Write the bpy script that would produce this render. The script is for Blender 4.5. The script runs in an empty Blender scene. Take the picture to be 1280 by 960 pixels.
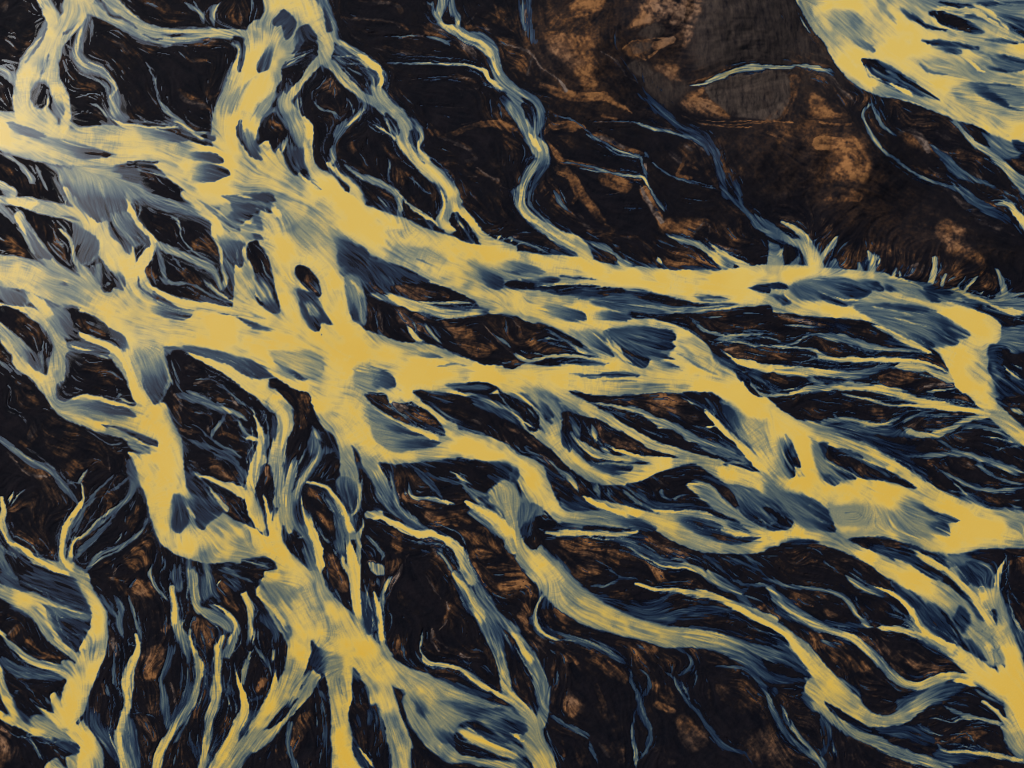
# Braided glacial river on a black sand plain, seen from the air
import numpy as np, math
# ---------------------------------------------------------------- field painter
X0, Y0, X1, Y1 = -30, -30, 1310, 990        # survey window, metres (1 m = 1 unit of the survey sheet)
W, H = X1 - X0, Y1 - Y0
rng = np.random.default_rng(7)

def blur(a, s):
    """three box passes, about a gaussian of sigma s"""
    r = max(1, int(round(s)))
    for _ in range(3):
        for ax in (0, 1):
            p = np.pad(a, [(r + 1, r) if k == ax else (0, 0) for k in (0, 1)], mode='edge')
            c = np.cumsum(p, axis=ax, dtype=np.float64)
            n = 2 * r + 1
            a = ((c[n:] - c[:-n]) if ax == 0 else (c[:, n:] - c[:, :-n])) / n
    return a.astype(np.float32)

def bil(a, x, y):
    x = np.clip(x, 0, a.shape[1] - 1.001); y = np.clip(y, 0, a.shape[0] - 1.001)
    i = x.astype(np.int32); j = y.astype(np.int32); fx = x - i; fy = y - j
    return (a[j, i] * (1 - fx) + a[j, i + 1] * fx) * (1 - fy) + (a[j + 1, i] * (1 - fx) + a[j + 1, i + 1] * fx) * fy

def value_noise(scale, seed, h=None, w=None):
    h = h or H; w = w or W
    r = np.random.default_rng(seed)
    g = r.random((int(h / scale) + 4, int(w / scale) + 4)).astype(np.float32)
    yy, xx = np.mgrid[0:h, 0:w].astype(np.float32)
    x = xx / scale + .5; y = yy / scale + .5
    i = x.astype(np.int32); j = y.astype(np.int32); fx = x - i; fy = y - j
    fx = fx * fx * (3 - 2 * fx); fy = fy * fy * (3 - 2 * fy)
    return (g[j, i] * (1 - fx) + g[j, i + 1] * fx) * (1 - fy) + (g[j + 1, i] * (1 - fx) + g[j + 1, i + 1] * fx) * fy

def fbm(scale, seed, oct=4, gain=.55):
    o = np.zeros((H, W), np.float32); a = 1; t = 0
    for k in range(oct):
        o += a * value_noise(max(scale / 2 ** k, 1.01), seed + k); t += a; a *= gain
    return o / t

def smooth(e0, e1, x):
    t = np.clip((x - e0) / (e1 - e0), 0, 1)
    return t * t * (3 - 2 * t)

def parse(txt):
    out = []; ox = oy = 0; s = 1
    for ln in txt.splitlines():
        ln = ln.strip()
        if not ln: continue
        if ln[0] == '@':
            ox, oy, s = [float(v) for v in ln[1:].split()]; continue
        head, pts = ln.split(':')
        h = head.split()
        code = h[0]
        P = []
        lw = 10; lt = None
        for p in pts.split():
            v = [float(q) for q in p.split(',')]
            if len(v) > 2: lw = v[2]
            lt = v[3] if len(v) > 3 else lt
            P.append((ox + v[0] / s, oy + v[1] / s, lw / s, v[3] if len(v) > 3 else -1))
        tone = float(h[1])
        if code == 'F':
            a = [float(q) for q in h[2].split(',')]; b = [float(q) for q in h[3].split(',')]
            ext = (ox + a[0] / s, oy + a[1] / s, ox + b[0] / s, oy + b[1] / s)
        else:
            ext = float(h[2]) / s
        P = np.array(P, np.float32)
        if code not in 'FPKNG':
            t = P[:, 3].copy()
            have = t >= 0
            if have.any():
                # unset points before the first set one take the stroke's tone
                idx = np.arange(len(t)); t2 = t.copy()
                if not have[0]: t2[0] = tone; have[0] = True
                t = np.interp(idx, idx[have], t2[have])
            else: t[:] = tone
            P[:, 3] = t
        out.append((code, tone, ext, P))
    return out

def spline(P, closed=False, step=3.0):
    n = len(P); res = []
    m = n if closed else n - 1
    for k in range(m):
        if closed: a, b, c, d = P[(k - 1) % n], P[k], P[(k + 1) % n], P[(k + 2) % n]
        else:
            b, c = P[k], P[k + 1]
            a = P[k - 1] if k else 2 * b - c
            d = P[k + 2] if k + 2 < n else 2 * c - b
        L = math.hypot(c[0] - b[0], c[1] - b[1]); q = max(2, int(L / step))
        # centripetal-like tension keeps corners from overshooting
        for u in np.arange(q) / q:
            tn = .42
            m1 = tn * (c - a); m2 = tn * (d - b)
            lim = 1.2 * L + 1e-3
            for mm in (m1, m2):
                l = math.hypot(mm[0], mm[1])
                if l > lim: mm *= lim / l
            u2 = u * u; u3 = u2 * u
            res.append((2*u3 - 3*u2 + 1) * b + (u3 - 2*u2 + u) * m1 + (-2*u3 + 3*u2) * c + (u3 - u2) * m2)
    if not closed: res.append(P[-1])
    return np.array(res, np.float32)

def paint(items):
    T = np.zeros((H, W), np.float32); TS = np.zeros((H, W), np.float32)
    B = np.zeros((H, W), np.float32)          # brown silt
    G = np.zeros((H, W), np.float32)          # grey gravel
    MV = np.zeros((H, W), np.float32)         # greyer silt
    U = np.zeros((H, W), np.float32); V = np.zeros((H, W), np.float32); FW = np.full((H, W), 1e-4, np.float32)
    yy, xx = np.mgrid[0:H, 0:W].astype(np.float32)
    wx = (fbm(20, 11, 4) - .5) * 4.5 + (value_noise(3, 15) - .5) * 1.3
    wy = (fbm(20, 21, 4) - .5) * 4.5 + (value_noise(3, 25) - .5) * 1.3
    SIDE = fbm(70, 141, 2)
    XX = xx + X0 + wx; YY = yy + Y0 + wy

    def win(x0, y0, x1, y1, pad):
        a = int(max(0, math.floor(x0 - pad - X0))); b = int(min(W, math.ceil(x1 + pad - X0)))
        c = int(max(0, math.floor(y0 - pad - Y0))); d = int(min(H, math.ceil(y1 + pad - Y0)))
        return (slice(c, d), slice(a, b)) if b > a and d > c else None

    def stroke(P, soft, flow_r, thread=False):
        S = spline(P)
        hw = np.maximum(S[:, 2] * .5, .35)
        if thread:
            # threads swell and thin along their way and run out to nothing where they do not meet other water
            n = len(S); L = np.concatenate([[0], np.cumsum(np.hypot(np.diff(S[:, 0]), np.diff(S[:, 1])))])
            ph = (P[0, 0] * 12.9898 + P[0, 1] * 78.233) % 6.283
            hw = hw * (.8 if P[:, 2].max() < 4 else 1.) * (1 + .16 * np.sin(L / 7.3 + ph) + .14 * np.sin(L / 3.1 + 2 * ph))
            for e, d in ((0, L), (n - 1, L[-1] - L)):
                i = int(np.clip(S[e, 0] - X0, 0, W - 1)); j = int(np.clip(S[e, 1] - Y0, 0, H - 1))
                if T[j, i] < .45: hw = hw * (.12 + .88 * smooth(0, min(14., .4 * L[-1] + 1), d))
            hw = np.maximum(hw, .22).astype(np.float32)
        pad = hw.max() + soft + flow_r + 6
        w = win(S[:, 0].min(), S[:, 1].min(), S[:, 0].max(), S[:, 1].max(), pad)
        if w is None: return None
        X = XX[w]; Y = YY[w]
        q = np.full(X.shape, 1e3, np.float32); tt = np.zeros_like(q); uu = np.zeros_like(q); vv = np.zeros_like(q); rr = np.zeros_like(q)
        ya, xa = w[0].start + Y0, w[1].start + X0
        for k in range(len(S) - 1):
            ax_, ay_ = S[k, :2]; bx, by = S[k + 1, :2]
            p2 = max(hw[k], hw[k + 1]) + soft + flow_r + 5
            i0 = max(0, int(min(ax_, bx) - p2 - xa)); i1 = int(max(ax_, bx) + p2 - xa) + 2
            j0 = max(0, int(min(ay_, by) - p2 - ya)); j1 = int(max(ay_, by) + p2 - ya) + 2
            sl = (slice(j0, j1), slice(i0, i1))
            x = X[sl]; y = Y[sl]
            if not x.size: continue
            dx, dy = bx - ax_, by - ay_; L2 = dx * dx + dy * dy + 1e-9
            u = np.clip(((x - ax_) * dx + (y - ay_) * dy) / L2, 0, 1)
            h_ = hw[k] + u * (hw[k + 1] - hw[k])
            d0 = np.hypot(x - ax_ - u * dx, y - ay_ - u * dy); d = d0 - h_
            sgn = np.sign((x - ax_) * dy - (y - ay_) * dx)
            m = d < q[sl]
            q[sl] = np.where(m, d, q[sl])
            tt[sl] = np.where(m, S[k, 3] + u * (S[k + 1, 3] - S[k, 3]), tt[sl])
            L = math.sqrt(L2)
            rr[sl] = np.where(m, sgn * d0 / (h_ + .01), rr[sl])
            uu[sl] = np.where(m, dx / L, uu[sl]); vv[sl] = np.where(m, dy / L, vv[sl])
        if thread is not None:
            r_ = np.clip(np.abs(rr), 0, 1.2); side = SIDE[w] - .5
            A = np.clip(.09 + 1.3 * side * np.sign(rr), .02, .42) * (1 if hw.max() > 2.0 else .4)
            tt = tt * (1 - A * r_ ** 2.2)
        return w, q, tt, uu, vv

    def endfade(P, w):
        # a thread of silt mixes into the water it leaves and joins
        f = np.ones(XX[w].shape, np.float32)
        L = np.hypot(np.diff(P[:, 0]), np.diff(P[:, 1])).sum()
        for e in (0, -1):
            r = min(P[:, 2].max() * .9 + 4, .35 * L + 1)
            f *= .45 + .55 * smooth(0, r, np.hypot(XX[w] - P[e, 0], YY[w] - P[e, 1]))
        return f

    def poly(P, soft):
        S = spline(P, closed=True)
        pad = soft + 6
        w = win(S[:, 0].min(), S[:, 1].min(), S[:, 0].max(), S[:, 1].max(), pad)
        if w is None: return None
        X = XX[w]; Y = YY[w]
        d2 = np.full(X.shape, 1e9, np.float32); ins = np.zeros(X.shape, bool)
        tu = np.zeros_like(d2); tv = np.zeros_like(d2)
        n = len(S)
        for k in range(n):
            ax_, ay_ = S[k, :2]; bx, by = S[(k + 1) % n, :2]
            dx, dy = bx - ax_, by - ay_; L2 = dx * dx + dy * dy + 1e-9
            u = np.clip(((X - ax_) * dx + (Y - ay_) * dy) / L2, 0, 1)
            e2 = (X - ax_ - u * dx) ** 2 + (Y - ay_ - u * dy) ** 2
            m = e2 < d2; d2 = np.where(m, e2, d2); L = math.sqrt(L2)
            tu = np.where(m, dx / L, tu); tv = np.where(m, dy / L, tv)
            if ay_ != by:
                c = ((ay_ > Y) != (by > Y)) & (X < (bx - ax_) * (Y - ay_) / (by - ay_) + ax_)
                ins ^= c
        d = np.sqrt(d2)
        return w, np.where(ins, -d, d), tu, tv

    def flow(w, q, uu, vv, r, weight):
        g = np.exp(-np.maximum(q, 0) ** 2 / (2 * r * r)) * weight * (q < 900)
        U[w] += g * uu; V[w] += g * vv; FW[w] += g

    # companions: hair-thin strands that leave and rejoin each stream
    r = np.random.default_rng(23)
    extra = []
    for code, tone, ext, P in list(items):
        if code not in 'sS' or len(P) < 2: continue
        wmax = float(P[:, 2].max()); L = float(np.hypot(np.diff(P[:, 0]), np.diff(P[:, 1])).sum())
        if wmax > 16 or L < 14: continue
        S = spline(P, step=5.0); n = len(S)
        if n < 5: continue
        tx = np.gradient(S[:, 0]); ty = np.gradient(S[:, 1]); l = np.hypot(tx, ty) + 1e-6; nx, ny = -ty / l, tx / l
        for q in range(int(min(4, 1 + L / 45))):
            a = r.integers(0, max(1, n - 4)); b = min(n, a + int(r.integers(4, max(5, n))) )
            u = np.linspace(0, 1, b - a)
            sd = r.choice((-1, 1)); o = sd * (wmax * .5 + r.uniform(.8, 3.5)) * (np.sin(np.pi * np.clip(u * r.uniform(.6, 1.15) + r.uniform(-.1, .3), 0, 1)) + .25) + sd * r.uniform(0, .12) * L * (1 - u) ** 2 * r.random()
            o = o + np.sin(u * r.uniform(4, 14) + r.uniform(0, 6)) * .7
            Q = np.stack([S[a:b, 0] + nx[a:b] * o, S[a:b, 1] + ny[a:b] * o, np.full(b - a, r.uniform(.5, 1.3)), np.full(b - a, min(.62, max(.3, float(S[a:b, 3].mean()) * r.uniform(.55, .85))))], 1).astype(np.float32)
            extra.append(('S', .5, .35, Q[::2] if len(Q) > 5 else Q))
    items = list(items) + extra
    banks = []
    for layer in (0, 1, 2, 3):
        for code, tone, ext, P in items:
            lay = {'n': 0, 'N': 0, 'G': 0, 'm': 0, 's': 1, 'P': 1, 'k': 2, 'K': 2, 'F': 2, 'S': 3}[code]
            if lay != layer: continue
            if code in 'sSknm':
                soft = max(.45, ext * .75)
                r = stroke(P, soft, 8, (code == 'S' and P[:, 2].max() < 12) if code in 'sS' else None)
                if r is None: continue
                w, q, tt, uu, vv = r
                a = 1 - smooth(-soft, soft, q)
                if code == 'S':
                    tt = tt * endfade(P, w)
                    TS[w] = np.maximum(TS[w], tt * a)
                if code in 'sS':
                    T[w] = np.maximum(T[w], tt * a); flow(w, q, uu, vv, 7, 1.0)
                elif code == 'k':
                    T[w] = T[w] * (1 - a) + tt * a; flow(w, q, uu, vv, 5, 1.0)
                else:
                    B[w] = np.maximum(B[w], tt * a); flow(w, q, uu, vv, 6, .25)
                    if code == 'm': MV[w] = np.maximum(MV[w], smooth(0, .4, a))
            elif code in 'PKNG':
                soft = max(.5, ext * .8)
                r = poly(P, soft)
                if r is None: continue
                w, q, tu, tv = r
                if code == 'K' and tone >= .55: soft *= 2.2
                if code == 'N': soft = max(soft, 2.5)
                if code == 'N' and P[:, 1].mean() < 345 and P[:, 0].mean() > 640: soft = max(soft * 2.6, 5.5)
                a = 1 - smooth(-soft, soft, q)
                if ext < 4 and (code == 'P' or code == 'K' and tone < .5): banks.append((w, q, tu, tv, ext))
                if code == 'P': T[w] = np.maximum(T[w], tone * a)
                elif code == 'K': T[w] = T[w] * (1 - a) + tone * a
                elif code == 'N': B[w] = np.maximum(B[w], tone * a)
                else: G[w] = np.maximum(G[w], tone * a)
            elif code == 'F':
                s = 4.0
                r = poly(P, 1.5)
                if r is None: continue
                w, q, tu, tv = r
                # window origin shift only matters for the field, the axis is in sheet units
                ax_, ay_, bx, by = ext
                tone = max(tone, .25)
                dx, dy = bx - ax_, by - ay_; L = math.hypot(dx, dy)
                g = ((XX[w] - ax_) * dx + (YY[w] - ay_) * dy) / (L * L)
                fade = np.clip(1 - np.clip(g, 0, 1) ** 1.3, 0, 1)
                fade = .5 * fade + .5 * fade * fade * (3 - 2 * fade)
                # sharp only at the crest, soft along the flanks further up
                sf = .4 + 1.8 * np.clip(g, 0, 1)
                a = (1 - smooth(-1.6 * sf, .4 * sf, q)) * fade
                T[w] = T[w] * (1 - a) + tone * a
                flow(w, q, np.full(q.shape, -dx / L), np.full(q.shape, -dy / L), 5, 1.6)
    # streaks run along the banks of the broad sheets of water, downstream
    cu, cv = flowfield(U, V, FW)
    for w, q, tu, tv, e in banks:
        sg = np.sign(tu * cu[w] + tv * cv[w])
        flow(w, q, 0, 0, 1, 0)
        g = np.exp(-q ** 2 / (2 * 5.0 ** 2)) * .9
        U[w] += g * tu * sg; V[w] += g * tv * sg; FW[w] += g
    return T, TS, B, G, MV, U, V, FW

def fix_axes(items, txt):
    return items

def flowfield(U, V, FW):
    # sharp where painted, spreading outwards where not
    u = U.copy(); v = V.copy(); w = FW.copy()
    du, dv = .93, .37
    u += .002 * du; v += .002 * dv; w += .002
    for s, g in ((4, .35), (12, .12), (36, .04)):
        u += g * blur(U, s); v += g * blur(V, s); w += g * blur(FW, s)
    u = blur(u, 2); v = blur(v, 2)
    l = np.hypot(u, v) + 1e-6
    return u / l, v / l

def lic(noise, u, v, n, step=1.0, both=True):
    yy, xx = np.mgrid[0:H, 0:W].astype(np.float32)
    acc = noise.copy(); cnt = 1.0
    for sg in ((1, -1) if both else (1,)):
        x = xx.copy(); y = yy.copy()
        for k in range(n):
            i = np.clip(x + .5, 0, W - 1).astype(np.int32); j = np.clip(y + .5, 0, H - 1).astype(np.int32)
            x += sg * step * u[j, i]; y += sg * step * v[j, i]
            wgt = 1 - k / n
            acc += wgt * bil(noise, x, y); cnt += 0 if False else wgt
    return acc / cnt

def norm(a):
    a = a - a.mean(); return a / (a.std() + 1e-9)

def compose(txt):
    items = parse(txt)
    T, TS, B, G, MV, U, V, FW = paint(items)
    u, v = flowfield(U, V, FW)
    r = np.random.default_rng(3)
    n1 = r.random((H, W)).astype(np.float32)
    L1 = norm(lic(n1, u, v, 18))                                # hair-fine streaks
    L2 = norm(lic(value_noise(2.6, 31), u, v, 42, 1.3))         # broad streaks
    L3 = norm(lic(value_noise(6, 41), u, v, 50, 2.0))
    # where the flow field turns on itself the streaks are left out
    coh = smooth(.62, .95, np.hypot(blur(u, 7), blur(v, 7)))
    L1 = L1 * (.25 + .75 * coh); L2 = L2 * coh; L3 = L3 * coh
    # shallow margins: the water thins towards its banks, here more and there less
    n60 = fbm(60, 51, 3); n30 = fbm(34, 61, 3)
    broad = smooth(.38, .62, blur(T, 7))
    m0 = smooth(.48, .62, fbm(44, 55, 3)) * .5 * (.3 + .7 * broad)
    T1 = T * (1 - m0) + m0 * (.5 * blur(T, 2) + .5 * blur(T, 4))
    m1 = smooth(.42, .56, n60) * .65 * broad
    m2 = smooth(.42, .6, n30) * .55 * broad
    T1 = T1 * (1 - m1) + m1 * np.minimum(T1, blur(T, 5) * 1.03)
    T1 = T1 * (1 - m2) + m2 * np.minimum(T1, blur(T1, 12) * 1.06)
    # drag the water's edge along the flow by an amount that is even along each streak: feathered ends
    gy, gx = np.gradient(blur(T, 1))
    cross = np.abs(gx * u + gy * v)
    hard = smooth(.02, .07, blur(cross, 3) * 1.6)
    off = (1.2 * L1 + 1.5 * L2 + 1.6 * L3) * (1 - .95 * hard)
    yy, xx = np.mgrid[0:H, 0:W].astype(np.float32)
    x = xx.copy(); y = yy.copy()
    for k in range(5):
        i = np.clip(x + .5, 0, W - 1).astype(np.int32); j = np.clip(y + .5, 0, H - 1).astype(np.int32)
        x += off / 5 * u[j, i]; y += off / 5 * v[j, i]
    T2 = bil(T1, x, y)
    wetm = smooth(.44, .6, fbm(40, 161, 3))
    T2 = np.maximum(T2, wetm * (.46 * blur(T, 6) + .10 * blur(T, 14)) * (1 + .25 * L1 + .35 * L2))
    # silt load: clouds of thicker and thinner silt in the broad water
    cl = fbm(46, 71, 4) - .5; c2 = L3 * .016 + L2 * .012 + L1 * .008
    sheet = smooth(.6, .95, T2)
    T2 = T2 + sheet * (np.minimum(cl * .85 - .05, .035) + c2)
    mid = smooth(.04, .3, T2) * (1 - smooth(.74, .97, T2))
    thin = 1 - smooth(.35, .6, blur(T, 9))
    T3 = T2 + mid * ((.020 + .025 * thin) * L1 + .014 * L2 + .016 * L3)
    # rills: thin threads of water near wet ground
    near = smooth(.03, .22, blur(T, 13)) * (1 - smooth(.02, .16, T2))
    th = smooth(.85, 2.2, L1 * .85 + L2 * .75)
    T3 = np.maximum(T3, near * th * .47)
    tsm = TS * (1 + (.05 + .20 * (1 - smooth(.5, .95, TS))) * (.6 * L1 + .6 * L2))
    T3 = np.maximum(T3, tsm)
    # the bars: silt and black sand combed into curling threads
    prox = smooth(.015, .12, blur(T, 22))
    turn = (fbm(30, 81, 3) - .5) * 2.3 * prox * (1 - smooth(.02, .5, blur(T, 3)))
    ug = u * np.cos(turn) - v * np.sin(turn); vg = u * np.sin(turn) + v * np.cos(turn)
    G1 = norm(lic(r.random((H, W)).astype(np.float32), ug, vg, 9))
    G2 = norm(lic(value_noise(2.4, 91), ug, vg, 16))
    G3 = norm(lic(value_noise(5, 95), ug, vg, 22, 1.4))
    patch = norm(fbm(56, 101, 3))
    p2 = norm(fbm(20, 111, 4)); p3 = norm(value_noise(7, 121) + .6 * value_noise(3, 122))
    k = .25 + .75 * prox
    p4 = norm(value_noise(2.2, 131) + .7 * value_noise(4.5, 132))
    br = k * (.42 * G1 + .48 * G2 + .5 * G3) + .22 * p4 + .42 * patch + .34 * p2 + .25 * p3 + 2.3 * (B - .3)
    B3 = np.clip((br + .75 + .45 * prox) / 4.2, 0, 1) ** 1.5 * (.5 + .5 * smooth(0, .5, B + .3 * prox))
    yy2, xx2 = np.mgrid[0:H, 0:W].astype(np.float32)
    hill = (1 - prox) * smooth(600 - X0, 700 - X0, xx2) * (1 - smooth(320 - Y0, 370 - Y0, yy2))
    Bh = np.clip(B * (.92 + .16 * p2 + .12 * p3 + .10 * p4 + .12 * G2), 0, 1)
    B3 = B3 * (1 - hill) + hill * Bh
    th2 = smooth(1.5, 2.6, .8 * G1 + .8 * G2 + .3 * G3) * prox * (1 - smooth(.05, .3, T3))
    T3 = np.maximum(T3, th2 * .40)
    k = np.array([.12, .76, .12], np.float32)
    for ax in (0, 1):
        p = np.pad(T3, [(1, 1) if q == ax else (0, 0) for q in (0, 1)], mode='edge')
        T3 = (p[:-2] * k[0] + p[1:-1] * k[1] + p[2:] * k[2]) if ax == 0 else (p[:, :-2] * k[0] + p[:, 1:-1] * k[1] + p[:, 2:] * k[2])
    T3 = T3 + .3 * (T3 - blur(T3, 2)) * smooth(.02, .15, T3)
    L0 = norm(lic(r.random((H, W)).astype(np.float32), u, v, 10)) * (.3 + .7 * coh)
    T3 = T3 + (.026 + .036 * thin) * L0 * smooth(.08, .3, T3) * (1 - smooth(.78, .98, T3)) + .010 * L0 * smooth(.7, .9, T3)
    XR = norm(lic(r.random((H, W)).astype(np.float32), -v, u, 5)); X2 = norm(lic(value_noise(2.5, 171), -v, u, 9))
    rip = smooth(.5, .66, fbm(50, 181, 3)) * smooth(.55, .85, T3)
    T3 = T3 + coh * rip * (.016 * XR + .014 * X2) + .006 * XR * smooth(.6, .9, T3)
    lo = np.clip(T3 / .82, 0, 1)
    T3 = np.where(T3 < .82, .82 * lo ** 1.22, T3)
    return dict(B0=blur(B, 1), T=np.clip(T3, 0, 1), T0=T, B=np.clip(B3, 0, 1), G=G, MV=MV, u=u, v=v, L1=L1, L2=L2, L3=L3, G1=G1, G2=G2, G3=G3)

DEBUG = False
EXPOSURE = 0.78
RAMP = [(0, (8, 10, 20)), (.12, (11, 17, 33)), (.25, (22, 35, 55)), (.4, (46, 63, 78)), (.55, (86, 98, 94)), (.68, (132, 130, 98)), (.8, (182, 160, 92)), (.92, (217, 181, 82)), (1.0, (222, 178, 68))]
RAMP_HAZE = [(0, (8, 10, 20)), (.12, (11, 18, 36)), (.25, (24, 39, 61)), (.4, (54, 74, 91)), (.55, (98, 112, 111)), (.68, (148, 148, 119)), (.8, (196, 177, 118)), (.92, (224, 195, 112)), (1.0, (226, 192, 96))]  # paler ramp with haze and sky reflection put into the water colour
HILLS = [(915, 20, 70, 95, 26), (740, 60, 60, 70, 14), (825, 20, 60, 60, 18), (1075, 205, 60, 70, 20), (985, 190, 90, 60, 18), (935, 118, 60, 34, 10), (1190, 320, 70, 60, 12)]
LABELS = [
 (1042, 764, 'long brown-flecked bar between blue streams left of the lower right yellow junction'),
 (529, 753, 'broad almost black bar between the lower main channel and a long grey-yellow stream'),
 (805, 730, 'brown-combed bar crossed by thin creeks above the long diagonal yellow channel'),
 (203, 93, 'large black bar at the upper left ringed by a looping pale stream'),
 (558, 396, 'long bar with bright brown patches in the middle of the main yellow channels'),
 (264, 540, 'brown-streaked bar full of grey threads beside the tall yellow bend at left'),
 (983, 428, 'wide dark bar striped by pale threads under the upper main channel at right'),
 (454, 182, 'black bar with brown knots between two thin streams above the widest channel'),
 (305, 809, 'narrow brown strip between parallel streams left of the lower main channel'),
 (641, 553, 'dark slanting bar with grey rock flecks just below the central channel'),
 (865, 619, 'dark bar with blue feathered water and a pale olive plume right of centre'),
 (114, 451, 'blocky dark bar boxed in by yellow channels at the left edge'),
 (384, 545, 'dark hooked bar below the central junction with brown along its top'),
 (851, 515, 'brown-topped bar with a slate-blue stream along it under the main channel'),
 (225, 289, 'black bar with a brown knot between pale threads near the upper left fan'),
 (105, 113, 'small dark bar in the fork of the upper left yellow channel'),
 (410, 677, 'narrow brown combed bar hugging the right side of the lower main channel'),
 (752, 551, 'dark pocket bar with a brown patch inside the curve of a yellow channel'),
 (230, 349, 'dark bar with a blue stream across it above the left main channel'),
 (1147, 482, 'dark bar with one orange-brown tip beside the right hand yellow channel'),
 (728, 363, 'thin dark sliver of a bar in slate-blue shallows under the upper channel'),
 (40, 867, 'black bar with a brown left end in the bottom left corner'),
 (350, 176, 'small dark bar with a brown spot in the split of the upper channel'),
 (1076, 584, 'spindle-shaped dark bar with a fine ribbed crest in the right main channel'),
]
STREAMS = [
 ('river', 'wide pale yellow river with slate-blue streaks crossing the top right corner', [(980,-200),(1003,20),(1035,70),(1075,114),(1140,146),(1195,178),(1240,238),(1256,262),(1262,300),(1290,335),(1500,335),(1500,-200)]),
 ('stream', 'narrow grey-blue stream with a yellow heart winding down the top centre to the main river', [(530,-160),(600,-160),(660,80),(700,150),(714,185),(700,230),(690,260),(745,318),(735,326),(700,310),(645,280),(630,240),(650,190),(610,130),(545,60)]),
 ('stream', 'deep blue creek running down the black slope below the brown hill', [(755,20),(790,60),(850,120),(910,175),(948,250),(968,275),(1000,292),(985,305),(950,288),(922,260),(888,200),(815,140),(770,90)]),
 ('stream', 'pale grey dry streambed curving over the dark stippled mound', [(850,100),(905,78),(985,74),(1052,90),(1050,106),(985,95),(930,97),(862,116)]),
 ('stream', 'thin blue creek below the top right river passing the rust-brown slope', [(1066,112),(1095,116),(1130,162),(1200,212),(1262,246),(1258,262),(1200,258),(1140,224),(1092,194),(1066,150)]),
 ('stream', 'dark blue creek with a pale hooked bend splitting in two near the bottom edge', [(660,735),(698,733),(692,770),(720,793),(800,830),(822,860),(820,975),(788,975),(783,900),(778,842),(700,808),(663,790)]),
 ('stream', 'dark blue forked creek trickling across brown ground at the bottom edge', [(838,800),(872,813),(870,850),(900,898),(945,945),(952,985),(925,985),(868,902),(828,870),(812,843),(840,843),(858,830)]),
 ('stream', 'straight slate-blue creek crossing the black sand to a yellow branching stream at the left edge', [(-200,520),(0,540),(20,558),(62,586),(84,603),(104,608),(102,633),(90,632),(58,604),(0,566),(-200,560)]),
]
MOSS = [
 ('large rust-brown moss patch at the top edge between the dark gully and the grey flank', [(780,40),(800,-60),(868,-60),(866,15),(850,34),(800,32)]),
 ('stippled rust-brown moss strip along the left side of the grey flank', [(866,-60),(880,-60),(880,14),(866,60),(848,62),(854,30)]),
 ('rust-brown moss wedge left of the grey stippled mound under the dry streambed', [(846,131),(862,118),(880,108),(886,118),(892,134),(912,147),(880,149),(856,141)]),
 ('small square rust-brown moss patch right of the grey stippled mound', [(1008,128),(1018,112),(1045,132),(1062,147),(1036,150),(1008,150)]),
 ('largest rust-brown moss patch, on the slope left of the thin blue creek', [(1020,170),(1080,170),(1092,190),(1094,215),(1080,236),(1036,232),(1036,205),(1020,190)]),
 ('broad faded brown moss patch on the slope between the grey stream and the dark gully', [(670,40),(735,34),(748,60),(748,100),(730,112),(700,86),(676,60)]),
 ('ragged rust-brown moss patch on the black slope above the small rills of the right bank', [(1170,285),(1186,272),(1206,285),(1212,305),(1236,330),(1232,336),(1200,322),(1180,315)]),
 ('bright brown moss slab on black ground, a pale stream along its lower edge', [(824,285),(836,272),(886,276),(882,290),(866,298),(832,294)]),
]

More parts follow.
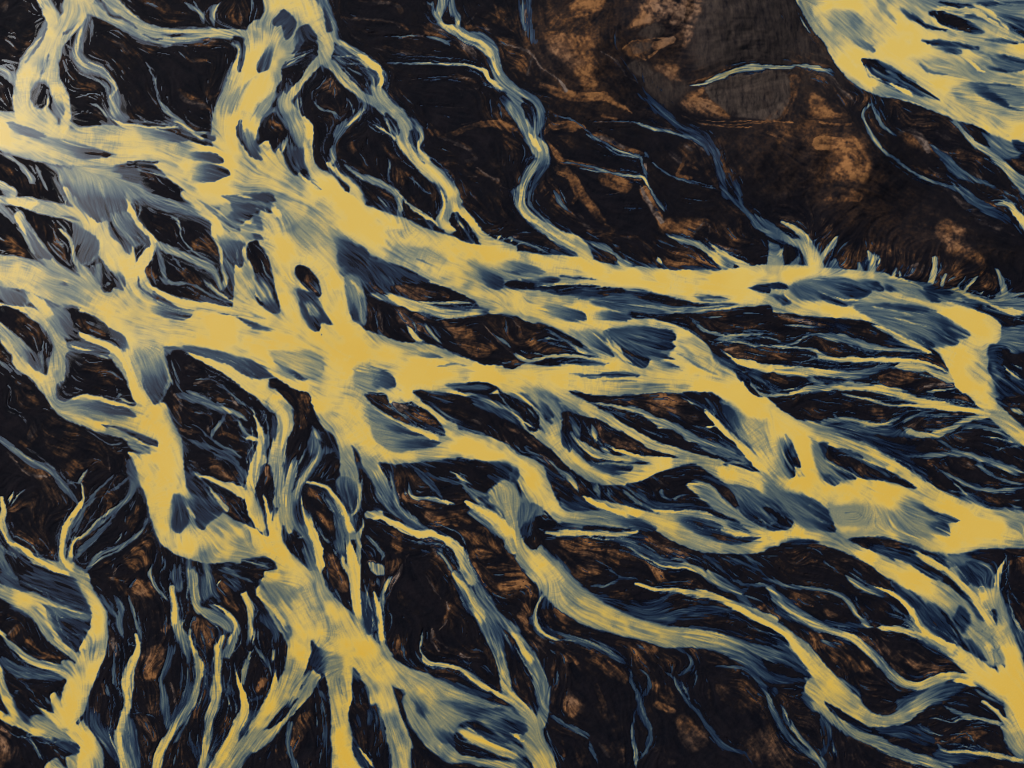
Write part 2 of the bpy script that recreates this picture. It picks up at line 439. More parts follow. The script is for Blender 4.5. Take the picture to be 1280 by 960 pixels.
# survey of the river: s/S water strokes, k/K dry or dark strokes, F shallow fans, P sheets of water, n/N silt, G gravel (coordinates x,y,width,tone)
DATA = """
@ 0 0 4
s 1 6: 0,650,195 150,690,220 350,735,190 560,730,210 780,735,175 950,825,235 1100,890,290 1300,930,330
s .95 6: 400,-20,150 365,90,120 270,200,115 200,320,180 140,430,140 130,540,130 200,620,180
s .95 6: 285,210,60 250,300,90 260,400,80 300,480,80 325,560,60 330,650,50
s .85 6: 210,-10,60 250,60,70 275,130,80 250,220,100
s .5 10: 120,300,40 170,230,40 240,110,30
s .6 6: -10,345,40 50,375,50 100,430,50
K .15 10: 150,460 190,415 245,440 245,470 225,520 200,545 170,530
K 0 4: 185,480 230,460 215,530 190,540
S .8 4: 240,455,10 235,510,20 225,560,30 260,610,40
K .45 10: 250,510 290,540 310,590 280,580 255,550
s .5 18: 430,90,50 400,200,50 385,270,60 430,330,70 500,350,60 550,420,60 580,500,60 570,560,70 620,590,50
S .68 4: 420,110,20 390,210,18 382,270,14 430,330,16 520,370,14 580,440,18 550,490,20 580,560,50 610,600,20
s .8 10: 450,40,70 520,80,50 620,130,50 720,170,60 800,200,60 850,210,50
s .55 10: 470,20,50 560,70,50 700,160,60
s .85 6: 540,-10,70 620,70,60 700,120,45 800,155,35 950,160,25 1100,160,25 1220,170,40 1280,190,80
s .75 10: 720,195,20 850,205,30 950,190,40 1050,175,30 1150,180,40
s .38 20: 640,150,60 730,200,60 900,215,40 1000,205,40
s 1 6: 1300,150,120 1260,260,110 1210,420,160 1150,560,160 1140,680,180 1180,780,200
K .1 5: 1190,610 1210,600 1200,650 1230,720 1280,780 1240,760 1200,690
K .12 8: 1195,220 1215,210 1225,260 1205,360 1190,350 1200,280
s .7 4: 1160,215,14 1190,240,14 1180,320,16 1150,420,20
K .65 14: 1150,490 1220,470 1180,560 1150,560
F .2 560,768 40,610: 40,610 90,615 160,645 240,678 330,700 430,728 560,768 480,798 380,775 250,725 120,680 60,645
F .3 945,702 640,640: 640,640 760,650 900,680 945,700 850,705 740,695
F .12 1120,820 900,760: 900,760 1000,750 1100,775 1120,815 1000,810 930,790
F .12 1155,880 950,840: 950,830 1060,820 1130,840 1155,875 1100,900 1020,915 960,890
P .62 30: 290,830 500,830 650,830 700,900 740,960 720,1000 400,1000 340,930
F .08 670,850 480,850: 560,830 660,820 720,870 700,910 600,900 520,860
k .03 5: 640,828,10 720,818,12 790,812,8
S .5 5: 0,755,16 80,810,18 130,860,26 190,940,40
S .5 5: 170,810,14 200,880,20 240,950,30
S .55 8: 230,810,30 300,860,30 330,950,50
s .85 6: 0,920,30 60,960,60
S .5 3: 650,835,6 740,860,7 850,890,9
S .5 3: 720,290,8 760,370,8 780,420,14 790,490,10 840,560,30 900,610,30 960,660,20 1060,660,12
n .7 10: 810,400,20 880,450,30 980,510,40 1060,560,30
n .8 8: 920,250,20 960,300,30 1030,300,20
n .6 12: 530,190,20 600,220,30 640,260,20
n .8 10: 740,240,60 780,240,30
n .7 8: 950,230,20 1100,200,40 1140,205,30
n .7 8: 440,170,40 450,200,30 430,230,20
n .6 10: 110,280,40 140,220,30
n .6 12: 20,450,60 60,530,40
n .6 12: 20,840,60 60,860,40
n .6 12: 400,430,30 470,440,40
S .52 4: 900,0,10 960,40,14 1010,80,24 1020,130,24
S .62 4: 1110,0,20 1060,60,30 1070,140,30
S .35 4: 970,0,8 990,60,8
n .7 8: 1180,0,20 1160,80,20 1190,130,30
n .5 8: 1210,60,20 1200,120,20
S .42 3: 350,490,6 450,470,8 540,480,6
S .42 3: 350,580,8 430,560,6
S .4 4: 330,240,20 390,310,12
S .6 4: 430,510,8 500,540,14 560,610,14
n .6 8: 10,30,30 40,10,20
n .5 8: 1150,440,14 1050,490,16
n .6 10: 690,100,20 900,110,14
S .35 3: 0,180,8 60,180,8 110,220,6
k .3 6: 880,660,6 990,690,16 1060,690,30
@ 320 0 4
s 1 6: 150,-20,240 170,60,250 100,200,240 30,350,220 -40,520,180 -80,650,170
s 1 6: 240,30,140 330,150,90 345,230,90 345,300,60
s .95 5: 330,290,40 270,350,50 200,430,50 140,510,70 180,590,90 230,680,90 240,750,50,.6
s .85 6: 350,310,50 400,340,60 450,410,50 540,480,40 620,520,60 700,570,80 750,640,70 730,700,70 780,780,50 870,850,80 960,930,70 1000,1000,60
s .95 6: 690,560,50 750,640,50 740,700,40 790,780,30 880,850,50 960,930,55
s .75 8: 340,20,60,.5 360,80,40,.5 390,190,24,.9 450,240,40,.9 560,310,50,.9 620,380,50 600,440,60 640,510,60 700,560,60
s .5 15: 330,-10,70 340,60,60 380,120,50 400,190,30
K .12 8: 80,100 130,50 180,80 200,110 155,190 140,130 110,125
F .2 295,190 160,290: 200,150 260,120 300,180 240,205 190,270 150,310
K 0 5: 165,300 240,270 300,210 305,260 260,330 190,420 150,470 130,400 140,340
S .7 5: 140,340,18 200,300,10 270,260,6
n .6 10: 200,270,30 270,240,30
F .35 30,360 75,190: 70,190 90,260 60,340 20,360 5,340 40,250
K 0 6: 40,600 80,570 150,620 160,680 110,740 80,720 40,650
n .6 10: 60,600,14 130,640,14 110,720,30
S .4 8: 110,750,30 150,700,20
s .5 14: 70,550,60 20,590,40
s 1 4: 235,600,30 265,640,40 260,750,50 280,850,60 360,900,70 420,960,60
s .4 20: 180,740,60 200,820,50 230,850,40
s .9 4: 220,870,20 260,930,30
s 1 5: 60,760,120 150,890,90 280,970,80
s .55 6: 490,470,16 545,520,22 500,590,26 430,640,50,.45 380,720,40,.45 390,800,30,.6 370,830,20
S .75 3: 545,500,8 530,560,12 490,600,10 430,650,8
S .5 3: 290,470,10 310,540,12 380,560,14 430,610,14
S .45 4: 210,470,14 200,520,22 220,590,18
S .55 3: 450,490,12 480,540,8 490,590,8
s .85 5: 360,820,20 430,880,30 480,920,40 520,970,40
s .58 5: 440,820,12 520,880,24 620,920,34 700,960,34
S .4 4: 650,770,6 670,810,14 660,880,14 690,930,12
S .6 3: 640,570,8 660,620,12 700,680,14 720,720,18
K .1 5: 650,560 690,590 710,650 700,680 665,630
S .8 4: 550,600,8 620,640,10 690,690,10 720,730,10
s .5 8: 790,600,30 830,680,26 810,740,30 860,800,40,.9
K .08 5: 770,660 800,650 810,700 790,750 775,700
K .4 10: 590,380 625,400 600,440 585,410
s .4 8: 900,900,20 930,960,30
s .52 8: 940,0,60 915,80,50 960,130,50,.75 1040,170,60,.6 1130,210,80,.55 1190,280,60,.75 1210,350,50 1240,410,70,.6 1290,460,60
S .85 4: 900,100,10 1000,150,14 1060,190,16 1140,220,14 1190,270,16 1200,340,20 1230,390,20
s .5 6: 980,0,30 1010,90,30,.7 1010,140,20
S .85 4: 1000,90,10 1015,110,16 1010,140,10
s .42 6: 880,20,14 890,80,20 920,110,20
n .8 8: 1000,200,60 1060,250,60 1080,290,30
n .55 14: 1130,280,60 1140,320,50
S .48 5: 830,180,10 930,200,20 990,250,10
S .45 3: 620,320,10 800,315,10 950,320,12 1060,330,14 1140,350,20,.8 1170,400,20,.8 1230,440,40,.75
n .8 8: 520,0,14 700,20,20 720,60,40
n .8 6: 430,90,24 600,100,12 720,120,14 760,150,10
n .7 8: 550,230,20 700,250,20 850,280,16 950,280,10
n .7 8: 1120,200,30 1280,200,40
n .85 8: 860,660,40 950,680,30 1060,650,20 1150,625,30 1280,640,40
n .7 8: 980,690,14 1060,740,20 1090,790,24 1070,820,30
n .6 8: 1100,860,14 1200,900,20 1220,930,20
n .6 6: 800,600,14 880,630,10
n .7 14: 360,430,60 400,460,50
n .6 12: 470,720,40 480,760,30
n .6 14: 680,860,60 740,900,60
S .5 3: 640,180,6 760,180,10,.6 850,185,6
S .32 3: 740,400,4 900,385,5 1100,400,4
S .3 3: 780,520,6 1020,540,6
S .38 3: 500,330,4 650,290,4 900,300,5
n .7 10: 650,420,20 690,510,30
S .45 3: 660,500,10 740,570,12 850,650,12
S .55 2: 980,870,4 960,905,6
S .55 2: 1000,890,4 975,925,6
n .7 8: 1190,10,20 1200,110,14 1050,140,20
n .7 8: 1140,140,14 1180,160,8
n .6 8: 1230,50,40 1280,45,20
S .5 3: 840,0,20 890,40,12
n .6 8: 880,150,80 960,160,60
S .4 3: 1170,480,10 1180,580,10
S .4 3: 1220,540,12 1230,600,14
n .6 8: 1020,430,10 1080,450,10
@ 640 0 4
s .55 8: 0,470,70 40,560,80,.6 90,680,60,.8 140,750,80,.85 170,800,60,.5
S .9 8: 70,640,14 110,710,30 150,760,20
s .52 8: 150,800,50 90,880,50 40,970,50
s .36 10: 170,830,40 120,900,50 70,970,40
s .48 6: 0,450,30 80,480,40 140,540,40 140,620,40 120,670,30
K 0 5: 60,530 100,520 120,560 100,600 70,580
n .7 8: 80,540,30 100,560,20
n .8 12: 180,710,20 230,790,40 300,900,40 330,960,40
n .8 8: 230,800,20 400,840,30 560,880,40 640,890,20
n .8 8: 200,630,40 300,640,50
n .6 10: 130,960,30 190,900,30
S .45 3: 200,580,10 300,600,10 380,660,10 500,740,12 640,790,12 650,820,16 680,900,10
S .4 3: 380,610,4 600,610,6 700,640,14,.45 850,680,14 960,720,30,.35 1000,800,20,.35
n .85 6: 420,680,40 560,740,30 650,770,20
S .5 4: 220,800,10 370,830,12 560,880,12,.55 650,880,20,.6 690,950,24
S .45 3: 680,800,8 800,880,12 950,930,8 1050,950,8
n .85 6: 830,880,20 900,890,12
n .7 12: 470,890,80 560,930,80
s .24 8: 500,150,20 520,240,30 600,370,40,.2 650,470,50,.22 760,570,60,.24 860,640,60,.24 960,690,60,.24 1010,770,40,.3 1040,870,40,.36 1060,970,40
S .32 6: 700,520,14 820,620,20 960,700,20 1030,810,14 1040,890,14
s .3 8: 1020,820,30 1100,900,40 1140,970,40
N .95 10: 640,30 700,-10 950,-10 950,60 900,120 870,220 820,180 860,120 720,115 600,140
N .85 10: 270,60 330,-10 470,-10 430,80 340,100
N .7 25: 130,200 200,150 300,170 400,180 420,270 400,350 330,330 230,280 160,240
N .7 12: 550,240 620,200 700,190 690,270 650,300 580,290
N .7 12: 700,320 840,330 820,400 760,370
N .5 20: 300,340 400,350 440,430 370,450 310,420
N .95 6: 830,520 940,440 1000,500 1080,580 960,580 880,560
n .8 10: 150,440,40 300,480,60 460,490,40 560,540,20
n .85 6: 720,230,50 800,200,40
n .55 10: 450,580,20 520,600,20
n .6 8: 190,140,20 220,90,30
n .6 8: 830,870,20 880,740,30
G .9 8: 960,450 1050,400 1180,360 1290,350 1370,370 1390,480 1350,570 1290,600 1180,590 1060,560
S .64 3: 870,430,8 950,420,14 1050,380,26 1160,345,34 1290,335,30
G .55 70: 960,-20 1290,-20 1290,290 1150,310 960,350 900,250
G .5 30: 580,320 650,310 700,360 620,380
G .5 30: 580,240 700,215 670,260
G .45 50: 660,400 800,400 900,440 760,530 690,470
s .32 22: 70,-20,70 70,100,70 110,210,50
S .45 10: 50,-20,20 60,80,30 70,180,20
n .7 6: 850,580,10 1000,630,10 1280,615,8
n .6 6: 0,230,14 90,260,12 150,330,10 240,390,10
n .5 10: 30,400,30 60,420,40
n .5 20: 850,740,60 900,800,60
S .35 4: 660,740,30 680,800,20
@ 960 0 4
P 1 6: 150,-20 175,60 230,150 290,225 330,310 400,395 470,440 560,480 720,512 850,565 950,605 1080,650 1160,690 1300,695 1300,-20
K .72 40: 640,-30 1300,-30 1300,160 1000,150 760,90
F .1 750,105 620,10: 630,10 690,40 750,80 790,125 720,105 670,65
K .06 6: 800,60 880,65 980,90 1050,130 1080,165 980,155 900,140 840,100
S .85 4: 800,70,8 840,120,20 900,150,14 1000,165,8
k .28 14: 850,0,30 950,40,40 1100,30,40 1290,30,40
k .3 16: 1000,80,20 1150,100,60 1290,150,60
S .8 8: 1000,10,20 1100,60,30 1160,110,20 1220,170,14
S .8 8: 1100,0,14 1200,20,14 1300,20,10
K .08 8: 1200,120 1250,125 1290,160 1290,190 1240,160
k .3 10: 770,200,10 900,225,40 1050,240,20
F .12 970,265 840,230: 830,230 900,240 970,265 930,278 860,255
k .3 10: 1080,200,6 1200,205,20 1290,215,10
F .06 1290,320 1060,260: 1070,255 1160,270 1290,300 1290,355 1100,355 1070,320 1110,300
S .9 4: 960,270,8 1020,320,14 1070,370,20
K .7 26: 700,300 800,280 950,290 1070,380 980,390 850,370 740,330
F .06 1235,440 920,415: 940,415 1050,410 1180,415 1240,430 1160,460 1220,530 1290,560 1200,545 1100,500 1020,460
K .5 15: 1100,430 1200,430 1290,450 1290,540 1220,520 1150,470
K .1 6: 470,290 540,300 620,340 700,390 780,450 850,500 740,470 670,450 600,410 520,390 490,340
S .42 10: 490,320,10 540,360,30 620,400,30 680,430,20
S .95 3: 590,405,10 650,440,20 740,480,20
S .85 6: 480,300,10 510,370,14 590,415,14
F .45 525,255 330,100: 330,80 450,160 530,240 500,260 420,220 350,160
k .6 6: 550,0,8 600,60,14 640,100,8
s .58 8: 930,600,20 1000,690,30 1100,760,40 1180,830,40,.9 1250,900,60,.8 1290,940,80
s .5 20: 1080,690,60 1180,740,120 1280,720,120
K .15 10: 1230,830 1250,780 1290,760 1290,830 1250,860
K .08 6: 1000,640 1060,660 1100,710 1060,700
S .5 4: 160,60,8 190,130,12 240,180,8
S .64 4: -10,340,26 60,340,18 150,330,18 230,340,24 330,375,18
G .5 60: -60,-20 130,0 180,150 280,230 320,320 200,300 0,320
N .85 8: 200,490 240,455 330,540 400,580 300,595 200,590
n .7 12: 130,400,60 120,480,40 60,570,60 0,600,40
N .6 10: 340,400 430,510 460,560 370,480
N .9 18: 260,690 450,690 510,760 520,840 470,900 330,910 310,860 360,800 260,740
N .5 14: 0,620 120,620 130,780 60,760
n .5 8: 280,630,16 440,640,16
S .48 4: 510,470,14 530,560,14 580,630,18 660,700,14
S .48 4: 520,510,8 470,570,16 510,660,22 560,740,18 640,800,14 740,870,14 860,920,18 960,960,18
n .7 6: 520,600,20 560,670,20
N .7 10: 640,670 720,650 790,700 800,750 720,730
S .5 10: 800,720,20 880,790,50 950,860,60,.4 1010,890,40,.36 1100,920,20,.36 1180,960,10
n .7 8: 720,830,10 880,900,20
n .7 14: 800,730,40 940,840,60
n .4 14: 560,560,20 620,640,40
@ 0 240 4
s 1 5: -10,35,34 100,48,54 250,85,74 350,110,74 430,140,120 520,230,145 600,330,160 660,420,130 690,500,150
s .8 6: 330,-10,30 370,50,40 420,100,50
P .5 25: 380,-30 660,-30 660,80 600,110 500,155 460,110 400,60
F .15 515,155 480,-20: 420,0 500,20 560,60 560,110 510,155 470,120 440,60
s 1 4: 630,30,14 650,90,40 680,150,36 730,210,36 760,260,26 740,310,50 700,370,60 670,430,60
P .6 15: 560,120 650,90 700,170 750,270 720,270 660,280 600,240 540,190
F .12 745,280 640,140: 660,190 720,200 745,240 740,280 690,260
K .08 8: 600,220 650,280 640,310 610,280
s .95 4: 660,280,20 665,330,30 670,370,40
K 0 4: 680,280 710,275 690,330 680,350
s .95 5: 920,10,40 1000,80,60 1070,150,50 1100,210,80 1200,225,50 1300,225,60
P .5 20: 1000,20 1120,40 1160,120 1240,140 1200,190 1120,190 1060,110
F .12 1190,195 1060,30: 1060,60 1140,60 1160,110 1230,130 1200,190 1140,190 1080,120
K .12 15: 1160,60 1290,60 1290,120 1210,130 1160,110
S .85 5: 1170,10,10 1280,40,16
S .78 6: 1190,180,14 1280,140,30
P .6 18: 1090,210 1230,220 1220,300 1215,370 1160,350 1110,280
F .25 1205,378 1150,210: 1110,260 1220,250 1215,375 1150,340
S .7 4: 1230,250,14 1220,320,20 1250,400,40 1290,440,40
K 0 6: 1240,260 1290,250 1290,350 1240,340
S .7 3: 1060,200,8 1100,280,18 1110,370,18 1130,430,26 1110,490,14
s .62 4: 760,250,30 850,290,40 950,330,40 1050,380,40 1090,440,30 1100,480,20
S .6 3: 830,110,8 890,140,10 910,230,8 970,300,10 1090,370,10
s .42 12: 690,20,30 830,80,44 980,110,34 1040,130,20
S .62 4: 900,60,8 980,110,12 1050,140,10
s .42 6: 780,270,20 810,360,30 830,440,24
S .5 4: 780,400,8 830,450,20 950,460,14 1080,530,10 1200,560,10
S .85 4: 710,430,20 760,480,20 850,530,36 950,560,40 1060,580,40 1200,600,40 1300,620,50
S .62 4: 1000,420,10 1050,470,18 1150,540,14 1280,580,20,.9
S .85 5: 1150,490,16 1220,540,26 1290,580,36
s .5 8: 1120,340,20 1200,430,40 1280,520,50
S .5 3: 1180,460,8 1200,500,10
N .85 10: 960,250 1030,220 1090,280 1090,330 1030,310 970,290
n .7 10: 740,400,40 770,420,30
n .6 20: 860,390,80 980,440,60
N .7 14: 230,260 290,220 330,300 350,350 270,310
n .5 20: 180,150,60 250,190,50
n .7 14: 10,230,60 60,270,60 120,300,40
n .4 20: 800,150,90 880,200,60
s 1 8: -20,395,175 130,410,165 260,460,165 400,520,160 560,580,200 700,640,240 900,665,225 1100,695,225 1300,740,230
s .75 8: 100,120,50 160,240,70 240,340,60 330,400,40 420,450,50
F .2 200,320 110,120: 100,130 150,180 220,290 270,340 190,330 150,260
S .9 4: 70,100,12 110,170,26 140,220,10
s .5 8: 0,70,40 70,140,30
s .9 4: 300,190,10 360,250,24 375,340,24 420,400,50 450,450,60
S .55 3: 270,130,6 320,190,8 350,230,8
P .6 20: 370,170 440,220 500,300 470,350 420,360 390,300
F .15 395,340 500,220: 380,200 440,230 490,300 430,350 395,330
K .05 6: 515,360 550,400 570,440 530,490 505,490
S .45 6: 520,460,20 560,450,10
K .5 12: 470,370 510,360 500,470 470,440
F .3 600,490 560,380: 540,370 610,400 615,470 600,490 580,470
K .76 24: 130,430 250,420 330,440 440,540 330,560 240,510
k .45 4: 290,455,6 330,455,10
F .08 70,575 110,455: -10,470 60,490 130,510 150,570 90,572 -10,545
P .55 20: 240,570 380,570 380,640 390,710 330,725 290,680 240,630
F .1 375,710 260,570: 310,580 380,580 390,715 340,720
s 1 5: -20,560,40 80,590,60 180,630,80 250,710,70 300,780,90 290,870,100 270,970,100
K 0 5: 390,600 450,610 530,660 560,740 480,710 390,680 365,640
n .6 14: 420,640,50 520,690,30
s .95 5: 390,700,20 460,740,50 560,790,60 620,860,80 680,970,80
P .45 12: 340,750 440,730 550,790 540,820 440,810 350,790
F .12 550,805 380,760: 340,750 440,740 550,790 540,815 440,800 350,780
s .7 6: 340,780,40 450,800,30 540,830,14
P .9 14: 560,650 760,690 820,780 830,870 840,980 690,980 640,860 600,760 560,710
F .1 585,740 680,790: 550,680 620,720 650,800 600,770
S .6 4: 830,860,14 850,930,18 870,980,14
s .8 5: -10,680,60 60,740,70 130,800,60 180,880,60,.5
s .95 5: 10,720,40 60,800,50 110,870,60 170,910,50 220,950,80 260,1000,80
F .1 185,890 100,760: 120,790 200,820 215,860 180,895 150,860
K .12 6: -10,760 50,810 60,850 20,850 -10,830
s .45 6: -10,840,30 60,900,20
S .5 4: 215,740,10 210,830,14 215,910,10
n .5 14: 90,660,60 150,740,60
s .5 25: 830,790,60 900,770,60 1000,790,80 1100,830,60
P .55 30: 1080,790 1290,830 1290,930 1180,890 1100,850
S .95 5: 900,790,8 1020,830,18 1120,880,40 1220,940,50 1290,970,60
K 0 10: 860,800 900,790 1000,840 1100,890 1180,960 900,960 850,860
S .5 4: 850,830,14 880,920,12 900,970,10
n .8 10: 940,870,40 1000,890,20
n .6 10: 960,940,14 1040,935,20
F .06 968,610 730,570: 720,590 760,560 850,575 960,580 970,600 940,640 860,640 780,620
F .15 885,565 720,490: 720,490 800,540 880,562 820,575 750,540
F .25 1180,607 1040,580: 1040,580 1110,570 1180,605 1110,615
K .12 5: 1180,630 1280,655 1290,675 1230,660
F .1 400,580 280,540: 270,535 330,555 410,580 330,578
n .3 30: 420,880,100 520,920,100
@ 320 240 4
P 1 6: -20,-20 440,-10 560,70 740,130 870,190 960,215 1060,250 1300,320 1300,620 1150,600 1090,550 980,500 870,450 800,400 690,360 560,310 500,300 410,390 450,440 458,560 490,640 520,665 560,690 700,740 820,750 930,780 1050,830 1150,860 1300,880 1300,1000 -20,1000
K .45 25: 370,180 500,250 560,310 700,370 880,460 700,460 600,480 460,430 410,390 390,280
F .06 640,470 380,180: 410,300 480,300 560,330 700,380 860,450 700,470 640,500 560,460 480,430 430,390
K .85 40: 180,180 350,180 420,260 400,380 280,330 200,270
K 0 5: 700,460 870,460 980,500 1090,550 900,550 780,530 720,510
N .8 10: 700,470 850,470 900,520 760,520
S .8 5: 640,495,8 720,540,34 850,580,50 1000,610,40 1150,600,30
S .55 12: 540,510,30 640,530,30 760,580,20
K .35 10: 890,570 1010,570 1170,595 1050,600 940,590
K .45 10: 440,430 500,430 540,520 545,660 490,640 460,560
F .06 480,610 480,430: 450,450 500,500 510,650 470,600
S .8 5: 460,430,20 500,470,16 530,530,10
K 0 5: 550,550 640,555 740,590 850,620 1000,635 1280,625 1300,870 1160,850 1050,820 930,770 820,745 700,740 600,690 550,640
N .95 10: 930,640 1000,670 1070,680 1120,760 1200,780 1160,820 1060,800 1000,740
n .6 8: 620,570,30 625,690,20
n .7 16: 730,610,60 800,680,60
S .5 5: 830,640,10 880,710,20 940,770,14
S .45 4: 600,580,6 610,690,14
S .8 4: 740,650,8 780,700,20 830,745,40
S .45 5: 1170,690,10 1240,750,16 1290,790,16
K .3 12: 960,760 1030,790 1070,830 1000,810
K 0 5: 200,370 250,370 310,430 330,490 315,530 260,490 200,420
n .8 8: 260,430,40 300,490,30
K .25 10: 200,480 250,500 310,530 370,640 380,660 320,650 310,690 270,680 240,620 215,550
S .6 12: 240,530,30 290,590,50 330,630,20
K 0 5: -10,260 40,300 60,370 95,460 100,560 115,605 90,610 50,590 0,530
S .55 8: 10,420,40 50,500,60 80,580,40
S .6 3: 20,330,8 50,400,10 90,450,6
K .2 8: -10,10 60,0 100,50 70,50 70,100 20,90 -10,70
S .95 3: 70,60,10 95,110,30 80,140,20
K .45 10: -10,110 30,130 40,200 -10,180
K .15 6: -10,215 20,215 35,240 -10,240
K .4 8: -10,650 80,690 -10,685
k .25 8: 90,850,6 160,900,30 250,935,20
F .05 -20,900 130,930: -20,865 40,870 110,900 170,940 60,935 -20,930
F .55 345,880 130,820: 150,820 270,800 340,860 340,900 260,930 220,920
F .4 695,940 470,860: 500,850 620,880 690,930 690,980 500,980
K .05 6: 70,940 160,930 210,965 70,980
F .2 1235,480 990,390: 1000,390 1120,400 1290,390 1290,460 1220,485 1160,475
K .06 5: 1220,470 1290,450 1290,475
K .78 20: 700,280 850,280 980,370 820,350
K .7 14: 650,190 740,190 740,220 680,215
K .8 10: 700,760 860,790 940,830 800,830
s .8 4: 490,-10,50 540,50,30
s .48 6: 690,-10,30 720,60,34 720,120,24
S .62 4: 730,30,14 800,90,20 880,140,20,.85 930,190,20
S .5 3: 590,0,6 650,70,10 700,110,8
s .9 4: 935,-10,20 945,70,24 920,150,50 990,180,40
s 1 5: 985,-10,60 980,70,60 960,130,60,.7 970,180,60
s .95 4: 990,70,50 1060,130,40 1110,200,40 1160,250,60 1280,290,60
K 0 4: 970,140 1000,100 1060,180 1110,250 1050,220 990,180
S .6 4: 1000,140,20 1050,200,20
S .75 3: 1150,215,6 1180,210,8
S .8 3: 1200,240,12 1230,210,16
S .8 3: 1270,250,16 1290,230,16
n .6 6: 660,60,10 700,110,14
n .5 14: 780,30,40 830,20,40
S .38 4: 930,50,8 900,130,8
@ 640 240 4
P 1 6: -20,295 130,308 260,318 380,330 500,362 700,380 900,393 1100,385 1300,372 1300,575 1150,575 900,600 700,560 500,500 300,480 100,440 -20,400
P 1 8: -20,470 100,480 300,520 450,560 600,625 700,630 850,680 950,740 1000,790 1080,850 1150,960 1180,1000 -20,1000 -20,860 200,870 350,840 430,830 400,800 300,720 150,660 0,620
P .5 25: 0,420 400,450 900,500 1290,560 900,620 590,600 600,640 300,640 100,500
F .15 175,402 -30,330: -20,325 60,345 170,395 100,415 -20,420
F .08 245,440 20,420: 0,430 120,415 220,425 245,440 190,460 60,455
k .08 8: 240,420,8 330,430,10 400,430,4
K .05 10: -20,450 100,460 250,465 380,460 430,468 300,490 150,490 -20,480
S .85 5: 100,460,6 250,458,8 400,465,6
K .4 20: 450,490 600,490 780,520 900,560 1100,560 900,600 680,600 560,590 400,560
F .05 440,490 240,515: 270,510 380,480 430,475 480,515 560,535 400,525
K .1 16: 450,490 600,490 780,525 900,560 800,565 680,540 560,525
k .03 4: 460,485,4 560,488,10 660,494,4
S .62 8: 560,560,10 680,570,20 800,600,20 900,590,10
F .12 1070,540 850,510: 860,510 980,515 1100,540 960,545
F .08 1290,485 1140,480: 1170,480 1230,462 1290,458 1290,507 1220,500
F .38 595,635 380,590: 370,600 500,600 590,620 590,640 400,645
F .42 372,637 150,585: 150,585 330,590 375,640 260,635
K .5 12: 450,700 600,665 760,680 820,710 800,750 810,780 750,850 680,840 660,880 560,850 480,770
F .04 815,720 520,665: 540,670 700,670 800,695 820,720 790,750 680,730
F .06 812,775 560,690: 500,700 650,730 810,765 780,790 650,780
F .06 665,880 460,700: 470,710 540,760 680,830 680,860 640,880 570,850
S .8 6: 470,710,6 540,790,20 560,830,30
F .06 848,890 680,850: 690,850 760,850 848,890 760,885
K .6 18: 300,690 430,690 520,800 430,800 350,750
K 0 8: 600,610 750,620 900,620 1050,590 1200,575 1300,580 1300,860 1150,840 1110,830 1030,780 1000,770 960,720 880,670 750,640 660,620
N .75 10: 1060,780 1290,770 1290,830 1150,840 1100,820
n .5 12: 1050,690,30 1280,670,20
S .55 3: 880,640,10 960,690,14 1060,720,18 1150,715,14 1280,710,14
S .5 3: 1010,760,8 1100,740,8 1200,765,10 1290,770,10
S .45 3: 1160,690,8 1290,700,6
S .4 4: 1000,740,30 1100,740,20 1200,745,8
s .9 6: 1040,790,12 1130,850,40 1290,880,50
K .2 18: 1010,790 1080,810 1130,860 1150,920 1080,880 1020,840
K .65 12: 840,760 880,800 980,890 900,850
S .35 20: 1160,900,60 1260,930,60
K 0 6: -20,630 80,650 200,690 300,740 350,790 400,815 200,820 60,850 -20,865
N .8 10: 100,760 200,740 300,760 330,790 200,810 120,790
S .5 4: 160,680,10 260,740,14 340,790,20 400,810,20
S .7 5: -10,800,30 80,845,20 200,820,20 350,825,16 480,850,14
S .6 3: 110,750,6 200,735,10 290,750,6
F .05 490,866 130,845: 130,850 300,840 420,845 490,865 300,868
F .06 640,920 230,890: 230,890 400,905 560,900 640,920 480,932
S .6 4: 0,10,10 30,70,14
s .62 6: 40,-10,50 50,80,60 120,150,50 230,220,70 330,270,80 380,330,60,.95
S .85 5: 40,0,14 45,80,14 110,150,14 220,220,16 330,290,20
s .48 5: 0,-10,20 20,60,20 40,100,20
s .48 4: 90,-10,24 90,60,16 160,140,20 200,180,16
S .52 4: 370,240,20 460,280,30 520,320,24 560,360,40,.7 620,365,20
S .4 4: 200,-10,30 250,60,20 300,110,14
n .8 8: 220,30,50 280,110,40 350,150,40 400,200,30
N .85 8: 380,230 430,190 520,190 500,240 440,260
n .75 10: 330,-10,60 400,80,40 440,150,60
n .6 10: 180,260,40 230,290,40
n .7 8: 500,230,14 620,230,16 700,300,24 720,350,40
S .65 4: 720,320,20 740,365,40
N .75 10: 820,330 980,330 1060,380 850,380 760,350
n .9 8: 660,-10,50 730,110,40 760,180,30
N .95 5: 750,180 790,130 950,145 960,170 900,220 800,205
S .4 5: 690,-10,10 780,100,16
S .58 4: 780,210,12 850,235,20 930,260,24 1000,310,30,.8 1080,370,60,1
s .9 4: 1000,270,10 1090,330,30 1170,375,40
n .6 6: 960,150,10 990,200,14 970,250,10
n .6 6: 1010,270,10 1080,280,10 1150,310,8
S .4 3: 830,20,6 960,50,6
S .4 2: 550,75,4 650,75,4
S .4 2: 460,10,6 520,10,6
s .38 5: 1060,-10,20 1160,90,30 1210,150,30 1290,190,40
s .38 4: 1130,-10,14 1150,60,16
s .45 4: -10,230,20 80,260,16 180,300,10
n .6 8: 20,240,20 80,270,30
S .6 3: 1140,340,4 1190,365,4
S .55 2: 1150,320,4 1185,345,3
@ 960 240 4
